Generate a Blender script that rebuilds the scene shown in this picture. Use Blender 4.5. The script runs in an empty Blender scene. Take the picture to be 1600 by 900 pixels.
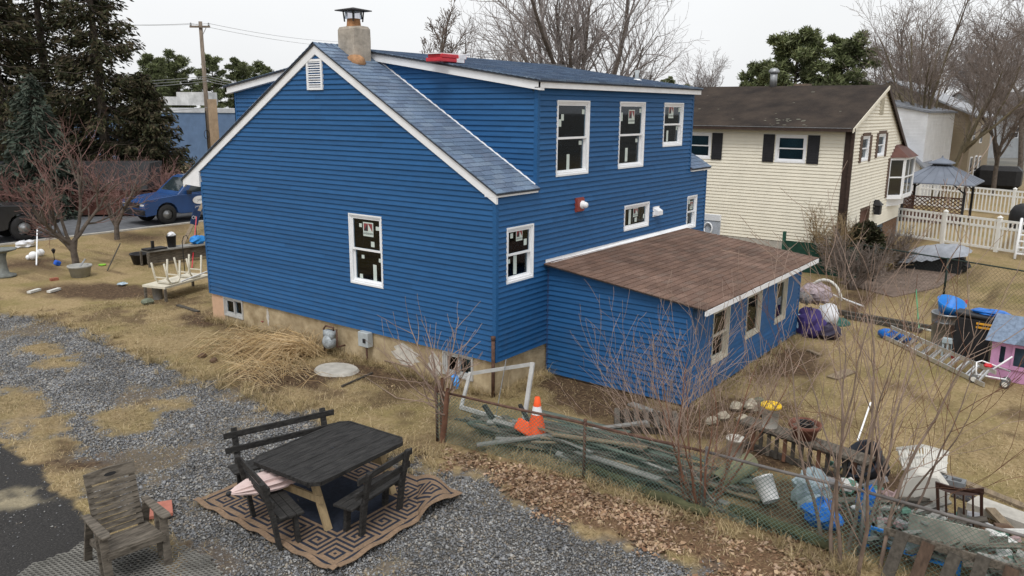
import bpy, bmesh, math, random
import numpy as np
from mathutils import Vector, Matrix
S = bpy.context.scene
COL = S.collection
# ---------------------------------------------------------------- camera
CP = np.array([-11.1198, -8.7429, 5.2558]); F = 1242.84
YAW, PIT, ROL = math.radians(36.9694), math.radians(-12.6766), math.radians(0.4085)
_d = np.array([math.cos(PIT)*math.cos(YAW), math.cos(PIT)*math.sin(YAW), math.sin(PIT)])
_r = np.cross(_d, [0, 0, 1.]); _r /= np.linalg.norm(_r); _u = np.cross(_r, _d)
CR = math.cos(ROL)*_r + math.sin(ROL)*_u
CU = -math.sin(ROL)*_r + math.cos(ROL)*_u
cam = bpy.data.cameras.new('camera'); co = bpy.data.objects.new('camera', cam); COL.objects.link(co)
cam.sensor_width = 36; cam.lens = 36*F/1600; cam.clip_end = 2000; cam.clip_start = .1
m = Matrix.Identity(4)
for i in range(3):
    m[i][0] = CR[i]; m[i][1] = CU[i]; m[i][2] = -_d[i]; m[i][3] = CP[i]
co.matrix_world = m
S.camera = co
# ---------------------------------------------------------------- light: overcast sky + weak wide sun
W = bpy.data.worlds.new('World'); S.world = W; W.use_nodes = True
nt = W.node_tree; nt.nodes.clear()
SUN_EL, SUN_AZ = math.radians(58), math.radians(205)
sky = nt.nodes.new('ShaderNodeTexSky'); sky.sky_type = 'NISHITA'; sky.sun_disc = False
sky.sun_elevation = SUN_EL; sky.sun_rotation = math.radians(90) - SUN_AZ
sky.dust_density = 4; sky.air_density = 1.2
hs = nt.nodes.new('ShaderNodeHueSaturation'); hs.inputs['Saturation'].default_value = .12
bg = nt.nodes.new('ShaderNodeBackground'); bg.inputs['Strength'].default_value = .11
mixc = nt.nodes.new('ShaderNodeMix'); mixc.data_type = 'RGBA'; mixc.inputs[0].default_value = .72
mixc.inputs[7].default_value = (9.5, 9.65, 9.8, 1)      # even cloud deck
wo = nt.nodes.new('ShaderNodeOutputWorld')
nt.links.new(sky.outputs[0], hs.inputs['Color']); nt.links.new(hs.outputs[0], mixc.inputs[6])
tcw = nt.nodes.new('ShaderNodeTexCoord'); cn = nt.nodes.new('ShaderNodeTexNoise'); cn.inputs['Scale'].default_value = 2.2; cn.inputs['Detail'].default_value = 5
cmr = nt.nodes.new('ShaderNodeMapRange'); cmr.inputs[1].default_value = .3; cmr.inputs[2].default_value = .7; cmr.inputs[3].default_value = .95; cmr.inputs[4].default_value = 1.04
csc = nt.nodes.new('ShaderNodeVectorMath'); csc.operation = 'SCALE'
nt.links.new(tcw.outputs['Generated'], cn.inputs[0]); nt.links.new(cn.outputs[0], cmr.inputs[0]); nt.links.new(mixc.outputs[2], csc.inputs[0]); nt.links.new(cmr.outputs[0], csc.inputs['Scale'])
nt.links.new(csc.outputs[0], bg.inputs[0]); nt.links.new(bg.outputs[0], wo.inputs[0])
sl = bpy.data.lights.new('sun', 'SUN'); sl.energy = 1.4; sl.angle = math.radians(22); sl.color = (1, .97, .93)
so = bpy.data.objects.new('sun', sl); COL.objects.link(so)
sd = Vector((math.cos(SUN_EL)*math.cos(SUN_AZ), math.cos(SUN_EL)*math.sin(SUN_AZ), math.sin(SUN_EL)))
so.rotation_euler = sd.to_track_quat('Z', 'Y').to_euler()
S.render.engine = 'CYCLES'
S.view_settings.view_transform = 'Standard'; S.view_settings.look = 'None'
S.view_settings.exposure = .16; S.view_settings.gamma = 1
# ---------------------------------------------------------------- pixel -> place (photo is 1600x900)
def ray(px, py): return _d + CR*(px-800)/F - CU*(py-450)/F
def G(px, py, z=0.):
    v = ray(px, py); t = (z-CP[2])/v[2]; return Vector(CP+t*v)
def OX(px, py, x):
    v = ray(px, py); t = (x-CP[0])/v[0]; return Vector(CP+t*v)
def OY(px, py, y):
    v = ray(px, py); t = (y-CP[1])/v[1]; return Vector(CP+t*v)
def DEP(px, py, dist):            # point along the view ray at a horizontal distance
    v = ray(px, py); t = dist/math.hypot(v[0], v[1]); return Vector(CP+t*v)
# ---------------------------------------------------------------- helpers
ORG = {}
def tag(o, label=None, cat=None, group=None, kind=None):
    if label: o['label'] = label
    if cat: o['category'] = cat
    if group: o['group'] = group
    if kind: o['kind'] = kind
    return o
def thing(name, label, cat, loc=(0, 0, 0), group=None, rz=0):
    o = bpy.data.objects.new(name, None); COL.objects.link(o); o.location = loc
    o.empty_display_size = .2; o.rotation_euler[2] = rz
    ORG[o] = Vector(loc)
    return tag(o, label, cat, group)
def mesh_np(name, V, Fc, k, smooth=False):
    V = np.asarray(V, np.float32); Fc = np.asarray(Fc, np.int32).reshape(-1, k)
    me = bpy.data.meshes.new(name)
    me.vertices.add(len(V)); me.vertices.foreach_set('co', V.ravel())
    me.loops.add(Fc.size); me.loops.foreach_set('vertex_index', Fc.ravel())
    me.polygons.add(len(Fc)); me.polygons.foreach_set('loop_start', np.arange(0, Fc.size, k, dtype=np.int32))
    me.polygons.foreach_set('loop_total', np.full(len(Fc), k, np.int32))
    if smooth: me.polygons.foreach_set('use_smooth', np.ones(len(Fc), bool))
    me.update(calc_edges=True)
    return me
def link(name, me, mt=None, parent=None, loc=None):
    o = bpy.data.objects.new(name, me); COL.objects.link(o)
    if mt is not None and len(me.materials) == 0: me.materials.append(mt)
    if parent is not None:
        o.parent = parent; ORG[o] = ORG[parent]
        if loc is not None: o.location = Vector(loc)-ORG[parent]
    else:
        ORG[o] = Vector((0, 0, 0))
        if loc is not None: o.location = loc; ORG[o] = Vector(loc)
    return o
class MB:
    """collects shapes in world (or local) coordinates, builds ONE mesh object"""
    def __init__(s): s.v = []; s.f = []; s.mi = []
    def add(s, vs, fs, mi=0):
        b = len(s.v); s.v += [tuple(q) for q in vs]; s.f += [tuple(b+i for i in f) for f in fs]; s.mi += [mi]*len(fs); return s
    def box(s, x0, y0, z0, x1, y1, z1, mi=0):
        vs = [(x, y, z) for z in (z0, z1) for y in (y0, y1) for x in (x0, x1)]
        return s.add(vs, [(0, 2, 3, 1), (4, 5, 7, 6), (0, 1, 5, 4), (2, 6, 7, 3), (0, 4, 6, 2), (1, 3, 7, 5)], mi)
    def obox(s, c, size, rot=None, mi=0, bev=0):
        """box centred at c; rot a 3x3 Matrix"""
        a, b, h = [q/2 for q in size]; rot = rot or Matrix.Identity(3); c = Vector(c)
        vs = [c+rot @ Vector((x, y, z)) for z in (-h, h) for y in (-b, b) for x in (-a, a)]
        return s.add(vs, [(0, 2, 3, 1), (4, 5, 7, 6), (0, 1, 5, 4), (2, 6, 7, 3), (0, 4, 6, 2), (1, 3, 7, 5)], mi)
    def beam(s, p, q, w, h, up=(0, 0, 1), mi=0):
        """board from p to q, w across, h along up"""
        p = Vector(p); q = Vector(q); d = (q-p); L = d.length; d.normalize(); up = Vector(up)
        if abs(d.dot(up)) > .98: up = Vector((1, 0, 0))
        a = d.cross(up).normalized(); b = a.cross(d)
        R = Matrix((d, a, b)).transposed()
        return s.obox((p+q)/2, (L, w, h), R, mi)
    def tube(s, pts, rad, n=8, cap=True, mi=0):
        pts = [Vector(q) for q in pts]; k = len(pts)
        rad = rad if hasattr(rad, '__len__') else [rad]*k
        base = len(s.v); prev = None; vs = []; fs = []
        for i, q in enumerate(pts):
            d = (pts[min(i+1, k-1)]-pts[max(i-1, 0)]); d = d.normalized() if d.length > 1e-9 else Vector((0, 0, 1))
            if prev is None:
                a = d.orthogonal().normalized()
                if abs(d.z) > .95: a = Vector((1, 0, 0)); a = (a-d*a.dot(d)).normalized()
            else: a = (prev-d*prev.dot(d)).normalized()
            prev = a; b = d.cross(a)
            for j in range(n):
                t = 2*math.pi*j/n; vs.append(q+(a*math.cos(t)+b*math.sin(t))*rad[i])
        for i in range(k-1):
            for j in range(n):
                fs.append((i*n+j, i*n+(j+1) % n, (i+1)*n+(j+1) % n, (i+1)*n+j))
        if cap: fs.append(tuple(range(n-1, -1, -1))); fs.append(tuple((k-1)*n+j for j in range(n)))
        return s.add(vs, fs, mi)
    def lathe(s, c, prof, n=16, mi=0, axis=None, cap=False):
        """prof: list of (radius, z) about the vertical through c"""
        c = Vector(c); vs = []; fs = []; k = len(prof)
        R = axis or Matrix.Identity(3)
        for r, z in prof:
            for j in range(n):
                t = 2*math.pi*j/n; vs.append(c+R @ Vector((r*math.cos(t), r*math.sin(t), z)))
        for i in range(k-1):
            for j in range(n):
                fs.append((i*n+j, i*n+(j+1) % n, (i+1)*n+(j+1) % n, (i+1)*n+j))
        if cap: fs.append(tuple(range(n-1, -1, -1))); fs.append(tuple((k-1)*n+j for j in range(n)))
        return s.add(vs, fs, mi)
    def prism(s, poly, off, mi=0):
        """extrude a 3D polygon by vector off"""
        n = len(poly); off = Vector(off); vs = [Vector(q) for q in poly]+[Vector(q)+off for q in poly]
        fs = [tuple(range(n-1, -1, -1)), tuple(range(n, 2*n))]+[(i, (i+1) % n, n+(i+1) % n, n+i) for i in range(n)]
        return s.add(vs, fs, mi)
    def quad(s, a, b, c, d, mi=0): return s.add([a, b, c, d], [(0, 1, 2, 3)], mi)
    def mesh(s, name, org=Vector((0, 0, 0)), smooth=False, bevel=0):
        me = bpy.data.meshes.new(name)
        me.from_pydata([(q[0]-org[0], q[1]-org[1], q[2]-org[2]) for q in s.v], [], s.f)
        if any(s.mi): me.polygons.foreach_set('material_index', s.mi)
        bm = bmesh.new(); bm.from_mesh(me); bmesh.ops.recalc_face_normals(bm, faces=bm.faces)
        if bevel: bmesh.ops.bevel(bm, geom=bm.edges[:], offset=bevel, segments=1, affect='EDGES', clamp_overlap=True)
        bm.to_mesh(me); bm.free()
        if smooth: me.polygons.foreach_set('use_smooth', [True]*len(me.polygons))
        me.update(); return me
    def build(s, name, mt, parent=None, smooth=False, bevel=0, loc=None):
        org = ORG[parent] if parent is not None else Vector(loc or (0, 0, 0))
        me = s.mesh(name, org, smooth, bevel)
        for q in (mt if isinstance(mt, (list, tuple)) else [mt]): me.materials.append(q)
        o = bpy.data.objects.new(name, me); COL.objects.link(o)
        if parent is not None: o.parent = parent; ORG[o] = ORG[parent]
        else: o.location = org; ORG[o] = Vector(org)
        return o
def copy_tree(o, parent=None):
    c = o.copy(); COL.objects.link(c)
    if parent is not None: c.parent = parent
    for ch in list(o.children): copy_tree(ch, c)
    return c
def rotz(a): return Matrix.Rotation(a, 3, 'Z')
def euler(x, y, z): return (Matrix.Rotation(z, 3, 'Z') @ Matrix.Rotation(y, 3, 'Y') @ Matrix.Rotation(x, 3, 'X'))
def seg_tubes(segs, n):
    """segs (N,8): p0,p1,r0,r1 -> V,F of separate tapered prisms"""
    A = np.asarray(segs, float).reshape(-1, 8); p0, p1, r0, r1 = A[:, :3], A[:, 3:6], A[:, 6], A[:, 7]
    d = p1-p0; L = np.linalg.norm(d, axis=1, keepdims=True)+1e-9; d = d/L
    p1 = p1+d*np.minimum(L*.04, r1[:, None])
    ref = np.where(np.abs(d[:, 2:3]) > .9, np.array([[1., 0, 0]]), np.array([[0, 0, 1.]]))
    a = np.cross(d, ref); a /= np.linalg.norm(a, axis=1, keepdims=True)+1e-9; b = np.cross(d, a)
    N = len(A); V = np.zeros((N, 2, n, 3))
    for j in range(n):
        t = 2*math.pi*j/n; q = a*math.cos(t)+b*math.sin(t)
        V[:, 0, j] = p0+q*r0[:, None]; V[:, 1, j] = p1+q*r1[:, None]
    j = np.arange(n); base = (np.arange(N)*2*n)[:, None]
    f = np.stack([base+j, base+(j+1) % n, base+n+(j+1) % n, base+n+j], -1).reshape(-1, 4)
    return V.reshape(-1, 3), f
# ---------------------------------------------------------------- materials
MATS = {}
def lin(c):
    if isinstance(c, str):
        c = c.lstrip('#'); c = [int(c[i:i+2], 16)/255 for i in (0, 2, 4)]
        return tuple(((q+.055)/1.055)**2.4 if q > .04045 else q/12.92 for q in c)
    return tuple(c)
def mat(name, col, rough=.7, var=.18, scale=6, col2=None, bump=0, bscale=40, spec=.3, metal=0, island=0, stretch=(1, 1, 1), world=False, detail=4, trans=0):
    if name in MATS: return MATS[name]
    m = bpy.data.materials.new(name); m.use_nodes = True; nt = m.node_tree; N = nt.nodes; L = nt.links
    b = N['Principled BSDF']; c = lin(col)
    lo = tuple(max(0, q*(1-var)) for q in c)+(1,); hi = (lin(col2) if col2 else tuple(min(1, q*(1+var)) for q in c))+(1,)
    if world: src = N.new('ShaderNodeNewGeometry').outputs['Position']
    else: src = N.new('ShaderNodeTexCoord').outputs['Object']
    mp = N.new('ShaderNodeMapping'); mp.inputs['Scale'].default_value = stretch; L.new(src, mp.inputs[0])
    tx = N.new('ShaderNodeTexNoise'); tx.inputs['Scale'].default_value = scale; tx.inputs['Detail'].default_value = detail
    tx.inputs['Roughness'].default_value = .62; L.new(mp.outputs[0], tx.inputs[0])
    rp = N.new('ShaderNodeValToRGB'); rp.color_ramp.elements[0].position = .32; rp.color_ramp.elements[1].position = .68
    rp.color_ramp.elements[0].color = lo; rp.color_ramp.elements[1].color = hi; L.new(tx.outputs[0], rp.inputs[0])
    out = rp.outputs[0]
    if island:
        ge = N.new('ShaderNodeNewGeometry'); mr = N.new('ShaderNodeMapRange')
        mr.inputs[3].default_value = 1-island; mr.inputs[4].default_value = 1+island
        L.new(ge.outputs['Random Per Island'], mr.inputs[0])
        mu = N.new('ShaderNodeVectorMath'); mu.operation = 'SCALE'; L.new(out, mu.inputs[0]); L.new(mr.outputs[0], mu.inputs['Scale']); out = mu.outputs[0]
    L.new(out, b.inputs['Base Color'])
    b.inputs['Roughness'].default_value = rough; b.inputs['Metallic'].default_value = metal
    b.inputs['Specular IOR Level'].default_value = spec
    if bump:
        t2 = N.new('ShaderNodeTexNoise'); t2.inputs['Scale'].default_value = bscale; t2.inputs['Detail'].default_value = 3; L.new(mp.outputs[0], t2.inputs[0])
        bp = N.new('ShaderNodeBump'); bp.inputs['Strength'].default_value = bump; bp.inputs['Distance'].default_value = .02
        L.new(t2.outputs[0], bp.inputs['Height']); L.new(bp.outputs[0], b.inputs['Normal'])
    MATS[name] = m; return m
def islands(name, cols, rough=.9, spec=.1, dark=.35, fine=0):
    """one random colour of a list for each loose piece (stones, leaves, blades)"""
    if name in MATS: return MATS[name]
    m = bpy.data.materials.new(name); m.use_nodes = True; nt = m.node_tree; N = nt.nodes; L = nt.links
    b = N['Principled BSDF']; ge = N.new('ShaderNodeNewGeometry'); rp = N.new('ShaderNodeValToRGB')
    rp.color_ramp.interpolation = 'CONSTANT'; e = rp.color_ramp.elements
    for i, c in enumerate(cols):
        q = e[i] if i < 2 else e.new(i/len(cols))
        q.position = i/len(cols); q.color = lin(c)+(1,)
    L.new(ge.outputs['Random Per Island'], rp.inputs[0])
    tx = N.new('ShaderNodeTexNoise'); tx.inputs['Scale'].default_value = 1.3; L.new(ge.outputs['Position'], tx.inputs[0])
    mr = N.new('ShaderNodeMapRange'); mr.inputs[1].default_value = .3; mr.inputs[2].default_value = .7
    mr.inputs[3].default_value = 1-dark; mr.inputs[4].default_value = 1+dark; L.new(tx.outputs[0], mr.inputs[0])
    mu = N.new('ShaderNodeVectorMath'); mu.operation = 'SCALE'; L.new(rp.outputs[0], mu.inputs[0]); L.new(mr.outputs[0], mu.inputs['Scale'])
    out = mu.outputs[0]
    if fine:
        t3 = N.new('ShaderNodeTexNoise'); t3.inputs['Scale'].default_value = fine; t3.inputs['Detail'].default_value = 3; L.new(ge.outputs['Position'], t3.inputs[0])
        m3 = N.new('ShaderNodeMapRange'); m3.inputs[1].default_value = .3; m3.inputs[2].default_value = .7; m3.inputs[3].default_value = .62; m3.inputs[4].default_value = 1.38; L.new(t3.outputs[0], m3.inputs[0])
        v3 = N.new('ShaderNodeVectorMath'); v3.operation = 'SCALE'; L.new(out, v3.inputs[0]); L.new(m3.outputs[0], v3.inputs['Scale']); out = v3.outputs[0]
    L.new(out, b.inputs['Base Color']); b.inputs['Roughness'].default_value = rough; b.inputs['Specular IOR Level'].default_value = spec
    MATS[name] = m; return m
def glass(name, tint=(.55, .6, .62), refl=1.5):
    if name in MATS: return MATS[name]
    m = bpy.data.materials.new(name); m.use_nodes = True; nt = m.node_tree; N = nt.nodes; L = nt.links
    N.remove(N['Principled BSDF']); fr = N.new('ShaderNodeFresnel'); fr.inputs[0].default_value = refl
    tr = N.new('ShaderNodeBsdfTransparent'); tr.inputs[0].default_value = tint+(1,)
    gl = N.new('ShaderNodeBsdfGlossy'); gl.inputs['Roughness'].default_value = .03; gl.inputs[0].default_value = (.9, .95, 1, 1)
    mx = N.new('ShaderNodeMixShader'); L.new(fr.outputs[0], mx.inputs[0]); L.new(tr.outputs[0], mx.inputs[1]); L.new(gl.outputs[0], mx.inputs[2])
    L.new(mx.outputs[0], N['Material Output'].inputs[0]); MATS[name] = m; return m
BLUE = mat('blue_vinyl', (.020, .094, .238), .55, .08, 3, bump=.08, bscale=60, stretch=(1, 1, 5), spec=.18, world=True)
def weathered_blue():
    N = BLUE.node_tree.nodes; L = BLUE.node_tree.links; b = N['Principled BSDF']; src = b.inputs['Base Color'].links[0].from_socket
    oi = N.new('ShaderNodeObjectInfo'); mr = N.new('ShaderNodeMapRange'); mr.inputs[3].default_value = .91; mr.inputs[4].default_value = 1.09; L.new(oi.outputs['Random'], mr.inputs[0])
    mu = N.new('ShaderNodeVectorMath'); mu.operation = 'SCALE'; L.new(src, mu.inputs[0]); L.new(mr.outputs[0], mu.inputs['Scale'])
    ge = N.new('ShaderNodeNewGeometry'); sp = N.new('ShaderNodeSeparateXYZ'); L.new(ge.outputs['Position'], sp.inputs[0])
    nz = N.new('ShaderNodeTexNoise'); nz.inputs['Scale'].default_value = 2.2; nz.inputs['Detail'].default_value = 6; nz.inputs['Roughness'].default_value = .7; L.new(ge.outputs['Position'], nz.inputs[0])
    hz_ = N.new('ShaderNodeMapRange'); hz_.inputs[1].default_value = .1; hz_.inputs[2].default_value = 1.5; hz_.inputs[3].default_value = .45; hz_.inputs[4].default_value = .03; L.new(sp.outputs[2], hz_.inputs[0])
    th = N.new('ShaderNodeMapRange'); th.inputs[1].default_value = .48; th.inputs[2].default_value = .75; L.new(nz.outputs[0], th.inputs[0])
    ml = N.new('ShaderNodeMath'); ml.operation = 'MULTIPLY'; L.new(hz_.outputs[0], ml.inputs[0]); L.new(th.outputs[0], ml.inputs[1])
    mx = N.new('ShaderNodeMix'); mx.data_type = 'RGBA'; L.new(ml.outputs[0], mx.inputs[0]); L.new(mu.outputs[0], mx.inputs[6]); mx.inputs[7].default_value = (.10, .12, .13, 1)   # dust and mud splash
    L.new(mx.outputs[2], b.inputs['Base Color'])
weathered_blue()
WHITE = mat('white_trim', (.80, .81, .83), .5, .05, 4)
WHITE2 = mat('aged_white_plastic', (.62, .61, .57), .55, .12, 5)
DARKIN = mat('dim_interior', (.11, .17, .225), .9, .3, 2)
GLASS = glass('window_glass', (.50, .70, .80), 1.45)
BLACK = mat('black_plastic', (.018, .018, .02), .5, .3, 6)
BLACKW = mat('charred_black_wood', (.020, .019, .019), .75, .55, 5, col2=(.045, .043, .041), bump=.5, bscale=30, stretch=(1, 6, 6))
GREYW = mat('weathered_grey_wood', (.085, .072, .058), .9, .35, 5, col2=(.19, .165, .135), bump=.5, bscale=30, stretch=(1, 5, 5))
STEEL = mat('dull_steel', (.33, .34, .35), .45, .2, 6, metal=.7)
ALU = mat('aluminium', (.62, .63, .64), .35, .12, 6, metal=.8)
RUST = mat('rusty_pipe', (.10, .055, .04), .8, .4, 12, bump=.3)
CONC = mat('concrete', (.42, .40, .36), .9, .2, 5, bump=.3)
rnd = random.Random(7); rng = np.random.default_rng(7)
def vnoise(x, y, sc, seed=0, oct=3):
    x = np.asarray(x, float); y = np.asarray(y, float); out = 0; amp = 1; tot = 0
    for o in range(oct):
        g = np.random.default_rng(seed*17+o).random((256, 256)); u = x/sc*2**o; v = y/sc*2**o
        i = np.floor(u).astype(int); j = np.floor(v).astype(int); fu = u-i; fv = v-j
        fu = fu*fu*(3-2*fu); fv = fv*fv*(3-2*fv)
        a = g[i % 256, j % 256]; b = g[(i+1) % 256, j % 256]; c = g[i % 256, (j+1) % 256]; d = g[(i+1) % 256, (j+1) % 256]
        out = out+amp*((a*(1-fu)+b*fu)*(1-fv)+(c*(1-fu)+d*fu)*fv); tot += amp; amp *= .5
    return out/tot
# ================================================================ GROUND
def wp(pts): return np.array([[*G(a, b)[:2]] for a, b in pts])
def ell(px, py, rx, ry, n=14): return wp([(px+rx*math.cos(t*2*math.pi/n), py+ry*math.sin(t*2*math.pi/n)) for t in range(n)])
def sdist(P, X, Y):
    """signed distance to polygon, positive inside"""
    n = len(P); d = np.full(X.shape, 1e9); ins = np.zeros(X.shape, bool)
    for i in range(n):
        ax, ay = P[i]; bx, by = P[(i+1) % n]; ex, ey = bx-ax, by-ay; L = ex*ex+ey*ey+1e-12
        t = np.clip(((X-ax)*ex+(Y-ay)*ey)/L, 0, 1); d = np.minimum(d, np.hypot(X-ax-t*ex, Y-ay-t*ey))
        c = ((ay > Y) != (by > Y)) & (X < (bx-ax)*(Y-ay)/(by-ay+1e-12)+ax); ins ^= c
    return np.where(ins, d, -d)
GRAV = wp([(-120, 470), (0, 487), (60, 492), (130, 512), (200, 547), (280, 577), (345, 600), (400, 612), (432, 634), (500, 645), (560, 690), (640, 712), (690, 738), (735, 728), (772, 742), (800, 775), (880, 815), (990, 850), (1090, 880), (1180, 930), (1200, 1010), (300, 1010), (290, 850), (225, 800), (140, 770), (100, 740), (40, 690), (-120, 650)])
ASPH = wp([(-160, 665), (0, 690), (30, 705), (70, 742), (100, 775), (135, 800), (190, 850), (250, 870), (300, 1010), (-160, 1010)])
LEAF = wp([(700, 705), (760, 712), (860, 735), (960, 770), (1060, 800), (1180, 840), (1330, 885), (1360, 1010), (1180, 1010), (1090, 880), (990, 850), (880, 815), (800, 775), (772, 742), (700, 728)])
PATCH = [ell(70, 545, 45, 10), ell(95, 565, 40, 8), ell(15, 640, 50, 32), ell(70, 665, 32, 12), ell(195, 655, 60, 18), ell(265, 630, 28, 9), ell(85, 715, 45, 26), ell(130, 740, 50, 14), ell(75, 690, 40, 16)]
DIRT = [ell(150, 535, 60, 12), ell(120, 718, 40, 16), ell(330, 865, 75, 40), ell(650, 705, 45, 14), ell(880, 600, 60, 18), ell(1230, 570, 80, 30), ell(150, 455, 120, 12), ell(330, 500, 50, 14), ell(430, 590, 90, 18), ell(640, 590, 70, 16), ell(1340, 470, 60, 25), ell(1130, 650, 120, 40), ell(210, 370, 60, 8), ell(40, 410, 60, 12), ell(560, 575, 60, 12), ell(960, 755, 130, 22), ell(1180, 815, 110, 26), ell(1310, 800, 150, 55), ell(1460, 850, 150, 45), ell(1190, 715, 70, 22), ell(1360, 770, 130, 40), ell(1240, 790, 120, 40), ell(820, 690, 110, 26), ell(950, 620, 90, 30)]
def zones(X, Y):
    n1 = vnoise(X, Y, .35, 1)-.5; n2 = vnoise(X, Y, 1.3, 2)-.5; n3 = vnoise(X, Y, .12, 3)-.5
    e = n1*.45+n3*.2
    g = np.clip((sdist(GRAV, X, Y)+e*1.5)/.28+.5, 0, 1)
    for q in PATCH: g *= 1-np.clip((sdist(q, X, Y)+e*1.6)/.35+.5, 0, 1)*.9
    g *= 1-.45*np.clip((n2+n1*.5-.05)*5, 0, 1)
    l = np.clip((sdist(LEAF, X, Y)+e*1.4)/.3+.5, 0, 1)
    a = np.clip((sdist(ASPH, X, Y)+e*.8)/.10+.5, 0, 1)
    d = np.zeros_like(g)
    for q in DIRT: d = np.maximum(d, np.clip((sdist(q, X, Y)+n2*1.1+n1*.8)/.5+.5, 0, 1))
    d = np.maximum(d, np.clip((n2+n1*.7-.11)*4, 0, .75))
    return g, l, a, d
def height(X, Y):
    near = np.clip(1-np.hypot(X-2, Y-5)/60, 0, 1)
    return (-.008+(vnoise(X, Y, .5, 5)-.5)*.03)*near
def axis(lo, hi, s, far, gr=1.25):
    a = list(np.arange(lo, hi, s)); st = s; x = lo
    L = []
    while x > -far: st *= gr; x -= st; L.append(x)
    R = []; x = a[-1]; st = s
    while x < far: st *= gr; x += st; R.append(x)
    return np.array(L[::-1]+a+R)
xs = axis(-9, 3.5, .055, 700); ys = axis(-9.5, 13, .055, 700)
XX, YY = np.meshgrid(xs, ys, indexing='ij'); nx, ny = XX.shape
g_, l_, a_, d_ = zones(XX, YY); ZZ = height(XX, YY)
ZZ -= .045*np.clip(g_, 0, 1)*(np.hypot(XX-2, YY-5) < 30)
SANDP = ell(18, 782, 52, 17, 20); s_m = np.clip((sdist(SANDP, XX, YY)+(vnoise(XX, YY, .2, 71)-.5)*.5)/.22+.3, 0, 1)*(.55+.45*vnoise(XX, YY, .06, 72))
idx = np.arange(nx*ny).reshape(nx, ny)
Fg = np.stack([idx[:-1, :-1], idx[1:, :-1], idx[1:, 1:], idx[:-1, 1:]], -1).reshape(-1, 4)
me = mesh_np('ground', np.stack([XX, YY, ZZ], -1).reshape(-1, 3), Fg, 4, True)
for nm, A in (('gravel', g_), ('leaf', l_), ('asphalt', a_), ('dirt', d_), ('sand', s_m), ('far', np.clip((np.hypot(XX-2, YY-5)-48)/35, 0, 1))):
    at = me.attributes.new(nm, 'FLOAT', 'POINT'); at.data.foreach_set('value', A.astype(np.float32).ravel())
def ground_mat():
    m = bpy.data.materials.new('yard_ground'); m.use_nodes = True; nt = m.node_tree; N = nt.nodes; L = nt.links; b = N['Principled BSDF']
    pos = N.new('ShaderNodeNewGeometry').outputs['Position']
    def noise(s, d=5, r=.65):
        t = N.new('ShaderNodeTexNoise'); t.inputs['Scale'].default_value = s; t.inputs['Detail'].default_value = d; t.inputs['Roughness'].default_value = r
        L.new(pos, t.inputs[0]); return t.outputs[0]
    def ramp(src, *st):
        r = N.new('ShaderNodeValToRGB'); e = r.color_ramp.elements
        for i, (p_, c) in enumerate(st):
            q = e[i] if i < 2 else e.new(p_)
            q.position = p_; q.color = lin(c)+(1,)
        L.new(src, r.inputs[0]); return r.outputs[0]
    def mix(f, a, c):
        x = N.new('ShaderNodeMix'); x.data_type = 'RGBA'; L.new(f, x.inputs[0]) if not isinstance(f, float) else None
        if isinstance(f, float): x.inputs[0].default_value = f
        L.new(a, x.inputs[6]); L.new(c, x.inputs[7]); return x.outputs[2]
    def attr(n): q = N.new('ShaderNodeAttribute'); q.attribute_name = n; return q.outputs['Fac']
    straw = ramp(noise(14, 8, .75), (.25, (.115, .08, .042)), (.42, (.25, .182, .095)), (.58, (.345, .262, .145)), (.75, (.47, .37, .225)))
    green = ramp(noise(17, 8, .75), (.3, (.115, .095, .038)), (.7, (.29, .235, .10)))
    big = ramp(noise(.55, 4), (.45, (0, 0, 0)), (.66, (.9, .9, .9)))
    grass = mix(big, straw, green)
    dirt = ramp(noise(11, 8, .8), (.3, (.028, .018, .012)), (.5, (.085, .055, .034)), (.72, (.22, .15, .085)))
    grav = ramp(noise(26, 4, .7), (.3, (.055, .052, .048)), (.55, (.13, .122, .112)), (.75, (.21, .205, .20)))
    asp = ramp(noise(40, 5, .8), (.3, (.018, .018, .018)), (.55, (.045, .043, .042)), (.75, (.11, .105, .10)))
    leaf = ramp(noise(18, 7, .8), (.3, (.05, .03, .018)), (.55, (.16, .10, .06)), (.75, (.30, .20, .125)))
    # sandy stain on the asphalt
    c = mix(attr('dirt'), grass, dirt); c = mix(attr('leaf'), c, leaf); c = mix(attr('gravel'), c, grav); c = mix(attr('asphalt'), c, asp); c = mix(attr('sand'), c, ramp(noise(30, 6, .8), (.3, (.20, .165, .10)), (.7, (.46, .40, .28))))
    c = mix(attr('far'), c, ramp(noise(.12, 4), (.35, (.10, .105, .10)), (.65, (.21, .20, .18))))     # streets and lots farther out, greyed so the window panes mirror less brown
    L.new(c, b.inputs['Base Color']); b.inputs['Roughness'].default_value = .95; b.inputs['Specular IOR Level'].default_value = .12
    bp = N.new('ShaderNodeBump'); bp.inputs['Strength'].default_value = .6; bp.inputs['Distance'].default_value = .012
    L.new(noise(55, 6, .75), bp.inputs['Height']); L.new(bp.outputs[0], b.inputs['Normal'])
    return m
tag(link('ground', me, ground_mat()), kind='structure')
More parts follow.
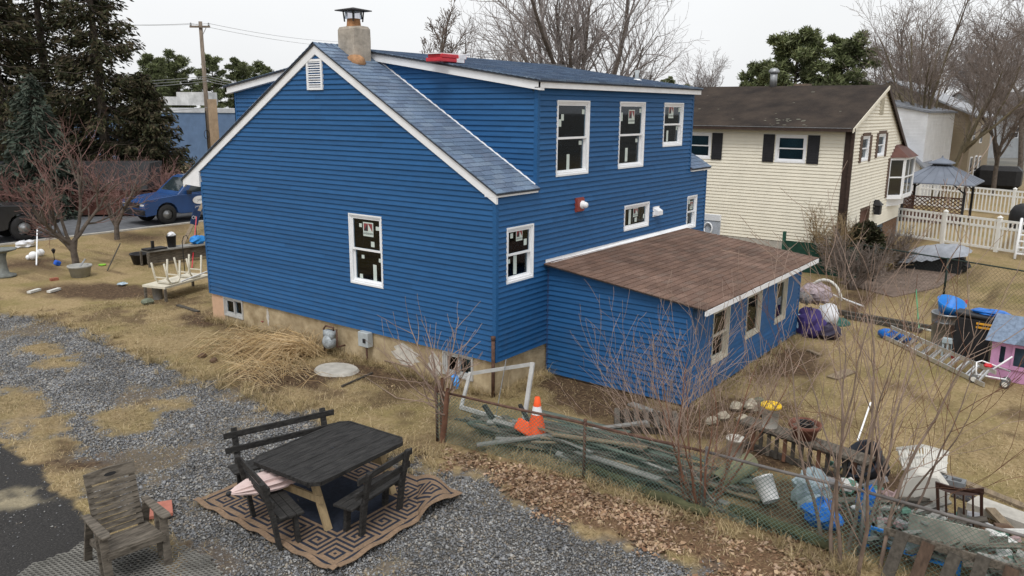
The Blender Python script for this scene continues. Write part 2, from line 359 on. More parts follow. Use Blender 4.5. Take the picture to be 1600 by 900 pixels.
# ---- loose stuff: gravel stones, fallen leaves, dead grass
def scatter(n, x0, x1, y0, y1, fn, seed):
    r = np.random.default_rng(seed); X = r.uniform(x0, x1, n); Y = r.uniform(y0, y1, n)
    k = r.random(n) < fn(X, Y); return X[k], Y[k], r
def infr(X, Y, pad=240):
    d = np.stack([X, Y, np.zeros_like(X)], -1)-CP; z = d @ _d
    px = 800+F*(d @ CR)/z; py = 450-F*(d @ CU)/z
    return (z > 1) & (px > -pad) & (px < 1600+pad) & (py < 900+pad)
def stones(X, Y, size, r, zb):
    ico = np.array([[0, 0, 1], [.9, 0, .1], [-.3, .85, .15], [-.5, -.8, .1], [.35, .6, -.6], [.2, -.6, -.6]], float)
    fc = np.array([[0, 1, 4], [0, 4, 2], [0, 2, 3], [0, 3, 5], [0, 5, 1], [1, 5, 4], [4, 5, 2], [2, 5, 3]])
    n = len(X); s = size*r.lognormal(0, .35, n)
    V = ico[None]*(1+.35*r.standard_normal((n, 6, 1)))*np.stack([s*r.uniform(.7, 1.4, n), s*r.uniform(.7, 1.4, n), s*r.uniform(.35, .75, n)], -1)[:, None]
    a = r.uniform(0, 6.28, n); c, q = np.cos(a)[:, None], np.sin(a)[:, None]
    V = np.stack([V[..., 0]*c-V[..., 1]*q, V[..., 0]*q+V[..., 1]*c, V[..., 2]], -1)
    V += np.stack([X, Y, zb+r.uniform(-.2, .6, n)*s*.5], -1)[:, None]
    return V.reshape(-1, 3), (fc[None]+6*np.arange(n)[:, None, None]).reshape(-1, 3)
STONE = islands('crushed_stone', [(.10, .10, .10), (.17, .17, .172), (.22, .222, .226), (.26, .265, .275), (.14, .14, .14), (.32, .32, .318), (.23, .20, .165), (.17, .178, .195), (.28, .25, .21), (.15, .155, .165), (.20, .205, .215), (.34, .335, .32)], .8, .25, .22)
X, Y, r = scatter(420000, -8.5, 1, -6.5, 15, lambda X, Y: infr(X, Y)*np.clip(zones(X, Y)[0]*1.1, 0, 1)*(1-zones(X, Y)[2]), 11)
V, f = stones(X, Y, .0155, r, height(X, Y)-.034)
tag(link('gravel', mesh_np('gravel', V, f, 3), STONE), 'grey crushed stone gravel spread over the parking area', 'gravel', kind='stuff')
X, Y, r = scatter(26000, -9, -3, -4, 6, lambda X, Y: infr(X, Y)*zones(X, Y)[2]*np.clip(vnoise(X, Y, .5, 31)*2.4-1.0, .05, 1)*.6, 12)
V, f = stones(X, Y, .010, r, height(X, Y)+.002)
tag(link('stray_gravel', mesh_np('stray_gravel', V, f, 3), STONE), 'stray stone chips scattered over the black asphalt', 'gravel', kind='stuff')
def leaves(X, Y, r, zb, size):
    n = len(X); s = size*r.lognormal(0, .3, n); a = r.uniform(0, 6.28, n); t = r.normal(0, .5, n)
    ca, sa = np.cos(a), np.sin(a); up = np.abs(np.sin(t))
    ax = np.stack([ca, sa, .5*np.sin(t)], -1)*s[:, None]; bx = np.stack([-sa, ca, r.normal(0, .45, n)], -1)*s[:, None]*.6
    c = np.stack([X, Y, zb+.5*s*up], -1); mid = np.stack([0*s, 0*s, s*r.uniform(-.1, .45, n)], -1)
    V = np.stack([c-ax, c+bx+mid, c+ax, c-bx+mid], 1); b = 4*np.arange(n)[:, None]
    return V.reshape(-1, 3), np.concatenate([b+[0, 1, 2], b+[0, 2, 3]], 1).reshape(-1, 3)
LEAFM = islands('fallen_leaves', [(.24, .15, .09), (.33, .22, .14), (.16, .09, .055), (.40, .29, .19), (.28, .19, .13), (.11, .065, .04), (.36, .26, .19)], .85, .15, .3)
X, Y, r = scatter(150000, -5, .8, -9.3, .5, lambda X, Y: infr(X, Y)*zones(X, Y)[1]*np.clip(vnoise(X, Y, .6, 33)*3.4-1.05, .05, 1), 13)
V, f = leaves(X, Y, r, height(X, Y)+.0, .024)
tag(link('leaf_litter', mesh_np('leaf_litter', V, f, 3), LEAFM), 'brown fallen leaves lying along the chain link fence', 'leaves', kind='stuff')
X, Y, r = scatter(30000, -6, 12, -9, 22, lambda X, Y: infr(X, Y)*(zones(X, Y)[3] > .5)*(1-zones(X, Y)[0])*(1-zones(X, Y)[2])*.35*~((X > -.05) & (Y > -.05) & (Y < 9.3))*~((X > 1.6) & (Y > -3.2)), 14)
V, f = leaves(X, Y, r, height(X, Y)+.0, .017)
tag(link('yard_leaves', mesh_np('yard_leaves', V, f, 3), LEAFM), 'dry brown leaves blown over the bare soil of the yard', 'leaves', kind='stuff')
def blades(X, Y, r, L, w, zb, lie=.75):
    n = len(X); a = r.uniform(0, 6.28, n); l = L*r.lognormal(0, .35, n); h = l*r.uniform(.15, 1-lie*.5, n)
    d = np.stack([np.cos(a), np.sin(a)], -1); o = np.stack([-d[:, 1], d[:, 0]], -1)*w
    B = np.stack([X, Y], -1); z0 = zb
    V = np.zeros((n, 5, 3)); V[:, 0, :2] = B-o; V[:, 1, :2] = B+o; V[:, 2, :2] = B+d*l[:, None]*.5-o*.8; V[:, 3, :2] = B+d*l[:, None]*.5+o*.8; V[:, 4, :2] = B+d*l[:, None]
    V[:, 0, 2] = z0; V[:, 1, 2] = z0; V[:, 2, 2] = z0+h*.8; V[:, 3, 2] = z0+h*.8; V[:, 4, 2] = z0+h*r.uniform(.3, 1.1, n)
    b = 5*np.arange(n)[:, None]
    return V.reshape(-1, 3), np.concatenate([b+[0, 1, 3], b+[0, 3, 2], b+[2, 3, 4]], 1).reshape(-1, 3)
GRASSM = islands('dead_grass', [(.335, .252, .138), (.41, .318, .185), (.255, .185, .095), (.50, .40, .255), (.275, .222, .11), (.22, .182, .088), (.39, .302, .168), (.31, .235, .128)], .9, .1, .28)
def grassy(X, Y):
    g, l, a, d = zones(X, Y)
    k = infr(X, Y)*(1-g)*(1-a)*(1-.75*l)*(1-.8*d)
    return k*~((X > -.05) & (Y > -.05) & (Y < 9.3) & (X < 9.2))*~((X > 1.6) & (Y > -3.2) & (Y < 0) & (X < 7.8))*(Y < 24.9)
X, Y, r = scatter(420000, -8.5, 4, -8.8, 13, lambda X, Y: grassy(X, Y)*np.clip(vnoise(X, Y, .4, 41)*2-.35, .1, 1), 15)
V, f = blades(X, Y, r, .075, .0026, height(X, Y)-.004)
tag(link('dead_grass', mesh_np('dead_grass', V, f, 3), GRASSM), 'short straw coloured winter grass between gravel and blue house', 'grass', kind='stuff')
X, Y, r = scatter(190000, 2, 22, -10, 24, lambda X, Y: grassy(X, Y)*np.clip(vnoise(X, Y, .6, 42)*2-.3, .1, 1), 16)
V, f = blades(X, Y, r, .075, .0030, height(X, Y)-.004)
tag(link('lawn_grass', mesh_np('lawn_grass', V, f, 3), GRASSM), 'dead winter grass of the back yard and front lawn', 'grass', kind='stuff')
# ragged tufts along walls, posts and the gravel edge
def tuft_pts(n, seed):
    r = np.random.default_rng(seed); P = []
    for k in range(n):
        t = r.random()
        if t < .30: P.append((-.06-abs(r.normal(0, .10)), r.uniform(0, 9.2)))
        elif t < .42: P.append((r.uniform(0, 1.6), -.06-abs(r.normal(0, .1))))
        elif t < .55: P.append((AXr(r), -3.16-abs(r.normal(0, .10))))
        elif t < .72: q = r.uniform(-9, -.5); P.append((-1.95+r.normal(0, .16), q))
        else:
            i = int(r.integers(1, 12)); f_ = r.random(); q = GRAV[i]*(1-f_)+GRAV[i+1]*f_; P.append((q[0]+r.normal(0, .22), q[1]+r.normal(0, .22)))
    return np.array(P), r
AXr = lambda r: r.uniform(1.7, 7.7)
P_, r = tuft_pts(900, 77); k = np.repeat(np.arange(len(P_)), 26); X = P_[k, 0]+r.normal(0, .035, len(k)); Y = P_[k, 1]+r.normal(0, .035, len(k))
V, f = blades(X, Y, r, .15, .0028, height(X, Y)-.006, .1)
tag(link('grass_tufts', mesh_np('grass_tufts', V, f, 3), GRASSM), 'ragged dry grass tufts along the walls, fence and gravel edge', 'grass', kind='stuff')
# ---- sandy spill on the asphalt, concrete slab by the foundation
def blob(name, P, z, mt, seed, th=.03, amp=.12):
    b = MB(); c = P.mean(0); n = 40; top = []
    for i in range(n):
        t = 2*math.pi*i/n; rr = 1+amp*(vnoise(np.array([math.cos(t)*2+5]), np.array([math.sin(t)*2+5]), .7, seed)[0]-.5)*2
        k = int(t/(2*math.pi)*len(P)); f_ = t/(2*math.pi)*len(P)-k; q = P[k]*(1-f_)+P[(k+1) % len(P)]*f_
        top.append(c+(q-c)*rr)
    vs = [(q[0], q[1], z-th) for q in top]+[(c[0]+(q[0]-c[0])*.9, c[1]+(q[1]-c[1])*.9, z) for q in top]
    b.add(vs, [tuple(range(n, 2*n))]+[(i, (i+1) % n, n+(i+1) % n, n+i) for i in range(n)])
    return b.build(name, mt)
tag(blob('concrete_slab', ell(526, 579, 36, 10, 20), .05, CONC, 4, .08, .05), 'flat pale concrete slab in the grass below the gas meter', 'slab')
# ---- road with kerb line
ROAD = mat('old_asphalt_road', (.115, .12, .13), .9, .25, 3, bump=.3, bscale=120, world=True)
b = MB(); b.quad((-300, 25.3, .012), (300, 25.3, .012), (300, 31.2, .012), (-300, 31.2, .012)); tag(b.build('road', ROAD), kind='structure')
b = MB(); b.box(-300, 25.1, -.1, 300, 25.3, .05); tag(b.build('kerb', CONC), kind='structure')
b = MB(); b.box(-300, 31.2, -.1, 300, 31.4, .05); tag(b.build('kerb', CONC), kind='structure')
# ---- plastic gravel grid at the edge of the asphalt (honeycomb)
b = MB(); hc = wp([(15, 905), (60, 880), (130, 848), (215, 838), (330, 868), (345, 930), (330, 1000), (-40, 1000)])
s_ = .034; u0, v0 = hc.min(0); u1, v1 = hc.max(0); cen = []
i = 0
for i in range(int((u1-u0)/(1.5*s_))+1):
    for j in range(int((v1-v0)/(math.sqrt(3)*s_))+1):
        cen.append((u0+1.5*s_*i, v0+math.sqrt(3)*s_*(j+.5*(i % 2))))
cen = np.array(cen); keep = sdist(hc, cen[:, 0], cen[:, 1])+(vnoise(cen[:, 0], cen[:, 1], .3, 8)-.5)*.3 > 0
HV = []; HF = []
for cx, cy in cen[keep]:
    o = len(HV)
    for k in range(6):
        t = k*math.pi/3
        for rr, z in ((s_*.98, .012), (s_*.84, .012), (s_*.84, -.01)): HV.append((cx+rr*math.cos(t), cy+rr*math.sin(t), z))
    for k in range(6):
        p_, q_ = o+3*k, o+3*((k+1) % 6); HF += [(p_, q_, q_+1, p_+1), (p_+1, q_+1, q_+2, p_+2)]
tag(link('honeycomb_mat', mesh_np('honeycomb_mat', HV, HF, 4), mat('grey_plastic_grid', (.17, .165, .15), .8, .45, 2)), 'grey plastic honeycomb grid mat let into the asphalt by the wooden armchair', 'mat')
# ================================================================ BLUE HOUSE
HZ = .65; CC = .1016; HD = 9.22; HW = 9.06; RY = 4.68; RZ = 6.54; SL = .575
house = thing('blue_house', 'blue vinyl sided house with a plain gable end, dormers and a brown roofed addition', 'house', (0, 0, 0))
def cuts(ua, ub, za, zb, ops):
    """intervals of [ua,ub] not covered by an opening in the band za..zb"""
    iv = [(ua, ub)]
    for (a, b_, c, d) in ops:
        if d <= za+1e-6 or c >= zb-1e-6: continue
        nv = []
        for (p_, q_) in iv:
            if b_ <= p_ or a >= q_: nv.append((p_, q_)); continue
            if a > p_: nv.append((p_, a))
            if b_ < q_: nv.append((b_, q_))
        iv = nv
    return iv
def splits(iv, seams):
    """cut intervals at panel seams; third value alternates so laps show"""
    out = []
    for (p_, q_) in iv:
        e = [p_]+[x for x in seams if p_+.05 < x < q_-.05]+[q_]
        for x, y in zip(e[:-1], e[1:]): out.append((x, y, sum(z <= x+1e-6 for z in seams) % 2))
    return out
def siding(parent, O, U, Nn, lo, hi, z0, z1, ops=(), c=CC, mt=BLUE, lip=.027, name='siding_board', join=False, corners=0):
    """one clapboard course per object; lo/hi: functions z->u limits; the wall plane is O + u*U, outward Nn"""
    O = Vector(O); U = Vector(U); Nn = Vector(Nn); n = int(round((z1-z0)/c+.499)); al = MB()
    for k in range(n):
        za = z0+k*c; zb = min(za+c, z1)
        if zb-za < .01: continue
        zs = sorted({za, zb} | {e for o in ops for e in o[2:] if za < e < zb})
        pcs = []
        for bi, (a, d) in enumerate(zip(zs[:-1], zs[1:])):
            oa = lip*(1-(a-za)/c)+.003; od = lip*(1-(d-za)/c)+.003
            fu0 = (lo(a), hi(a)); fu1 = (lo(d), hi(d))
            if fu0[1]-fu0[0] < .02: continue
            sm_ = [] if join else [3.66*i+(k*.37*3.66+(k//2)*1.1) % 3.66-3.66 for i in range(5)]
            for (p_, q_, par) in splits(cuts(min(fu0[0], fu1[0]), max(fu0[1], fu1[1]), a, d, ops), sm_):
                oa_, od_ = oa+.0025*par, od+.0025*par
                A0, B0 = max(p_, fu0[0]), min(q_, fu0[1]); A1, B1 = max(p_, fu1[0]), min(q_, fu1[1])
                if B1 < A1: A1 = B1 = (A1+B1)/2
                if B0-A0 < .005: continue
                P = lambda u, z, o: O+U*u+Nn*o+Vector((0, 0, z))
                qs = [(P(A0, a, oa_), P(B0, a, oa_), P(B1, d, od_), P(A1, d, od_))]
                if a == za: qs.append((P(A0, a, oa_), P(A0, a, -.001), P(B0, a, -.001), P(B0, a, oa_)))
                pcs.append([bi, A0, B0, qs, None])
        groups = []
        for pc in pcs:                                   # pieces of a course that touch form one board
            hit = [g for g in groups if any(abs(x[0]-pc[0]) == 1 and x[1] < pc[2]-.01 and pc[1] < x[2]-.01 for x in g)]
            new = [pc]
            for g in hit: new += g; groups.remove(g)
            groups.append(new)
        for g in groups:
            b = MB()
            for x in g:
                for qd in x[3]: b.quad(*qd)
            if join: al.add(b.v, b.f)
            else: b.build(name, mt, parent)
    return al
def wallsheet(b, O, U, Nn, lo, hi, z0, z1, ops=(), zbreaks=(), off=-.012):
    O = Vector(O); U = Vector(U); Nn = Vector(Nn)
    zs = sorted({z0, z1} | {e for o in ops for e in o[2:] if z0 < e < z1} | {z for z in zbreaks if z0 < z < z1})
    for a, d in zip(zs[:-1], zs[1:]):
        for (p_, q_) in cuts(min(lo(a), lo(d)), max(hi(a), hi(d)), a, d, ops):
            A0, B0 = max(p_, lo(a)), min(q_, hi(a)); A1, B1 = max(p_, lo(d)), min(q_, hi(d))
            P = lambda u, z: O+U*u+Nn*off+Vector((0, 0, z))
            b.quad(P(A0, a), P(B0, a), P(B1, d), P(A1, d))
STK = mat('sticker_white', (.55, .62, .58), .5, .08, 9); STKR = mat('sticker_red', (.25, .055, .06), .5, .1, 9); STKD = mat('sticker_dark', (.03, .035, .04), .5, .1, 9)
def window(parent, O, U, Nn, u0, u1, z0, z1, kind='hung', frm=WHITE, cas=.055, stick=(), name='window', gl=GLASS, sill=True):
    """casing (part) > sashes, panes and stickers; local frame u right, n out"""
    O = Vector(O); U = Vector(U); Nn = Vector(Nn); P = lambda u, z, n: O+U*u+Nn*n+Vector((0, 0, z))
    def bar(b, a, c, d, e, n0, n1):
        vs = [P(u, z, n) for n in (n0, n1) for z in (d, e) for u in (a, c)]
        b.add(vs, [(0, 2, 3, 1), (4, 5, 7, 6), (0, 1, 5, 4), (2, 6, 7, 3), (0, 4, 6, 2), (1, 3, 7, 5)])
    def ring(b, a, c, d, e, w, n0, n1, wb=None):
        wb = wb or w
        bar(b, a, a+w, d, e, n0, n1); bar(b, c-w, c, d, e, n0, n1); bar(b, a+w, c-w, e-w, e, n0, n1); bar(b, a+w, c-w, d, d+wb, n0, n1)
    b = MB(); ring(b, u0, u1, z0, z1, cas*.55, -.02, .032, cas*.7); ring(b, u0+cas*.5, u1-cas*.5, z0+cas*.65, z1-cas*.5, .035, -.10, .012)
    w = b.build(name, frm, parent)
    a, c, d, e = u0+cas*.5+.03, u1-cas*.5-.03, z0+cas*.65+.03, z1-cas*.5-.03
    def sash(nm, a, c, d, e, n):
        b = MB(); ring(b, a, c, d, e, .042, n-.018, n+.018); b.build(nm, frm, w)
        b = MB(); bar(b, a+.038, c-.038, d+.038, e-.038, n-.004, n+.0); b.build('pane', gl, w)
    mz = (d+e)/2+.01
    if kind == 'hung':
        sash('upper_sash', a, c, mz-.03, e, -.022); sash('lower_sash', a, c, d, mz+.02, -.062)
    elif kind == 'slide':
        mu = (a+c)/2; sash('sash', a, mu+.02, d, e, -.022); sash('sash', mu-.02, c, d, e, -.06)
    else: sash('sash', a, c, d, e, -.03)
    for (su, sz, sw, sh, k) in stick:         # fractions of the opening
        n = -.014 if (kind != 'hung' or sz > .52) else -.054
        uc, zc = a+(c-a)*su, d+(e-d)*sz
        b = MB(); bar(b, uc-sw/2, uc+sw/2, zc-sh/2, zc+sh/2, n-.003, n); s_ = b.build('sticker', STK, w)
        if k:
            q = lambda x, y, o: P(uc+x*sw, zc+y*sh, n+o)
            b = MB(); b.add([q(-.42, -.12, .002), q(.42, -.12, .002), q(.42, .42, .002), q(-.42, .42, .002)], [(0, 1, 2, 3)], 0)
            b.add([q(-.42, -.12, .004), q(-.05, -.12, .004), q(-.05, .40, .004)], [(0, 1, 2)], 1)
            b.add([q(0, -.12, .004), q(.40, -.12, .004), q(0, .42, .004)], [(0, 1, 2)], 2)
            o = b.build('sticker_emblem', [STKR, STKD, STK], w)
            tc = bpy.data.curves.new('sticker_text', 'FONT'); tc.body = 'ANDERSEN'; tc.align_x = 'CENTER'; tc.size = sw*.19
            to = bpy.data.objects.new('sticker_text', tc); me_ = None
            COL.objects.link(to); dg = bpy.context.evaluated_depsgraph_get(); me_ = bpy.data.meshes.new_from_object(to.evaluated_get(dg))
            bpy.data.objects.remove(to); me_.materials.append(STKD)
            to = link('sticker_text', me_, None, w)
            R = Matrix((U, Vector((0, 0, 1)), Nn)).transposed(); to.matrix_local = Matrix.Translation(q(0, -.36, .003)-ORG[w]) @ R.to_4x4()
    return w
X_, Y_, Z_ = Vector((1, 0, 0)), Vector((0, 1, 0)), Vector((0, 0, 1))
# --- openings (u, z)
GW = [(2.90, 3.88, 1.65, 3.13)]
BW = [(7.88, 8.66, .16, .645), (.55, 1.32, .16, .645)]
RW = [(1.86, 3.05, 3.97, 5.43), (4.28, 5.44, 3.99, 5.43), (6.38, 7.43, 4.40, 5.43), (.29, 1.14, 2.09, 3.14), (4.65, 5.84, 2.57, 3.15), (7.94, 8.53, 2.24, 3.10)]
zr = lambda y: RZ-SL*abs(y-RY)                               # roof surface over y
lo_g = lambda z: max(0, RY-(RZ-.2-z)/SL) if z > 3.5 else 0
hi_g = lambda z: min(HD, RY+(RZ-.2-z)/SL) if z > 3.5 else HD
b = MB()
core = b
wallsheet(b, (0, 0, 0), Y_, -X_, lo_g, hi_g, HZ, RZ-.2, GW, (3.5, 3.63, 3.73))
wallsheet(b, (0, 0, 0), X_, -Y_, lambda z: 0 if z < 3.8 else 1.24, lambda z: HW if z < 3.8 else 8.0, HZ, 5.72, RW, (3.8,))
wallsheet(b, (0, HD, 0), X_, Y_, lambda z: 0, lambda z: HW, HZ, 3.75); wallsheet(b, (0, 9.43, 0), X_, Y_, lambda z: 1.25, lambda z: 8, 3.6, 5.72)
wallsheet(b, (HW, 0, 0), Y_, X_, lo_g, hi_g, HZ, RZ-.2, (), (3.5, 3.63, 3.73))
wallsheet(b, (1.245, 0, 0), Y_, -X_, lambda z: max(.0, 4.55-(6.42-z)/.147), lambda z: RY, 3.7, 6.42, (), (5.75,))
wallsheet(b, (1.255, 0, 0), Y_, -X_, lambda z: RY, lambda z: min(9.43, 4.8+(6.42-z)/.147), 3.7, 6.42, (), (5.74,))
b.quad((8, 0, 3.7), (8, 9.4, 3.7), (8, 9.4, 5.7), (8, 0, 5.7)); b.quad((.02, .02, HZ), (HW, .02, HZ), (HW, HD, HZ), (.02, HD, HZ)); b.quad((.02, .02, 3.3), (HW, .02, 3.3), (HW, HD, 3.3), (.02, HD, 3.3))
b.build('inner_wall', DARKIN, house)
siding(house, (0, 0, 0), Y_, -X_, lambda z: lo_g(z)+.045 if z < 3.6 else lo_g(z), lambda z: hi_g(z)-.04 if z < 3.5 else hi_g(z), HZ, RZ-.2, GW)
siding(house, (0, 0, 0), X_, -Y_, lambda z: .045 if z < 3.73 else 1.28, lambda z: HW-.04 if z < 3.70 else 7.96, HZ, 5.66, RW+[(1.65, 7.9, HZ, 2.22)])
siding(house, (1.24, 0, 0), Y_, -X_, lambda z: max(.05, 4.55-(6.30-z)/.147), lambda z: RY-(RZ-z)/SL, 3.83, 6.24, [])
siding(house, (1.25, 0, 0), Y_, -X_, lambda z: RY+(RZ-z)/SL, lambda z: min(9.40, 4.8+(6.30-z)/.147), 3.85, 6.24, [])
# corner posts, rake boards, fascias
b = MB(); b.box(-.026, -.026, HZ, .06, .0, 3.73); b.box(-.026, 0, HZ, 0, .06, 3.73); b.build('corner_post', BLUE, house)
b = MB(); b.box(-.024, HD-.05, HZ, 0, HD+.024, 3.45); b.box(0, HD, HZ, .06, HD+.024, 3.45); b.build('corner_post', BLUE, house)
b = MB(); b.box(1.214, -.026, 3.72, 1.30, 0, 5.66); b.box(1.214, 0, 3.76, 1.24, .06, 5.66); b.build('corner_post', BLUE, house)
b = MB(); b.box(7.94, -.026, 3.75, 8.024, 0, 5.66); b.build('corner_post', BLUE, house)
b = MB(); b.box(HW-.06, -.026, HZ, HW+.024, 0, 3.75); b.build('corner_post', BLUE, house)
b = MB(); b.box(1.226, 9.37, 4.0, 1.25, 9.455, 5.66); b.box(1.226, 9.43, 4.0, 1.32, 9.455, 5.66); b.build('corner_post', BLUE, house)
def rake(y0, y1, x0, x1, zf, w): # sloped board between y0 and y1 with top zf(y)
    b = MB(); b.prism([(x0, y0, zf(y0)), (x0, y1, zf(y1)), (x0, y1, zf(y1)-w), (x0, y0, zf(y0)-w)], (x1-x0, 0, 0)); return b
zt = lambda y: zr(y)-.012
rake(-.05, RY, -.055, -.002, zt, .205).build('rake_board', WHITE, house)
rake(RY+.002, 9.97, -.055, -.002, zt, .205).build('rake_board', WHITE, house)
b = MB(); b.prism([(-.058, 9.97, zr(9.97)-.03), (-.058, 9.97, 3.36), (-.058, 9.235, 3.335), (-.058, 9.235, 3.74)], (.6, 0, 0)); b.build('eave_return', WHITE, house)
b = MB(); b.prism([(-.058, .21, 3.80), (-.058, .21, 3.725), (-.058, -.07, 3.725), (-.058, -.07, 3.80)], (.057, 0, 0)); b.build('eave_return', WHITE, house)
b = MB(); b.box(-.001, -.07, 3.725, 1.21, -.03, 3.815); b.build('fascia', WHITE, house)
b = MB(); b.box(8.03, -.07, 3.725, HW+.1, -.03, 3.815); b.build('fascia', WHITE, house)
b = MB(); b.box(0, 9.93, 3.33, HW, 9.97, 3.49); b.build('fascia', WHITE, house)
# dormer trim: sloped rake on the side, level fascia on the back
zd = lambda y: 6.455-.147*(4.55-y)-.012
rake(-.16, 4.5, 1.10, 1.226, zd, .155).build('dormer_rake', WHITE, house)
b = MB(); b.box(1.10, -.165, 5.64, 8.10, -.12, 5.765); b.box(1.10, -.12, 5.64, 8.1, -.03, 5.655); b.build('dormer_fascia', WHITE, house)
zf_ = lambda y: 6.455-.147*(y-4.8)-.012
rake(4.85, 9.62, 1.10, 1.236, zf_, .155).build('dormer_rake', WHITE, house)
b = MB(); b.box(1.10, 9.56, 5.62, 8.1, 9.62, 5.74); b.build('dormer_fascia', WHITE, house)
# roof decks
SHB = islands('blue_grey_shingle', [(.12, .17, .25), (.135, .185, .27), (.15, .205, .285), (.11, .15, .22), (.165, .215, .29), (.13, .17, .24)], .85, .2, .15, 70)
SHR = islands('brown_shingle', [(.15, .095, .073), (.17, .108, .082), (.13, .084, .066), (.18, .118, .092), (.155, .10, .078), (.145, .10, .08)], .9, .15, .2, 60)
DECK = mat('dark_roof_felt', (.05, .055, .065), .9, .2, 5)
b = MB()
def slab(b, x0, x1, ya, yb, zf, t=.035): b.prism([(x0, ya, zf(ya)-t), (x0, yb, zf(yb)-t), (x0, yb, zf(yb)-.004), (x0, ya, zf(ya)-.004)], (x1-x0, 0, 0))
slab(b, -.085, 1.235, -.09, RY, zr); slab(b, 8.0, HW+.12, -.09, RY, zr); slab(b, -.085, 1.24, RY, 10.0, zr); slab(b, 8.0, HW+.12, RY, 10.0, zr)
slab(b, 1.06, 8.12, -.19, 4.56, lambda y: zd(y)+.03); slab(b, 1.06, 8.12, 4.8, 9.65, lambda y: zf_(y)+.03)
b.quad((1.06, 4.5, 6.45), (8.12, 4.5, 6.45), (8.12, 4.86, 6.45), (1.06, 4.86, 6.45))
roof = b.build('roof', DECK, house)
def shingle_mesh(w, l, t, nm):
    b = MB(); vs = [(0, 0, t), (w, 0, t), (w, l, t*.3), (0, l, t*.3), (0, 0, -.004), (w, 0, -.004)]
    b.add(vs, [(0, 1, 2, 3), (4, 5, 1, 0), (4, 0, 3), (1, 5, 2)]); return b.mesh(nm)
def shingles(parent, O, U, V, w, l, x0, x1, length, mt, tab=.30, exp_=.14, limit=300, nm='shingle', t=.018):
    """rows of tabs running up the slope V from the eave O; nearest `limit` as objects, the rest joined"""
    O = Vector(O); U = Vector(U).normalized(); V = Vector(V).normalized(); Nn = U.cross(V)
    if Nn.z < 0: Nn = -Nn
    R = Matrix((U, V, Nn)).transposed(); items = []; k = 0; rr = random.Random(5)
    v = 0.
    while v < length-.03:
        e = min(exp_*1.25, length-v); u = x0-tab*(.5 if k % 2 else 0)-rr.uniform(0, .08)
        while u < x1-.01:
            a, c = max(u+.004, x0), min(u+tab-.004, x1)
            if c-a > .03: items.append((a, c-a, v+rr.uniform(-.006, .006), e))
            u += tab
        v += exp_; k += 1
    items.sort(key=lambda q: ((O+U*q[0]+V*q[2])-Vector(CP)).length)
    cache = {}; rest = MB()
    for i, (a, w_, v, e) in enumerate(items):
        p_ = O+U*a+V*v+Nn*.001
        if i < limit:
            key = (round(w_, 2), round(e, 2))
            if key not in cache: me = shingle_mesh(w_, e, t, nm); me.materials.append(mt); cache[key] = me
            o = bpy.data.objects.new(nm, cache[key]); COL.objects.link(o); o.parent = parent; ORG[o] = ORG[parent]
            o.matrix_local = Matrix.Translation(p_-ORG[parent]) @ R.to_4x4()
        else:
            vs = [(0, 0, t), (w_, 0, t), (w_, e, t*.3), (0, e, t*.3), (0, 0, -.004), (w_, 0, -.004)]
            rest.add([p_+R @ Vector(q) for q in vs], [(0, 1, 2, 3), (4, 5, 1, 0), (4, 0, 3), (1, 5, 2)])
    if rest.v: tag(rest.build(nm+'_field', mt, parent), kind='stuff')
def objrand(name, cols, rough, dark, rough_scale=30):
    """like islands() but one tint per OBJECT, for shingles built one by one (islands work inside joined fields too)"""
    m = islands(name, cols, rough, .2, dark); N = m.node_tree.nodes; L = m.node_tree.links
    oi = N.new('ShaderNodeObjectInfo'); ad = N.new('ShaderNodeMath'); ad.operation = 'ADD'; fr = N.new('ShaderNodeMath'); fr.operation = 'FRACT'
    ge = [n for n in N if n.type == 'NEW_GEOMETRY'][0]; rp = [n for n in N if n.type == 'VALTORGB'][0]
    L.new(oi.outputs['Random'], ad.inputs[0]); L.new(ge.outputs['Random Per Island'], ad.inputs[1]); L.new(ad.outputs[0], fr.inputs[0]); L.new(fr.outputs[0], rp.inputs[0])
    return m
objrand('blue_grey_shingle', [], .85, .1); objrand('brown_shingle', [], .9, .2)
Vm = (0, 1, SL); Ls = math.hypot(RY+.09, SL*(RY+.09))
shingles(roof, (0, -.10, zr(-.10)), X_, Vm, 0, 0, -.095, 1.22, Ls, SHB)
shingles(roof, (0, -.10, zr(-.10)), X_, Vm, 0, 0, 8.03, HW+.12, 1.6, SHB)
shingles(roof, (0, -.20, zd(-.20)+.03), X_, (0, 1, .147), 0, 0, 1.05, 8.13, 4.85, SHB, limit=0, nm='dormer_shingle', t=.03)
shingles(roof, (0, 9.66, zf_(9.66)+.03), X_, (0, -1, .147), 0, 0, 1.05, 8.13, 4.85, SHB, limit=0, nm='dormer_shingle')
shingles(roof, (0, 10.01, zr(10.01)), X_, (0, -1, SL), 0, 0, -.095, 1.2, 6.1, SHB, limit=0, nm='front_shingle')
# ridge caps on the gable strip
b = MB()
for k in range(8):
    x0 = -.1+k*.16
    b.add([(x0, RY-.14, zr(RY-.14)+.02), (x0, RY, RZ+.028), (x0, RY+.14, zr(RY-.14)+.02), (x0+.2, RY-.14, zr(RY-.14)+.008), (x0+.2, RY, RZ+.014), (x0+.2, RY+.14, zr(RY-.14)+.008)], [(0, 1, 4, 3), (1, 2, 5, 4)])
b.build('ridge_cap', SHB, roof)
# white step flashing where the dormer meets the slope
b = MB(); b.prism([(1.222, 4.12, zr(4.12)+.03), (1.222, .0, zr(0)+.03), (1.222, .0, zr(0)+.005), (1.222, 4.12, zr(4.12)+.005)], (.03, 0, 0)); b.prism([(1.185, 4.12, zr(4.12)+.016), (1.185, 0, zr(0)+.016), (1.23, 0, zr(0)+.030), (1.23, 4.12, zr(4.12)+.030)], (0, 0, .006)); b.build('flashing', WHITE, house)
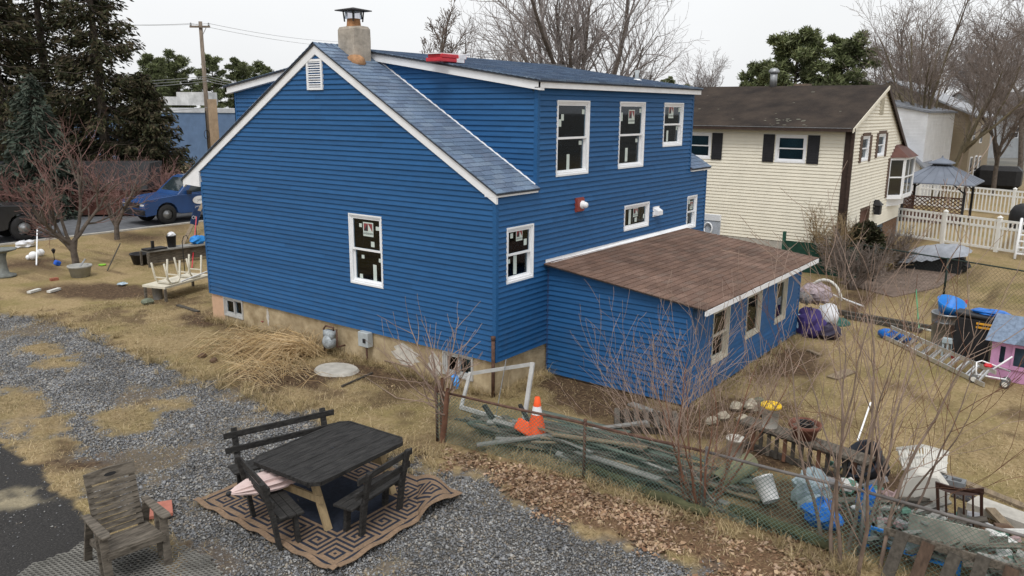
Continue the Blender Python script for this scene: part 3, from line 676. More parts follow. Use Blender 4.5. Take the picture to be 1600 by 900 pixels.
# gable vent
b = MB(); y0, y1, z0, z1 = 4.49, 4.985, 5.615, 6.23
b.box(-.05, y0, z0, -.002, y0+.055, z1); b.box(-.05, y1-.055, z0, -.002, y1, z1); b.box(-.05, y0+.055, z0, -.002, y1-.055, z0+.05); b.box(-.05, y0+.055, z1-.05, -.002, y1-.055, z1)
v_ = b.build('gable_vent', WHITE, house)
b = MB(); b.box(-.012, y0+.05, z0+.04, -.006, y1-.05, z1-.04); b.build('vent_screen', mat('vent_grey', (.30, .31, .33), .8), v_)
for k in range(11):
    z = z0+.065+k*.047; b = MB(); b.add([(-.045, y0+.055, z), (-.045, y1-.055, z), (-.013, y1-.055, z+.03), (-.013, y0+.055, z+.03), (-.045, y0+.055, z+.008), (-.045, y1-.055, z+.008)], [(0, 1, 2, 3), (0, 4, 5, 1), (4, 3, 2, 5)]); b.build('louvre', WHITE, v_)
# windows and stickers
Sg = [(.30, .87, .08, .075, 0), (.88, .85, .10, .08, 0), (.56, .82, .30, .29, 1), (.70, .60, .10, .11, 0), (.30, .38, .08, .075, 0), (.90, .36, .10, .08, 0), (.70, .15, .10, .36, 0), (.22, .07, .09, .09, 0)]
window(house, (0, 0, 0), -Y_, -X_, -GW[0][1], -GW[0][0], GW[0][2], GW[0][3], 'hung', stick=Sg)
S1 = [(.20, .88, .08, .09, 0), (.52, .86, .2, .2, 1), (.78, .70, .09, .12, 0), (.16, .36, .07, .08, 0), (.42, .26, .1, .36, 0)]
SA = [(.10, .72, .09, .14, 0), (.18, .80, .09, .12, 0), (.88, .88, .10, .09, 0), (.86, .42, .11, .08, 0), (.45, .14, .10, .32, 0)]
SB = [(.10, .80, .07, .18, 0), (.52, .80, .28, .30, 1), (.9, .90, .09, .09, 0), (.85, .40, .1, .08, 0), (.42, .17, .11, .30, 0)]
SC = [(.42, .82, .26, .28, 1), (.9, .88, .1, .1, 0), (.35, .2, .09, .26, 0), (.88, .40, .08, .1, 0)]
SH = [(.25, .5, .10, .34, 0), (.5, .68, .22, .2, 1), (.52, .3, .1, .1, 0), (.88, .4, .06, .1, 0)]
SD = [(.3, .85, .09, .1, 0), (.6, .72, .16, .2, 1), (.3, .2, .09, .2, 0)]
for (u0, u1, z0, z1), k, s_ in zip(RW, ['hung', 'hung', 'hung', 'hung', 'fixed', 'hung'], [SA, SB, SC, S1, SH, SD]):
    window(house, (0, 0, 0), X_, -Y_, u0, u1, z0, z1, k, stick=s_)
# bare studs and drywall inside, seen through the panes
STUD = mat('bare_stud', (.55, .43, .29), .8, .15); DRY = mat('drywall', (.62, .62, .60), .9, .08)
for (x, y, z0, h) in ((2.2, .7, 3.32, 2.0), (2.62, .7, 3.32, 2.0), (4.7, .9, 3.32, 2.0), (5.1, .9, 3.32, 2.0), (6.8, .8, 3.32, 2.0), (.7, .8, .67, 2.4), (5.2, .8, .67, 2.4), (.8, 3.2, .67, 2.4), (.8, 3.6, .67, 2.4)):
    b = MB(); b.box(x, y, z0, x+.05, y+.09, z0+h); b.build('stud', STUD, house)
b = MB(); b.box(3.2, 1.6, 3.32, 5.6, 1.65, 5.6); b.box(.4, 1.9, .67, 2.4, 1.95, 3.2); b.box(1.7, 2.2, .67, 1.75, 4.4, 3.1); b.build('drywall_sheet', DRY, house)
# red mounting block with a round white fixture, white dryer vent
b = MB(); b.box(2.58, -.045, 3.21, 2.88, -.004, 3.50); b.box(2.60, -.075, 3.23, 2.86, -.045, 3.48); mb = b.build('light_block', mat('brick_red_plastic', (.26, .055, .045), .5, .1), house)
b = MB(); b.lathe((2.77, -.075, 3.35), [(.0, .12), (.05, .12), (.065, .08), (.065, .04), (.085, .03), (.085, 0)], 14, axis=Matrix.Rotation(math.pi/2, 3, 'X')); b.build('round_fixture', WHITE, mb, True)
b = MB(); b.box(6.04, -.03, 2.76, 6.36, -.004, 3.0); b.prism([(6.08, -.03, 2.97), (6.08, -.15, 2.90), (6.08, -.15, 2.80), (6.08, -.03, 2.80)], (.24, 0, 0)); b.build('dryer_vent', WHITE, house)
# foundation
FND = mat('tan_parged_foundation', (.36, .27, .155), .95, .28, 3, col2=(.50, .405, .265), bump=.35, bscale=25)
b = MB(); wallsheet(b, (0.02, 0, 0), Y_, -X_, lambda z: .02, lambda z: HD-.02, -.25, HZ, BW, (), 0); wallsheet(b, (0, .02, 0), X_, -Y_, lambda z: .02, lambda z: HW, -.25, HZ, (), (), 0)
wallsheet(b, (0, HD-.02, 0), X_, Y_, lambda z: .02, lambda z: HW, -.25, HZ, (), (), 0); wallsheet(b, (HW, 0, 0), Y_, X_, lambda z: .02, lambda z: HD-.02, -.25, HZ, (), (), 0)
b.build('foundation', FND, house)
b = MB(); b.quad((.016, 8.68, -.1), (.016, HD-.024, -.1), (.016, HD-.024, HZ-.01), (.016, 8.68, HZ-.01)); b.build('foundation_paint', mat('pinkish_paint', (.55, .36, .24), .9, .08), house)
PATM = mat('white_patch_mortar', (.50, .47, .42), .95, .25, 9)
for (y, z, ry, rz_) in ((2.35, .33, .36, .22), (1.55, .25, .18, .27), (6.9, .40, .05, .2)):
    b = MB(); n = 18; vs = [(.014, y+ry*math.cos(k*2*math.pi/n)*(1+.25*math.sin(3*k+y)), z+rz_*math.sin(k*2*math.pi/n)*(1+.2*math.sin(5*k))) for k in range(n)]
    b.add(vs, [tuple(range(n))]); b.build('mortar_patch', PATM, house)
BWF = mat('grey_aluminium_frame', (.42, .42, .41), .5, .1)
for (u0, u1, z0, z1) in BW: window(house, (.02, 0, 0), -Y_, -X_, -u1, -u0, z0, z1, 'slide', BWF, .05, name='basement_window')
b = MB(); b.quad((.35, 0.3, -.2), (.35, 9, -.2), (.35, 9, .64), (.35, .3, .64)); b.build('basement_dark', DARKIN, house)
# pipe at the corner
b = MB(); b.tube([(-.07, .0, 1.13), (-.07, 0, .0)], .035, 10); b.tube([(-.07, 0, 1.10), (-.07, 0, 1.17)], .045, 10); b.build('corner_pipe', RUST, house, True)
# electric box and gas meter on the foundation
MET = mat('grey_painted_metal', (.38, .41, .42), .45, .12, 8)
b = MB(); b.box(-.16, 3.28, .34, .0, 3.58, .66); o = b.build('utility_box', MET, house, bevel=.012)
b = MB(); b.box(-.175, 3.34, .44, -.16, 3.42, .53); b.build('box_latch', BLACK, o); b = MB(); b.tube([(-.08, 3.40, .34), (-.08, 3.40, -.02)], .022, 8); b.build('conduit', RUST, o, True)
b = MB(); b.lathe((-.22, 4.40, .30), [(.0, -.13), (.11, -.13), (.15, -.09), (.16, 0), (.15, .09), (.11, .13), (0, .13)], 14, axis=Matrix.Rotation(math.pi/2, 3, 'Y')); b.box(-.30, 4.27, .36, -.14, 4.53, .55); gm = b.build('gas_meter', mat('gas_meter_grey', (.30, .33, .35), .5, .4, 14), house, True)
b = MB(); b.tube([(-.2, 4.30, .55), (-.2, 4.30, .62), (-.2, 4.55, .62), (-.2, 4.62, .55), (-.2, 4.62, -.02)], .022, 8); b.tube([(-.2, 4.2, .6), (-.2, 4.2, .2), (-.1, 4.2, .2), (.03, 4.2, .2)], .02, 8); b.build('gas_pipe', RUST, gm, True)
# chimney (child of the roof): stuccoed stack, clay flue, cap
STU = mat('chimney_stucco', (.36, .32, .27), .95, .28, 4, bump=.5, bscale=14)
cx0, cx1, cy0, cy1 = .50, .95, 4.10, 4.58
b = MB(); vs = []; rr = random.Random(3); prof = [(5.9, 0), (6.35, .0), (6.6, .008), (6.84, .0), (6.90, -.05)]
for z, e in prof:
    for (x, y) in ((cx0, cy0), ((cx0+cx1)/2, cy0-.012), (cx1, cy0), (cx1+.012, (cy0+cy1)/2), (cx1, cy1), ((cx0+cx1)/2, cy1), (cx0, cy1), (cx0-.012, (cy0+cy1)/2)):
        cxm, cym = (cx0+cx1)/2, (cy0+cy1)/2; k = 1+e*2+rr.uniform(-.02, .02)
        vs.append((cxm+(x-cxm)*k, cym+(y-cym)*k, z+rr.uniform(-.012, .012)))
fs = [(i*8+j, i*8+(j+1) % 8, i*8+8+(j+1) % 8, i*8+8+j) for i in range(4) for j in range(8)]+[tuple(32+j for j in range(8))]
b.add(vs, fs); chm = b.build('chimney', STU, roof)
b = MB(); b.lathe((.52, 4.10, 6.15), [(.0, -.14), (.16, -.12), (.22, 0), (.18, .12), (.1, .17), (0, .18)], 10); b.build('mortar_bulge', mat('orange_mortar', (.34, .19, .10), .95, .4, 7), chm, True)
cm = ((cx0+cx1)/2, (cy0+cy1)/2)
b = MB(); b.lathe((cm[0], cm[1], 6.87), [(.20, .0), (.15, .05), (.135, .19), (.11, .19), (.10, 0)], 14); b.build('flue', mat('rusty_clay', (.30, .15, .07), .9, .35, 8), chm, True)
b = MB()
for sx, sy in ((-1, -1), (1, -1), (1, 1), (-1, 1)): b = MB(); b.beam((cm[0]+sx*.13, cm[1]+sy*.13, 7.0), (cm[0]+sx*.15, cm[1]+sy*.15, 7.24), .03, .012); b.build('cap_leg', BLACK, chm)
b = MB(); b.lathe((cm[0], cm[1], 7.06), [(.18, 0), (.18, .14)], 16); b.build('cap_screen', glass('pale_screen', (.75, .75, .78)), chm)
b = MB(); q = .27; b.add([(cm[0]-q, cm[1]-q, 7.21), (cm[0]+q, cm[1]-q, 7.21), (cm[0]+q, cm[1]+q, 7.21), (cm[0]-q, cm[1]+q, 7.21), (cm[0]-q, cm[1]-q, 7.23), (cm[0]+q, cm[1]-q, 7.23), (cm[0]+q, cm[1]+q, 7.23), (cm[0]-q, cm[1]+q, 7.23), (cm[0], cm[1], 7.29)], [(0, 1, 2, 3), (0, 4, 5, 1), (1, 5, 6, 2), (2, 6, 7, 3), (3, 7, 4, 0), (4, 8, 5), (5, 8, 6), (6, 8, 7), (7, 8, 4)]); b.build('chimney_cap', mat('sooty_steel', (.035, .033, .035), .6, .3), chm)
# vent pipe on the dormer roof
vp = OY(995, 122, 1.1); b = MB(); b.tube([(vp.x, 1.1, 5.85), (vp.x, 1.1, 6.22)], .05, 10); pv = b.build('vent_pipe', MET, roof, True)
b = MB(); b.lathe((vp.x, 1.1, 5.95), [(.16, -.02), (.14, .02), (.06, .06)], 12); b.build('pipe_flashing', WHITE, pv)
# --- rear addition
AX0, AX1, AY = 1.66, 7.70, -3.10
za_ = lambda y: 2.27+(y)*.115                                   # underside of the roof along y (y negative)
AW = [(2.60, 3.40, .55, 1.62), (4.30, 5.14, .66, 1.61), (6.05, 6.77, .61, 1.60)]
lo_a = lambda z: 0.0
b = MB()
wallsheet(b, (AX0, 0, 0), -Y_, -X_, lambda z: 0, lambda z: 3.1 if z <= 1.9 else max(.02, (2.27-z)/.115), .0, 2.25, (), (1.9,)); wallsheet(b, (0, AY, 0), X_, -Y_, lambda z: AX0, lambda z: AX1, .0, 1.9, AW)
wallsheet(b, (AX1, 0, 0), -Y_, X_, lambda z: 0, lambda z: 3.1 if z <= 1.9 else max(.02, (2.27-z)/.115), .0, 2.25, (), (1.9,)); b.quad((AX0, AY, .05), (AX1, AY, .05), (AX1, 0, .05), (AX0, 0, .05))
b.build('addition_inner_wall', mat('addition_inside', (.16, .12, .08), .9, .4, 3), house)
siding(house, (AX0, 0, 0), -Y_, -X_, lambda z: .03, lambda z: 3.06 if z <= 1.9 else max(.02, (2.27-z)/.115), .04, 2.24)
siding(house, (0, AY, 0), X_, -Y_, lambda z: AX0+.045, lambda z: AX1-.04, .06, 1.89, AW)
b = MB(); b.box(AX0-.026, AY-.026, 0, AX0+.06, AY, 1.9); b.box(AX0-.026, AY, 0, AX0, AY+.06, 1.9); b.build('corner_post', BLUE, house)
b = MB(); b.box(AX1-.06, AY-.026, 0, AX1+.026, AY, 1.9); b.build('corner_post', BLUE, house)
b = MB(); b.box(AX0-.03, -.055, .0, AX0-.003, -.02, 2.24); b.build('inside_corner_post', mat('dark_blue_post', (.03, .06, .15), .5, .1), house)
WF2 = mat('beige_window_frame', (.50, .47, .40), .6, .12)
for k, (u0, u1, z0, z1) in enumerate(AW): window(house, (0, AY, 0), X_, -Y_, u0, u1, z0, z1, 'hung' if k == 0 else 'fixed', WF2, .05, gl=glass('old_glass', (.9, .9, .88), 1.25), name='addition_window')
JUNK = mat('crumpled_plastic', (.50, .47, .40), .5, .35, 9, bump=.8, bscale=12); JBL = mat('blue_ball', (.02, .16, .55), .4, .1)
def crumple(b, c, sx, sy, sz, seed, n=10, m=7, amp=.28):
    c = Vector(c); vs = []; r_ = random.Random(seed)
    for i in range(m+1):
        for j in range(n):
            t = 2*math.pi*j/n; p_ = math.pi*i/m-math.pi/2; k = 1+r_.uniform(-amp, amp)
            vs.append(c+Vector((sx*math.cos(p_)*math.cos(t)*k, sy*math.cos(p_)*math.sin(t)*k, sz*math.sin(p_)*k)))
    fs = [(i*n+j, i*n+(j+1) % n, (i+1)*n+(j+1) % n, (i+1)*n+j) for i in range(m) for j in range(n)]
    b.add(vs, fs); return b
b = MB(); 
for (x, z, sx, sz, sd) in ((2.9, 1.35, .25, .25, 1), (4.6, 1.35, .3, .25, 2), (4.75, .95, .35, .3, 3), (6.4, 1.4, .3, .2, 4), (6.5, .9, .3, .15, 5), (3.05, .75, .3, .15, 6)): crumple(b, (x, AY+.35, z), sx, .2, sz, sd)
b.build('window_clutter', JUNK, house)
b = MB(); crumple(b, (6.22, AY+.14, .82), .09, .09, .09, 9, 14, 10, .0); crumple(b, (4.5, AY+.14, 1.2), .1, .06, .08, 9, 14, 10, .05); b.build('blue_clutter', JBL, house, True)
zA = lambda y: 2.30+y*.118
b = MB(); b.prism([(1.50, .0, zA(0)-.03), (1.50, -3.42, zA(-3.42)-.03), (1.50, -3.42, zA(-3.42)), (1.50, 0, zA(0))], (6.35, 0, 0)); ar = b.build('addition_roof', DECK, house)
shingles(ar, (0, -3.44, zA(-3.44)), X_, (0, 1, .118), 0, 0, 1.48, 7.87, 3.46, SHR, tab=.32, exp_=.15, limit=300)
b = MB(); b.box(1.50, -3.45, 1.79, 7.87, -3.41, 1.885); b.build('addition_fascia', WHITE, house)
b = MB(); b.prism([(1.55, -.003, 2.262), (1.72, -.12, 2.315), (1.55, -.12, 2.318)], (.01, 0, 0)); b.add([(1.56, -.02, 2.385), (7.95, -.02, 2.385), (7.95, -.10, 2.305), (1.72, -.10, 2.305), (1.56, -.024, 2.30)], [(0, 1, 2, 3, 4)]); b.build('wall_flashing', WHITE, house)
# red and white shingle bundles left on the dormer roof
RB = mat('red_wrapper', (.50, .035, .05), .45, .15); WB = mat('white_wrapper', (.75, .74, .76), .4, .1)
yb_ = 2.2; c0 = OY(672, 94, yb_); c1 = OY(720, 97, yb_)
for k in range(2):
    z0 = zd(yb_)+.05+k*.075; dx = (.0, .06)[k]
    t = thing('shingle_bundle', ['red wrapped shingle bundle lying directly on the dormer roof', 'red wrapped shingle bundle stacked on another on the dormer roof'][k], 'bundle', (c0.x+dx+.1, yb_, z0), 'shingle bundles on the roof')
    b = MB(); b.obox((c0.x+dx+.45, yb_, z0+.04), (.80, .36, .072), euler(-.0, .0, .06)); b.build('wrapper', RB, t, bevel=.01)
    b = MB(); b.obox((c0.x+dx+.45+.24, yb_-.005, z0+.041), (.22, .367, .076), euler(0, 0, .06)); b.build('label_band', WB, t)
b = MB(); b.obox((c0.x+.55, yb_+.02, zd(yb_)+.215), (1.0, .34, .02), euler(0, -.02, .03)); tag(b.build('foam_board', WB, loc=(c0.x+.55, yb_, zd(yb_)+.2)), 'flat white board on top of the red shingle bundles', 'board')
# ================================================================ NEIGHBOUR HOUSE (cream, gable end to the right)
CREAM = mat('cream_vinyl', (.78, .735, .62), .6, .05, 2); BRN = mat('dark_brown_trim', (.045, .028, .022), .6, .25, 6)
ROOF2 = mat('mossy_dark_shingle', (.026, .018, .015), .95, .4, 1.0, col2=(.050, .036, .027), bump=.5, bscale=18)
SHUT = mat('black_shutter', (.022, .022, .026), .6, .2); BRS = mat('brown_shutter', (.11, .07, .05), .7, .3)
NX, NY, NYE, NXR = 17.0, -1.56, 12.0, 25.6; NE = 4.77; NRX, NRZ = 21.15, 6.16
nh = thing('cream_house', 'cream vinyl sided house with dark brown roof behind the blue house', 'house', (NX, NY, 0))
ztop = lambda x: NE+(x-NX)*(NRZ-NE)/(NRX-NX) if x < NRX else NRZ-(x-NRX)*.56
W1 = [(.14-.29, 1.2-.29, 3.5, 4.46), (3.3, 4.6, 3.5, 4.46)]
zl = lambda z: NX+max(0, (z-NE))/((NRZ-NE)/(NRX-NX)); zh = lambda z: min(NXR, NRX+(NRZ-z)/.56)
q1, q2 = OY(1340, 216, NY), OY(1360, 250, NY); q3, q4 = OY(1371, 209, NY), OY(1386, 243, NY)
GW2 = [(OY(1347, 0+217, NY).x, OY(1358, 217, NY).x, 3.55, 4.42), (OY(1372, 212, NY).x, OY(1383, 212, NY).x, 3.62, 4.45)]
d0, d1 = OY(1343, 330, NY).x, OY(1358, 330, NY).x
DOOR = [(d0, d1, .0, 1.85)]
b = MB(); wallsheet(b, (NX, 0, 0), Y_, -X_, lambda z: NY, lambda z: NYE, 0, NE, W1); wallsheet(b, (0, NY, 0), X_, -Y_, zl, zh, 0, NRZ-.05, GW2+DOOR, (NE, 3.67))
b.quad((NX+.5, NY+.6, .0), (NX+.5, NYE, 0), (NX+.5, NYE, 4.7), (NX+.5, NY+.6, 4.7)); b.quad((NX+.2, NY+.6, 0), (NXR, NY+.6, 0), (NXR, NY+.6, 4), (NX+.2, NY+.6, 4)); b.quad((NXR, NY, 0), (NXR, NYE, 0), (NXR, NYE, 3.6), (NXR, NY, 3.6)); b.quad((NX, NYE, 0), (NXR, NYE, 0), (NXR, NYE, 3.6), (NX, NYE, 4.7))
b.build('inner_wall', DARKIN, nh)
al = siding(nh, (NX, 0, 0), Y_, -X_, lambda z: NY+.14, lambda z: NYE, .75, NE-.1, W1, .115, CREAM, .026, join=True); al.build('front_siding', CREAM, nh)
al = siding(nh, (0, NY, 0), X_, -Y_, lambda z: zl(z)+.16, zh, .95, NRZ-.12, GW2+DOOR, .115, CREAM, .034, join=True); al.build('gable_siding', CREAM, nh)
BRK = mat('brown_brick', (.20, .12, .075), .9, .4, 9)
b = MB(); b.box(NX-.01, NY+.02, 0, NX+.05, NYE, .75); b.build('foundation', CONC, nh)
for r_ in range(11):
    for c_ in range(12):
        x = NXR-2.6+c_*.215+(.1 if r_ % 2 else 0)
        if x+.2 < NXR: b = MB(); b.box(x, NY-.01, .06+r_*.078, x+.2, NY+.05, .06+r_*.078+.066); b.build('brick', BRK, nh)
b = MB(); b.box(NX-.05, NY-.05, 0, NX+.02, NY+.16, NE); b.box(NX+.02, NY-.05, 0, NX+.18, NY, NE); b.build('corner_board', BRN, nh)
b = MB(); b.box(NX-.14, NY-.15, 0.1, NX-.05, NY-.05, NE-.05); b.build('downspout', BRN, nh)
b = MB(); th = .06
def roofslab(b, x0, x1, zf, y0, y1, t=.08): b.prism([(x0, y0, zf(x0)), (x1, y0, zf(x1)), (x1, y0, zf(x1)-t), (x0, y0, zf(x0)-t)], (0, y1-y0, 0))
zt2 = lambda x: NRZ+.06-(NRX-x)*(NRZ-NE)/(NRX-NX); zt3 = lambda x: NRZ+.06-(x-NRX)*.56
roofslab(b, NX-.32, NRX, zt2, NY-.12, NYE+.3); roofslab(b, NRX, NXR+.35, zt3, NY-.12, NYE+.3); rf2 = b.build('roof', ROOF2, nh)
LICH = mat('pale_lichen', (.13, .125, .10), .95, .3, 9); b = MB(); r_ = random.Random(2)
for k in range(30):
    if k < 22: x, y = NX+r_.uniform(-.2, .5), r_.uniform(-.2, 1.6)
    else: x, y = NX+r_.uniform(0, 4), r_.uniform(-1.3, 5)
    z = zt2(x)+.004; a = r_.uniform(.015, .05); n = 7
    vs = [(x+a*math.cos(j)*r_.uniform(.6, 1.4), y+a*1.6*math.sin(j)*r_.uniform(.6, 1.4), 0) for j in np.linspace(0, 5.4, n)]
    b.add([(u, v, zt2(u)+.004) for u, v, _ in vs], [tuple(range(n))])
tag(b.build('lichen', LICH, rf2), kind='stuff')
b = MB(); b.box(NX-.42, NY-.1, zt2(NX-.32)-.12, NX-.33, NYE, zt2(NX-.32)-.01); b.build('gutter', BRN, nh); b = MB(); b.box(NX-.435, NY-.1, zt2(NX-.32)-.012, NX-.405, NYE, zt2(NX-.32)+.004); b.build('gutter_lip', STEEL, nh)
b = MB(); b.prism([(NRX, NY-.15, zt3(NRX)-.03), (NXR+.35, NY-.15, zt3(NXR+.35)-.03), (NXR+.35, NY-.15, zt3(NXR+.35)-.22), (NRX, NY-.15, zt3(NRX)-.22)], (0, .04, 0)); b.build('rake_board', BRN, nh)
b = MB(); b.prism([(NX-.3, NY-.145, zt2(NX-.3)-.03), (NRX, NY-.145, zt2(NRX)-.03), (NRX, NY-.145, zt2(NRX)-.16), (NX-.3, NY-.145, zt2(NX-.3)-.16)], (0, .03, 0)); b.build('rake_board', CREAM, nh)
for (u0, u1, z0, z1) in W1:
    window(nh, (NX, 0, 0), -Y_, -X_, -u1, -u0, z0, z1, 'hung', WHITE, .09, gl=glass('curtained_glass', (.5, .62, .66), 1.7))
    for s_ in (-1, 1):
        yc = u1+.24 if s_ > 0 else u0-.24
        b = MB(); b.box(NX-.05, yc-.2, z0, NX-.02, yc+.2, z1)
        for k in range(11): b.box(NX-.06, yc-.15, z0+.06+k*.08, NX-.05, yc+.15, z0+.11+k*.08)
        b.build('shutter', SHUT, nh)
    b = MB(); b.quad((NX+.18, u0, z0), (NX+.18, u1, z0), (NX+.18, u1, z1), (NX+.18, u0, z1)); b.build('curtain', mat('pale_curtain', (.25, .33, .34), .9, .2, 2), nh)
for (u0, u1, z0, z1) in GW2:
    window(nh, (0, NY, 0), X_, -Y_, u0, u1, z0, z1, 'hung', WHITE, .07)
    for s_ in (-1, 1): xc = u1+.16 if s_ > 0 else u0-.16; b = MB(); b.box(xc-.13, NY-.05, z0-.03, xc+.13, NY-.02, z1+.03); b.build('shutter', BRS, nh)
    b = MB(); b.box(u0-.02, NY-.055, z1+.01, u1+.02, NY-.02, z1+.12); b.build('window_head', BRS, nh)
# bay window with copper roof
bx0, bx1 = OY(1386, 290, NY).x, OY(1409, 290, NY).x; bz0, bz1 = 1.95, 3.50
b = MB(); poly = [(bx0, NY), (bx0+.5, NY-.45), (bx1-.5, NY-.45), (bx1, NY)]
bay = None
for z0, z1, e in ((bz0-.08, bz0+.08, .03), (bz1-.1, bz1, .03)):
    b.prism([(x+(e if x > (bx0+bx1)/2 else -e), y-e, z0) for x, y in poly], (0, 0, z1-z0))
for (x, y) in poly: b.box(x-.05, y-.05, bz0, x+.05, y+.04, bz1)
b.box((bx0+bx1)/2-.02, NY-.47, bz0, (bx0+bx1)/2+.02, NY-.44, bz1); b.prism([(bx0+.05, NY, bz0-.08), (bx1-.05, NY, bz0-.08), (bx1-.9, NY-.3, bz0-.08), (bx0+.9, NY-.3, bz0-.08)], (0, 0, -.3))
bay = b.build('bay_window', WHITE, nh)
for i in range(3):
    (x0, y0), (x1, y1) = poly[i], poly[i+1]; b = MB(); b.quad((x0, y0, bz0), (x1, y1, bz0), (x1, y1, bz1-.1), (x0, y0, bz1-.1)); b.build('pane', glass('dark_pane', (.12, .13, .15), 1.5), bay)
b = MB(); b.beam((bx0+.5, NY-.46, (bz0+bz1)/2), (bx1-.5, NY-.46, (bz0+bz1)/2), .04, .05); b.beam((bx0, NY-.01, (bz0+bz1)/2), (bx0+.5, NY-.46, (bz0+bz1)/2), .04, .05); b.build('meeting_rail', WHITE, bay)
b = MB(); e = .12; pr_ = [(bx0-e, NY), (bx0+.45, NY-.6), (bx1-.45, NY-.6), (bx1+e, NY)]
b.add([(x, y, bz1) for x, y in pr_]+[(bx0+.7, NY, bz1+.5), (bx1-.7, NY, bz1+.5)], [(0, 1, 4), (1, 2, 5, 4), (2, 3, 5), (0, 3, 2, 1)]); b.build('bay_roof', mat('copper_brown_metal', (.10, .042, .032), .6, .25, 3), nh)
for s_ in (bx0-.22, ): b = MB(); b.box(s_-.14, NY-.05, bz0, s_+.14, NY-.02, bz1); b.build('shutter', BRS, nh)
# side door, lantern, gable vent
b = MB(); b.box(d0, NY-.02, 0, d0+.1, NY+.08, 1.85); b.box(d1-.1, NY-.02, 0, d1, NY+.08, 1.85); b.box(d0+.1, NY-.02, 1.75, d1-.1, NY+.08, 1.85); dr = b.build('door_frame', BRS, nh)
b = MB(); b.box(d0+.1, NY+.06, 0, d1-.1, NY+.1, 1.75); b.build('door', mat('reddish_brown_door', (.11, .045, .03), .6, .3), nh)
lp = OY(1364, 326, NY); b = MB(); b.box(lp.x-.15, NY-.28, lp.z-.2, lp.x+.15, NY-.08, lp.z+.15); b.prism([(lp.x-.2, NY-.33, lp.z+.15), (lp.x+.2, NY-.33, lp.z+.15), (lp.x, NY-.18, lp.z+.35)], (0, .26, 0)); b.box(lp.x-.03, NY-.1, lp.z-.05, lp.x+.03, NY, lp.z+.05); b.build('wall_lantern', BLACK, nh)
gv = OY(1378, 158, NY); b = MB(); b.box(gv.x-.3, NY-.035, 5.15, gv.x+.3, NY-.01, 5.75)
for k in range(9): b.box(gv.x-.25, NY-.05, 5.19+k*.06, gv.x+.25, NY-.035, 5.215+k*.06)
b.build('gable_vent', mat('vent_cream', (.5, .46, .36), .7), nh)
pp = OX(1208, 134, NRX); b = MB(); b.tube([(NRX, pp.y, NRZ), (NRX, pp.y, NRZ+.62)], .14, 12); b.lathe((NRX, pp.y, NRZ+.62), [(.2, -.05), (.22, .02), (.12, .12), (0, .14)], 12); b.build('vent_stack', STEEL, rf2, True)
sk = OX(1248, 135, NRX); b = MB(); b.box(NRX+.6, sk.y-.1, NRZ-.4, NRX+1.3, sk.y+.4, NRZ+.16); b.build('back_chimney', mat('pale_brick', (.16, .12, .09), .9, .3), rf2)
# ================================================================ HOUSES FARTHER BACK
def small_house(name, label, c, rz, L, D, H, RH, wall, roofm, wins=(), along=True, ov=.3):
    """ridge runs along local x; wins: (side, u, z, w, h); side 0 = local -y face, 1 = local -x gable"""
    t = thing(name, label, 'house', c); R = rotz(rz); c = Vector(c); P = lambda x, y, z: c+R @ Vector((x, y, z))
    b = MB(); vs = [P(x, y, z) for (x, y, z) in ((0, 0, 0), (L, 0, 0), (L, D, 0), (0, D, 0), (0, 0, H), (L, 0, H), (L, D, H), (0, D, H), (0, D/2, H+RH), (L, D/2, H+RH))]
    b.add(vs, [(0, 1, 5, 4), (2, 3, 7, 6), (0, 4, 8, 7, 3), (1, 2, 6, 9, 5)]); b.build('wall', wall, t)
    b = MB(); k = RH/(D/2)
    for s_ in (0, 1):
        y0, y1 = (-ov, D/2) if s_ == 0 else (D+ov, D/2)
        b.prism([P(-ov, y0, H-ov*k+.02), P(-ov, y1, H+RH+.02), P(-ov, y1, H+RH+.14), P(-ov, y0, H-ov*k+.14)], R @ Vector((L+2*ov, 0, 0)))
    rf = b.build('roof', roofm, t)
    for (s_, u, z, w, h) in wins:
        O = P(0, 0, 0) if s_ == 0 else P(0, D, 0); U = R @ (X_ if s_ == 0 else -Y_); Nn = R @ (-Y_ if s_ == 0 else -X_)
        b = MB(); Q = lambda a, zz, n: O+U*a+Nn*n+Vector((0, 0, zz))
        b.prism([Q(u-.08, z-.08, 0), Q(u+w+.08, z-.08, 0), Q(u+w+.08, z+h+.08, 0), Q(u-.08, z+h+.08, 0)], Nn*.05); f = b.build('window', WHITE, t)
        b = MB(); b.prism([Q(u, z, .02), Q(u+w, z, .02), Q(u+w, z+h, .02), Q(u, z+h, .02)], Nn*.04); b.build('pane', mat('far_pane', (.03, .035, .045), .15, .3, 1, spec=.6), f)
        b = MB(); b.prism([Q(u, z+h/2-.02, .05), Q(u+w, z+h/2-.02, .05), Q(u+w, z+h/2+.03, .05), Q(u, z+h/2+.03, .05)], Nn*.02); b.build('rail', WHITE, f)
    return t, P, R
def clap(nm, col, n):
    """far siding: horizontal courses too small to pick apart"""
    if nm in MATS: return MATS[nm]
    m = mat(nm, col, .7, .08, 2, world=True); N = m.node_tree.nodes; L = m.node_tree.links
    w = N.new('ShaderNodeTexWave'); w.wave_type = 'BANDS'; w.bands_direction = 'Z'; w.wave_profile = 'SAW'; w.inputs['Scale'].default_value = n
    g = N.new('ShaderNodeNewGeometry'); L.new(g.outputs['Position'], w.inputs[0]); bp = N.new('ShaderNodeBump'); bp.inputs['Distance'].default_value = .05; bp.inputs['Strength'].default_value = .9
    L.new(w.outputs[1], bp.inputs['Height']); L.new(bp.outputs[0], N['Principled BSDF'].inputs['Normal']); return m
GRF = mat('grey_far_shingle', (.17, .18, .20), .9, .25, 2, world=True); TAN = clap('tan_far_vinyl', (.36, .30, .22), 1.6); WHF = clap('white_far_vinyl', (.74, .76, .80), 1.6)
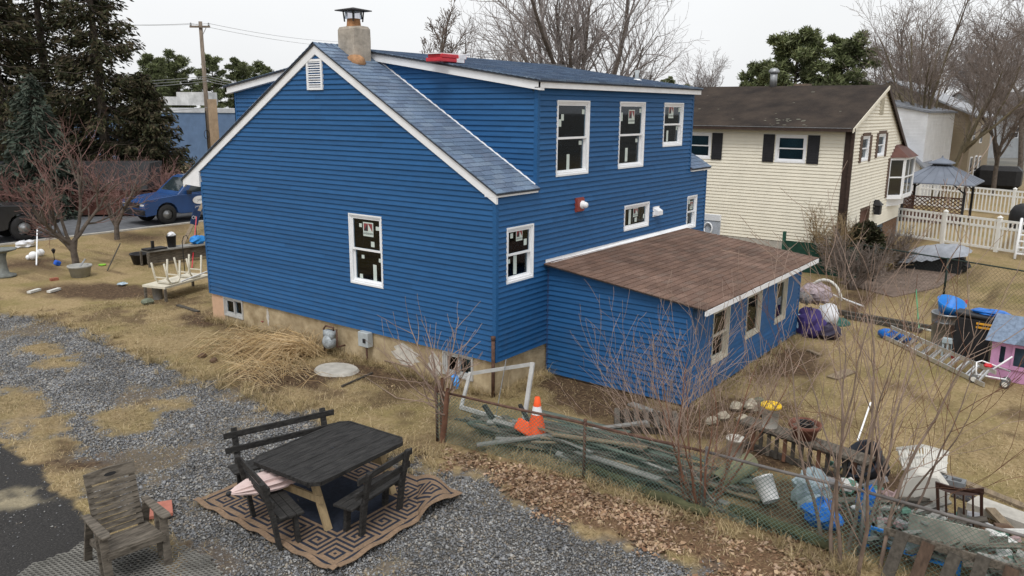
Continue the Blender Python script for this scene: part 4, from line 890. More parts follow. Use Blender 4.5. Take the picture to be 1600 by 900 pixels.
p_ = DEP(1436, 300, 52); small_house('white_house', 'white sided house with grey roof standing right behind the cream house', (p_.x, p_.y, 0), 0, 9, 7, 5.2, .7, WHF, GRF, [(1, 4.2, 3.7, .55, 1.1), (1, 5.0, 3.7, .55, 1.1), (1, 5.6, .6, .7, 1.8)], ov=.15)
p_ = DEP(1506, 295, 62); t, P, R = small_house('tan_house', 'tall tan sided house with pale grey gable roof behind the bare tree', (p_.x, p_.y, 0), 0, 10, 10.5, 5.0, 2.3, TAN, mat('pale_grey_far_roof', (.34, .35, .37), .9, .2, 2), [(0, .8, 3.2, .7, 1.0), (0, 1.0, .3, .8, 1.9), (0, 3.2, .3, .8, 1.9), (0, 5.2, .6, .8, 1.5), (0, 4.4, 3.2, .8, 1.1)])
p_ = DEP(1536, 262, 110); small_house('grey_house', 'low pale grey house with a long dull roof beyond the tan house', (p_.x, p_.y, 0), math.radians(-40), 26, 10, 5.2, 2.4, clap('pale_grey_vinyl', (.42, .44, .46), 1.6), mat('dull_brown_far_roof', (.14, .125, .12), .9, .2, 2), [(0, 3, 2.4, 1.2, 1.2), (0, 9, 2.4, 1.2, 1.2)])
p_ = DEP(1412, 300, 50); small_house('grey_porch', 'small grey roofed porch against the white house', (p_.x+1.5, p_.y-.4, 0), math.radians(0), 3, 2.6, 2.3, 1.1, WHF, GRF)
# blue commercial building behind the spruces with roof clutter
BB = mat('faded_blue_block_wall', (.10, .16, .27), .85, .12, 1.5, world=True)
p_ = DEP(270, 240, 80); q_ = DEP(400, 240, 76)
cb = thing('commercial_building', 'long faded blue flat roofed commercial building with white roof units', 'building', (p_.x, p_.y, 0))
d_ = Vector((q_.x-p_.x, q_.y-p_.y, 0)).normalized(); n_ = Vector((-d_.y, d_.x, 0))
o_ = Vector((p_.x, p_.y, 0))-d_*10
b = MB(); b.prism([o_, o_+d_*40, o_+d_*40+n_*22, o_+n_*22], (0, 0, 5.0)); b.build('wall', BB, cb)
b = MB(); b.prism([o_-n_*.1+Z_*4.75, o_+d_*40-n_*.1+Z_*4.75, o_+d_*40+n_*22+Z_*4.75, o_+n_*22+Z_*4.75], (0, 0, .38)); b.build('parapet', mat('white_parapet', (.45, .47, .50), .8, .2, 1), cb)
for (u, v, w, h) in ((9, 3, 3, 1.2), (14, 6, 2, .9), (17, 4, 1.6, 1.3), (22, 5, 3, 1), (6, 5, 2.5, .8)): b = MB(); b.prism([o_+d_*u+n_*v+Z_*5.4, o_+d_*(u+w)+n_*v+Z_*5.4, o_+d_*(u+w)+n_*(v+2)+Z_*5.4, o_+d_*u+n_*(v+2)+Z_*5.4], (0, 0, h)); b.build('roof_unit', mat('roof_unit_grey', (.48, .48, .47), .7, .3, 1), cb)
b = MB(); b.prism([o_+d_*12+n_*9+Z_*5.4, o_+d_*17+n_*9+Z_*5.4, o_+d_*17+n_*12+Z_*5.4, o_+d_*12+n_*12+Z_*5.4], (0, 0, 1.5)); b.build('penthouse', mat('tan_block', (.30, .27, .21), .9, .1), cb)
p_ = DEP(-6, 252, 62); small_house('brick_building', 'low tan brick building half hidden by the spruces', (p_.x-6, p_.y-1, 0), YAW-math.pi/2+.1, 9.4, 6, 2.9, .3, mat('tan_brick_far', (.22, .17, .115), .9, .25, 3), mat('flat_dark_roof', (.12, .11, .10), .9), [(0, 1, 1.3, 3.6, .35)])
p_ = DEP(-60, 330, 46); dsh = thing('dark_trailer', 'long dark roofed trailer with rust red sides across the road', 'trailer', (p_.x, p_.y, 0)); a = YAW-math.pi/2+.12; R = rotz(a); P = lambda x, y, z: Vector((p_.x, p_.y, 0))+R @ Vector((x, y, z))
b = MB(); b.prism([P(0, 0, 0.1), P(8, 0, .1), P(8, 0, 1.3), P(0, 0, 1.3)], R @ Vector((0, 3, 0))); b.build('side', mat('rust_red_side', (.10, .04, .03), .8, .3, 2), dsh)
b = MB(); b.prism([P(-.2, -.2, 1.3), P(8.6, -.2, 1.3), P(8.4, 1.2, 2.5), P(-.2, 1.2, 2.5)], R @ Vector((0, 2, 0))); b.build('roof', mat('black_tarp_roof', (.022, .023, .025), .8, .3, 2), dsh)
# ================================================================ WHITE VINYL FENCES
VIN = mat('white_vinyl_fence', (.72, .72, .70), .5, .05)
def picket_fence(label, A, B, h, npost, pick=.16, gate=None):
    A = Vector(A); B = Vector(B); d = (B-A); L = d.length; d.normalize(); n_ = Vector((-d.y, d.x, 0)); t = thing('picket_fence', label, 'fence', A)
    R = Matrix((d, n_, Z_)).transposed(); cache = {}
    def piece(nm, u, z0, z1, w, th):
        k = (nm, round(z1-z0, 2))
        if k not in cache:
            b = MB(); b.box(-w/2, -th/2, 0, w/2, th/2, z1-z0)
            if nm == 'post': b.add([(-w*.65, -th*.65, z1-z0), (w*.65, -th*.65, z1-z0), (w*.65, th*.65, z1-z0), (-w*.65, th*.65, z1-z0), (0, 0, z1-z0+.09)], [(0, 1, 4), (1, 2, 4), (2, 3, 4), (3, 0, 4)])
            me = b.mesh(nm); me.materials.append(VIN); cache[k] = me
        o = bpy.data.objects.new(nm, cache[k]); COL.objects.link(o); o.parent = t; ORG[o] = ORG[t]; o.matrix_local = Matrix.Translation(d*u+Vector((0, 0, z0))) @ R.to_4x4()
    for i in range(npost+1): piece('post', L*i/npost, 0, h+.08, .13, .13)
    for z in (.12, h-.32, h-.04): b = MB(); b.beam(A+Vector((0, 0, z)), B+Vector((0, 0, z)), .045, .09); b.build('rail', VIN, t)
    n = int(L/pick)
    for i in range(n): piece('picket', (i+.5)*L/n, .14, h-.04, .055, .03)
    return t
picket_fence('white vinyl picket fence with gate enclosing the pool yard behind the tarp covered pile', (26.0, -1.45, 0), (22.7, -9.4, 0), 1.25, 4)
picket_fence('white vinyl picket fence running behind the grey gazebo', (40.5, 2.5, 0), (35.0, -9.5, 0), 1.35, 5, .2)
# ================================================================ GAZEBO
gz = G(1447, 352); gz.x += 2.2; gzb = thing('gazebo', 'gazebo with grey two tier metal roof and black posts', 'gazebo', (gz.x, gz.y, 0))
GZR = mat('grey_blue_metal_roof', (.15, .17, .21), .5, .12, 2, spec=.4)
q = 1.5; P = lambda x, y, z: Vector((gz.x+x, gz.y+y, z))
for sx in (-1, 1):
    for sy in (-1, 1): b = MB(); b.beam(P(sx*q*.88, sy*q*.88, 0), P(sx*q*.88, sy*q*.88, 2.0), .11, .11); b.build('post', BLACK, gzb)
b = MB(); hz = 1.95
def hip(b, r0, z0, r1, z1, t=.05):
    c4 = [(-1, -1), (1, -1), (1, 1), (-1, 1)]; vs = [P(x*r0, y*r0, z0) for x, y in c4]+[P(x*r1, y*r1, z1) for x, y in c4]+[P(x*r0, y*r0, z0-t) for x, y in c4]
    b.add(vs, [(i, (i+1) % 4, 4+(i+1) % 4, 4+i) for i in range(4)]+[(8+i, 8+(i+1) % 4, (i+1) % 4, i) for i in range(4)]+[(4, 5, 6, 7)])
hip(b, 1.72, hz, .36, hz+.78); gr = b.build('roof', GZR, gzb)
b = MB(); hip(b, .52, hz+.90, .05, hz+1.13); b.build('upper_roof', GZR, gr); b = MB(); b.prism([P(-.42, -.33, hz+.72), P(.42, -.33, hz+.72), P(.42, .33, hz+.72), P(-.42, .33, hz+.72)], (0, 0, .17)); b.build('roof_vent', BLACK, gr); b = MB(); b.lathe(P(0, 0, hz+1.12), [(.06, 0), (.03, .1), (0, .13)], 8); b.build('finial', GZR, gr)
b = MB()
for i in range(4):
    c4 = [(-1, -1), (1, -1), (1, 1), (-1, 1)]
    for k in range(1, 6):
        (x0, y0), (x1, y1) = c4[i], c4[(i+1) % 4]; f = k/6; x, y = x0+(x1-x0)*f, y0+(y1-y0)*f
        b.beam(P(x*1.72, y*1.72, hz+.012), P(x*.36, y*.36, hz+.79), .02, .02)
b.build('roof_seam', GZR, gr)
for sx in (-1, 1):
    for sy in (-1, 1): b = MB(); b.beam(P(sx*q*.88, sy*q*.88, 1.5), P(sx*q*.5, sy*q*.88, 1.95), .06, .06); b.beam(P(sx*q*.88, sy*q*.88, 1.5), P(sx*q*.88, sy*q*.5, 1.95), .06, .06); b.build('brace', BLACK, gzb)
LAT = mat('red_brown_lattice', (.09, .045, .035), .8, .3)
for (x0, y0, x1, y1) in ((-q*.88, -q*.88, -q*.88, q*.88), (-q*.88, q*.88, q*.88, q*.88)):
    b = MB(); n = 12
    for k in range(-4, n):
        for s_ in (0, 1):
            a0, a1 = k/n, (k+4)/n; z0, z1 = (.55, 1.25) if s_ == 0 else (1.25, .55)
            if a0 < 0: z0 = z0+(z1-z0)*(-a0)/(a1-a0); a0 = 0
            if a1 > 1: z1 = z0+(z1-z0)*(1-a0)/(a1-a0); a1 = 1
            b.beam(P(x0+(x1-x0)*a0, y0+(y1-y0)*a0, z0), P(x0+(x1-x0)*a1, y0+(y1-y0)*a1, z1), .012, .04)
    b.beam(P(x0, y0, 1.27), P(x1, y1, 1.27), .06, .06); b.beam(P(x0, y0, .52), P(x1, y1, .52), .06, .06); b.build('lattice_panel', LAT, gzb)
    b = MB(); b.beam(P(x0, y0, .28), P(x1, y1, .28), .05, .45); b.build('lower_panel', LAT, gzb)
# ================================================================ UTILITY POLE AND WIRES
POLE = mat('weathered_pole_wood', (.21, .17, .135), .9, .3, 3, stretch=(4, 4, .5)); WIRE = mat('grey_wire', (.30, .31, .31), .5, .1)
pb = DEP(333, 300, 60); ptop = DEP(323.5, 34, 60); up = thing('utility_pole', 'tall weathered wooden utility pole with a short crossarm', 'pole', (pb.x, pb.y, 0))
b = MB(); b.tube([(pb.x, pb.y, 0), (pb.x, pb.y, ptop.z)], [.17, .12], 12); b.build('post', POLE, up, True)
ax = Vector(CR); ax.z = 0; ax.normalize(); ct = Vector((pb.x, pb.y, ptop.z-.38)); b = MB(); b.beam(ct-ax*.68-Vector(_d)*.15, ct+ax*.68-Vector(_d)*.15, .1, .13); b.build('crossarm', POLE, up)
b = MB(); b.beam(ct+ax*.45-Vector(_d)*.15, ct-Vector((0, 0, .65)), .03, .03)
for s_ in (-.6, .6): b.lathe(ct+ax*s_-Vector(_d)*.15+Vector((0, 0, .06)), [(.03, 0), (.07, .05), (.04, .12), (.06, .16), (0, .22)], 8)
b.build('insulator', STEEL, up); b = MB(); b.tube([(pb.x-.2, pb.y-.1, .5), (pb.x-.2, pb.y-.1, 5.0)], .03, 6)
for k in range(12): t_ = k*.6; b.tube([(pb.x-.25+.2*math.cos(t_), pb.y-.15, 3.4+.3*math.sin(t_)), (pb.x-.25+.2*math.cos(t_+.6), pb.y-.15, 3.4+.3*math.sin(t_+.6))], .02, 5)
b.build('cable_coil', BLACK, up)
pb2 = DEP(342, 300, 58); pt2 = DEP(331, 155, 58); st = thing('wood_post', 'pale square wooden post standing beside the utility pole', 'post', (pb2.x, pb2.y, 0)); b = MB(); b.beam((pb2.x, pb2.y, 0), (pt2.x, pt2.y, pt2.z), .42, .42); b.build('shaft', mat('pale_lumber', (.42, .31, .21), .85, .2, 3), st)
def wire(label, pts, r=.016, sag=.3):
    pts = [Vector(q) for q in pts]; b = MB()
    for a, c in zip(pts[:-1], pts[1:]): b.tube([a.lerp(c, k/10)-Vector((0, 0, sag*4*(k/10)*(1-k/10))) for k in range(11)], r, 4)
    return tag(b.build('overhead_wire', WIRE), label, 'wire', 'overhead wires on the utility pole')
wl = lambda y: DEP(-40, y, 52)
wire('thin overhead wire from the pole top past the spruces', [DEP(-40, 20, 52), ct-ax*.6+Vector((0, 0, .25)), DEP(560, 75, 80)], .014)
wire('thin overhead wire from the pole top past the spruces', [DEP(-40, 22, 54), ct+ax*.6+Vector((0, 0, .25)), DEP(560, 66, 80)], .014)
for k, y in enumerate((126, 132, 138)): wire('thick communication cable crossing low in front of the dark spruces', [DEP(-40, y, 50), DEP(324, 119+k*4, 59.7), DEP(420, 128+k*3, 80)], .022, .25)
wire('single service cable in front of the dark spruces', [DEP(-40, 169, 50), DEP(324, 168, 59.7)], .02, .3)
# ================================================================ TREES
def perp(v, r):
    q = np.array([r.gauss(0, 1), r.gauss(0, 1), r.gauss(0, 1)]); q -= v*q.dot(v); return q/(np.linalg.norm(q)+1e-9)
def grow(segs, r, p, d, L, rad, lev, P):
    """recursive bare branch; segs[level] collects p0,p1,r0,r1"""
    p = np.array(p, float); d = np.array(d, float); n = P['nseg'][lev]; last = lev == P['lev']
    r1 = rad*P['tap'][lev]; kids = P['kids'][lev] if not last else 0; st = P['start'][lev] if not last else 0
    pts = [(p.copy(), d.copy(), rad)]
    for i in range(n):
        d = d+perp(d, r)*P['wig'][lev]+np.array([0, 0, P['trop'][lev]]); d /= np.linalg.norm(d)
        q = p+d*L/n; ra, rb = rad+(r1-rad)*i/n, rad+(r1-rad)*(i+1)/n
        segs[lev].append((*p, *q, ra, rb)); p = q; pts.append((p.copy(), d.copy(), rb))
    for k in range(kids):
        f = st+(1-st)*(k+r.random())/kids; f = min(f, .999); i = min(int(f*n), n-1); g = f*n-i
        q = pts[i][0]*(1-g)+pts[i+1][0]*g; dd = pts[i+1][1]; rr = (pts[i][2]*(1-g)+pts[i+1][2]*g)
        a = P['ang'][lev]*r.uniform(.65, 1.35); nd = dd*math.cos(a)+perp(dd, r)*math.sin(a)
        grow(segs, r, q, nd, L*P['len'][lev]*r.uniform(.65, 1.25)*(1.15-.5*f*P.get('cone', 0.6)), min(rr*.85, rad*P['rr'][lev]*r.uniform(.8, 1.15)), lev+1, P)
def bare_tree(name, label, base, H, P, seed, bark, twig, rad, lean=(0, 0, 1), group=None, stems=1, spread=.3, cat='tree', minr=.0, split=1, off=0):
    base = Vector(base); t = thing(name, label, cat, base, group); r = random.Random(seed); segs = [[] for _ in range(P['lev']+1)]
    for s_ in range(stems):
        d = np.array(lean, float); a = 2*math.pi*(s_+r.random()*.6)/stems
        if stems > 1: d = d+np.array([math.cos(a), math.sin(a), 0])*spread*r.uniform(.5, 1.3)
        d /= np.linalg.norm(d); o = np.array(base)+(np.array([math.cos(a), math.sin(a), 0])*(rad*1.2+off*r.random()) if stems > 1 else 0)
        if off: segs[0].append((*(np.array(base)-[0, 0, .03]), *(o-np.array([0, 0, .03])), rad, rad))      # shared root
        grow(segs, r, o-np.array([0, 0, .05]), d, H*r.uniform(.8, 1.1) if stems > 1 else H, rad, 0, P)
    def fin(S_, n):
        A = np.array(S_); A[:, 6:] = np.maximum(A[:, 6:], minr); A[:, :3] -= np.array(base); A[:, 3:6] -= np.array(base); return seg_tubes(A, n)
    lo = [q for k in range(split+1) for q in segs[k]]; hi = [q for k in range(split+1, P['lev']+1) for q in segs[k]]
    V, f = fin(lo, 7); link('trunk', mesh_np('trunk', V, f, 4, True), bark, t)
    if hi: V, f = fin(hi, 3); link('crown', mesh_np('crown', V, f, 4), twig, t)
    return t
BARK = mat('grey_brown_bark', (.11, .09, .075), .95, .4, 6, bump=.6, bscale=14); TWIG = mat('grey_brown_twig', (.185, .15, .13), .9, .3, 2)
TWIGG = mat('pale_grey_twig', (.26, .23, .22), .9, .25, 2); RTWIG = mat('red_purple_twig', (.24, .135, .12), .85, .35, 1.5); RBARK = mat('red_brown_stem', (.17, .085, .055), .85, .3, 5); OLIVE = mat('olive_brown_bark', (.115, .095, .06), .95, .35, 5)
PB = dict(lev=4, nseg=[4, 6, 5, 4, 3], tap=[.75, .35, .3, .3, .3], kids=[6, 9, 8, 6], start=[.55, .2, .2, .15], wig=[.06, .10, .13, .16, .18], trop=[.02, .09, .05, .04, .05], ang=[.62, .7, .7, .7], len=[1.35, .5, .5, .5], rr=[.62, .42, .42, .45])
def at(px, d, py=300): q = DEP(px, py, d); return (q.x, q.y, 0)
# behind the blue house
bare_tree('bare_tree', 'big spreading bare tree rising behind the blue dormer roof', at(900, 42), 5.0, {**PB, 'kids': [9, 10, 7, 5], 'ang': [.55, .6, .7, .7], 'start': [.35, .25, .2, .15], 'len': [1.75, .45, .48, .5]}, 21, BARK, TWIGG, .25, minr=.006)
bare_tree('bare_tree', 'bare tree with several forked trunks behind the right end of the dormer', at(935, 44), 3.6, {**PB, 'kids': [6, 9, 7, 5], 'ang': [.6, .6, .7, .7], 'len': [1.7, .45, .48, .5], 'start': [.3, .2, .2, .15]}, 22, BARK, TWIGG, .19, lean=(.08, -.08, 1), minr=.006)
bare_tree('bare_tree', 'bare tree leaning left behind the dormer roof', at(800, 45), 4.2, {**PB, 'kids': [6, 9, 7, 5]}, 28, BARK, TWIGG, .15, lean=(-.1, .12, 1), minr=.006)
bare_tree('slender_tree', 'slender upright bare tree with a few brown leaves near the red bundles', at(681, 44), 9.5, dict(lev=3, nseg=[8, 5, 4, 3], tap=[.25, .35, .3, .3], kids=[26, 8, 6], start=[.35, .2, .2], wig=[.02, .1, .14, .18], trop=[.02, .10, .06, .05], ang=[.75, .7, .7], len=[.33, .45, .5], rr=[.3, .45, .5], cone=1.2), 23, BARK, TWIG, .17, minr=.013, split=0)
# right hand trees behind the gazebo
PR = {**PB, 'ang': [.42, .5, .6, .7], 'kids': [5, 8, 7, 4], 'len': [1.55, .5, .5, .5], 'trop': [.02, .05, .05, .05, .05]}
bare_tree('bare_tree', 'large bare tree with olive limbs fanning up behind the gazebo', at(1462, 56), 4.6, PR, 24, OLIVE, TWIG, .15, minr=.008, stems=3, spread=.34)
bare_tree('bare_tree', 'dark bare yard tree standing on the lawn right of the tan house', at(1552, 60), 3.2, {**PR, 'kids': [6, 9, 7, 5]}, 25, BARK, TWIG, .16, minr=.008, lean=(-.05, .05, 1))
bare_tree('bare_tree', 'tall bare tree beyond the lawn at the right with dense purplish twigs', at(1590, 76), 6.5, {**PB, 'kids': [8, 10, 8, 5]}, 26, BARK, TWIG, .22, minr=.010)
bare_tree('bare_tree', 'bare tree behind the cream house gable with fine grey twigs', at(1400, 100), 6, {**PB, 'kids': [7, 9, 7, 5]}, 27, BARK, TWIG, .26, minr=.014)
for k, (px, d, H) in enumerate(((1500, 130, 7.5), (1545, 120, 7), (1600, 140, 8), (1450, 140, 7), (1095, 150, 6), (1365, 150, 6), (1640, 110, 7))):
    bare_tree('far_tree', 'hazy bare tree in the far row beyond the houses', at(px, d), H, {**PB, 'kids': [7, 8, 7, 5]}, 60+k, BARK, TWIGG, .26, minr=.018, group='far row of bare trees')
# boughs of a nearer tree hanging into the picture at the upper right
bt = at(1760, 24, 500); bare_tree('near_tree', 'nearer bare tree whose dark boughs reach over the right yard', bt, 8.6, {**PB, 'kids': [7, 8, 6, 4], 'start': [.82, .2, .2, .15], 'trop': [.0, .0, .02, .03, .05], 'ang': [1.15, .6, .7, .7], 'len': [.62, .5, .5, .5], 'rr': [.42, .42, .42, .45]}, 31, BARK, TWIG, .20, minr=.004)
# ---- conifers
def sprays(C, D, L, wdt, r, n_=1):
    """C,D,(N,3): centre and direction; flat needle sprays as two crossed thin rhombs"""
    N = len(C); D = D/(np.linalg.norm(D, axis=1, keepdims=True)+1e-9); q = r.standard_normal((N, 3)); a = np.cross(D, q); a /= np.linalg.norm(a, axis=1, keepdims=True)+1e-9
    L = L*r.lognormal(0, .3, N); w = (wdt*L)[:, None]; L = L[:, None]
    V = np.stack([C-D*L*.5, C+a*w, C+D*L*.5, C-a*w], 1); b = 4*np.arange(N)[:, None]
    return V.reshape(-1, 3), (b+[0, 1, 2, 3]).reshape(-1, 4)
def spruce(label, base, H, R0, seed, mt, group=None, dens=1., name='spruce_tree', droop=.35, low=.05):
    base = Vector(base); t = thing(name, label, 'tree', base, group); r = np.random.default_rng(seed); segs = [(0, 0, -.05, 0, 0, H*.5, .26*H/14, .16*H/14), (0, 0, H*.5, 0, 0, H, .16*H/14, .02)]
    C = []; D = []; n = int(210*dens)
    for i in range(n):
        f = low+(1-low)*(i+r.random())/n; z = H*f; a = r.uniform(0, 6.28); l = R0*(1-f)**.8*r.uniform(.55, 1.1)+.25
        dr = droop*(1-f)+.05; e = np.array([math.cos(a)*l, math.sin(a)*l, -dr*l+.12*l]); m_ = np.array([math.cos(a)*l*.5, math.sin(a)*l*.5, -dr*l*.62])
        p0 = np.array([0, 0, z]); segs.append((*p0, *(p0+m_), .05, .03)); segs.append((*(p0+m_), *(p0+e), .03, .008))
        k = int(44*l+14); s_ = r.uniform(.18, 1, k)[:, None]; c = p0+np.where(s_ < .5, m_*s_*2, m_+(e-m_)*(s_*2-1))
        side = np.array([-math.sin(a), math.cos(a), 0]); sw = r.uniform(-1, 1, k)[:, None]*(.38*l*(1.15-s_))
        c = c+side*sw+np.array([0, 0, -1])*np.abs(sw)*.3+r.normal(0, .05, (k, 3)); c[:, 2] -= r.exponential(.16, k)
        C.append(c); D.append(np.array([math.cos(a), math.sin(a), -.35])+side*np.sign(sw)*.7+r.normal(0, .45, (k, 3))+np.array([0, 0, -.35]))
    C = np.concatenate(C); D = np.concatenate(D)
    V, f = seg_tubes(np.array(segs), 6); link('trunk', mesh_np('trunk', V, f, 4, True), BARK, t)
    V, f = sprays(C, D, .27, .15, r); link('crown', mesh_np('crown', V, f, 4), mt, t); return t
NEED = islands('spruce_needles', [(.036, .040, .020), (.045, .047, .024), (.058, .058, .028), (.070, .058, .034), (.028, .032, .018), (.080, .064, .040)], .8, .15, .3)
NEEDB = islands('blue_spruce_needles', [(.05, .068, .052), (.068, .088, .068), (.085, .10, .078), (.04, .052, .042)], .8, .15, .3)
NEEDP = islands('pine_needles', [(.11, .135, .06), (.145, .17, .075), (.18, .20, .095), (.09, .105, .05), (.13, .14, .08)], .8, .15, .35)  # greens lightened to put distance haze into the needle colour
spruce('towering dark spruce at the far left across the road', at(18, 50), 17, 4.3, 1, NEED, dens=1.2)
spruce('tall dark spruce with a bare upper trunk, left of the utility pole', at(172, 50), 16.5, 4.4, 2, NEED, dens=1.15)
spruce('tall dark spruce standing between two other tall spruces', at(92, 54), 17.5, 4.2, 5, NEED, dens=1.05)
spruce('broad low spruce beside the blue commercial building', at(238, 49), 7.0, 3.4, 6, NEED, dens=1.)
spruce('small blue grey spruce in front of the dark spruces', at(65, 44), 6.6, 2.3, 3, NEEDB, dens=.95)
def pine(label, base, H, R0, seed, group=None, name='pine_tree', mt=None, n=34, low=.3):
    base = Vector(base); t = thing(name, label, 'tree', base, group); r = np.random.default_rng(seed); segs = [(0, 0, -.05, .1, 0, H*.55, .22, .16), (.1, 0, H*.55, 0, 0, H*.96, .16, .04)]; C = []; D = []
    for i in range(n):
        f = low+(1-low)*(i+.5)/n; a = i*2.4+r.uniform(-.4, .4); l = R0*(1.05-abs(f-.55)*1.3)*r.uniform(.55, 1.1); c0 = np.array([math.cos(a)*l, math.sin(a)*l, H*f+.25*l]); p0 = np.array([0, 0, H*f-.1*l]); segs.append((*p0, *c0, .06, .02))
        for s_ in (.45, .72, 1.):
            k = 230; rad = R0*.24*r.uniform(.7, 1.3); q = r.standard_normal((k, 3)); q /= np.linalg.norm(q, axis=1, keepdims=True); q[:, 2] *= .6
            cc = p0+(c0-p0)*s_+r.normal(0, .15, 3); C.append(cc+q*rad*r.uniform(.35, 1, (k, 1))); D.append(q+r.normal(0, .5, (k, 3))+np.array([0, 0, .3]))
    V, f = seg_tubes(np.array(segs), 6); link('trunk', mesh_np('trunk', V, f, 4, True), BARK, t)
    V, f = sprays(np.concatenate(C), np.concatenate(D), .32*R0/2.6, .13, r); link('crown', mesh_np('crown', V, f, 4), mt or NEEDP, t)
pine('dense green pine behind the left part of the brown ridge', at(1228, 62), 10.4, 2.9, 11, 'pines behind the cream house')
pine('darker rounded pine behind the right part of the brown ridge', at(1306, 66), 10.4, 2.6, 12, 'pines behind the cream house')
pine('pine behind the cream roof at the end of the blue dormer', at(1180, 72), 9.0, 2.6, 13, 'pines behind the cream house')
pine('small pine beyond the vent pipe of the dormer roof', at(1035, 120), 9.5, 2.0, 14)
pine('low olive pine far beyond the right end of the dormer', at(1065, 130), 8.6, 2.0, 15)
for k, (px, d, H, R0) in enumerate(((255, 135, 12.6, 3.2), (292, 140, 13.0, 3.4), (345, 132, 12.5, 3.0), (385, 136, 12.2, 3.2), (270, 145, 12.0, 3), (420, 140, 12, 3))):
    pine('pine in the far row behind the blue commercial building', at(px, d), H, R0, 40+k, 'far row of pines', n=26)
# ---- ornamental trees with red twigs by the road
PO = dict(lev=4, nseg=[3, 5, 5, 4, 3], tap=[.8, .45, .4, .3, .3], kids=[6, 6, 5, 3], start=[.5, .3, .15, .2], wig=[.05, .16, .2, .2, .2], trop=[0, .10, .09, .09, .10], ang=[.62, .65, .8, .6], len=[2.3, .6, .5, .6], rr=[.6, .5, .4, .5], cone=.3)
bare_tree('ornamental_tree', 'bare ornamental tree with spreading red twigs growing by the stone planter', G(120, 420), .95, PO, 56, BARK, RTWIG, .12, minr=.0045, split=2)
bare_tree('ornamental_tree', 'bare red twigged ornamental tree at the kerb in front of the blue pickup', G(183, 374), .8, {**PO, 'kids': [5, 5, 5, 4]}, 52, BARK, RTWIG, .11, minr=.004, split=2)
for k, px in enumerate((20, 70, 120, 165, 205, 245, 280)):
    bare_tree('red_shrub', 'leafless red brown shrub in the hedge across the road', at(px, 44+(k % 3)), 1.7, dict(lev=2, nseg=[4, 4, 3], tap=[.4, .3, .3], kids=[9, 6], start=[.1, .2], wig=[.12, .15, .2], trop=[.03, .05, .06], ang=[.5, .6], len=[.7, .5], rr=[.6, .6]), 70+k, RTWIG, RTWIG, .05, group='red shrub hedge across the road', stems=11, spread=.85, cat='shrub', minr=.009)
# ---- scrub on the fence line (whips) 
PW = dict(lev=2, nseg=[8, 7, 4], tap=[.18, .25, .3], kids=[7, 3], start=[.12, .2], wig=[.13, .12, .14], trop=[.04, .07, .05], ang=[.6, .5], len=[.6, .4], rr=[.28, .5], cone=.4)
GTW = mat('grey_tan_twig', (.30, .22, .175), .9, .25, 3); GST = mat('grey_brown_stem', (.20, .15, .12), .85, .3, 4)
bare_tree('scrub_bush', 'bare multi stemmed bush growing through the chain link fence by the board pile', G(1092, 792), 2.2, {**PW, 'kids': [8, 3]}, 81, RBARK, GTW, .020, stems=11, spread=.45, off=.16, cat='bush', minr=.0028, split=0)
bare_tree('scrub_bush', 'tall thin bare sapling clump at the fence behind the blue tarp', G(1318, 872), 3.1, PW, 82, GST, GTW, .026, stems=7, spread=.16, off=.38, cat='bush', minr=.003, split=0)
bare_tree('scrub_bush', 'bare saplings with reddish stems beside the slatted chair', G(1375, 835), 2.8, {**PW, 'kids': [5, 3]}, 83, GST, RBARK, .018, stems=5, spread=.34, off=.4, cat='bush', minr=.003, split=0)
bare_tree('scrub_bush', 'arching bare brush against the blue addition', G(1045, 705), 1.7, {**PW, 'kids': [5, 2]}, 84, GTW, GTW, .010, stems=20, spread=.75, off=.5, cat='bush', minr=.0028, split=0, lean=(.1, .45, 1))
bare_tree('fence_tree', 'stumpy bare sapling at the end post of the chain link fence', G(690, 688), 1.0, {**PW, 'kids': [8, 6], 'len': [1.05, .5], 'start': [.5, .15], 'ang': [.85, .6], 'wig': [.06, .14, .12], 'tap': [.6, .25, .3], 'rr': [.33, .5]}, 85, RBARK, GTW, .055, stems=2, spread=.10, cat='tree', minr=.0035, split=0)
PS = dict(lev=3, nseg=[4, 4, 3, 3], tap=[.4, .3, .3, .3], kids=[8, 6, 4], start=[.15, .2, .2], wig=[.12, .15, .2, .2], trop=[.03, .05, .04, .04], ang=[.5, .6, .6], len=[.65, .5, .5], rr=[.6, .6, .6])
YTW = mat('ochre_twig', (.26, .19, .11), .9, .3, 2)
bare_tree('bare_shrub', 'bare twiggy ochre shrub at the corner of the cream house', G(1296, 428), 1.35, PS, 91, YTW, YTW, .04, stems=8, spread=.55, cat='shrub', minr=.005)
bare_tree('bare_shrub', 'bare grey brown shrub against the cream gable wall', G(1385, 425), 1.15, PS, 92, YTW, TWIG, .035, stems=8, spread=.55, cat='shrub', minr=.006)
bare_tree('bare_shrub', 'low dark bare shrub behind the addition corner', G(1330, 452), 1.2, PS, 93, TWIG, TWIG, .035, stems=9, spread=.6, cat='shrub', minr=.006)
# dark clipped evergreen by the side door
r = np.random.default_rng(5); c = G(1346, 428); q = r.standard_normal((5200, 3)); q /= np.linalg.norm(q, axis=1, keepdims=True); C = q*np.array([.62, .62, .9])*r.uniform(.6, 1.02, (5200, 1))+np.array([0, 0, .85]); t = thing('evergreen_shrub', 'dark rounded evergreen shrub beside the brown side door', 'shrub', c)
V, f = sprays(C, q+r.normal(0, .5, q.shape), .16, .25, r); link('crown', mesh_np('crown', V, f, 4), NEED, t); V, f = seg_tubes(np.array([(0, 0, -.05, 0, 0, .9, .06, .03)]), 6); link('trunk', mesh_np('trunk', V, f, 4), BARK, t)
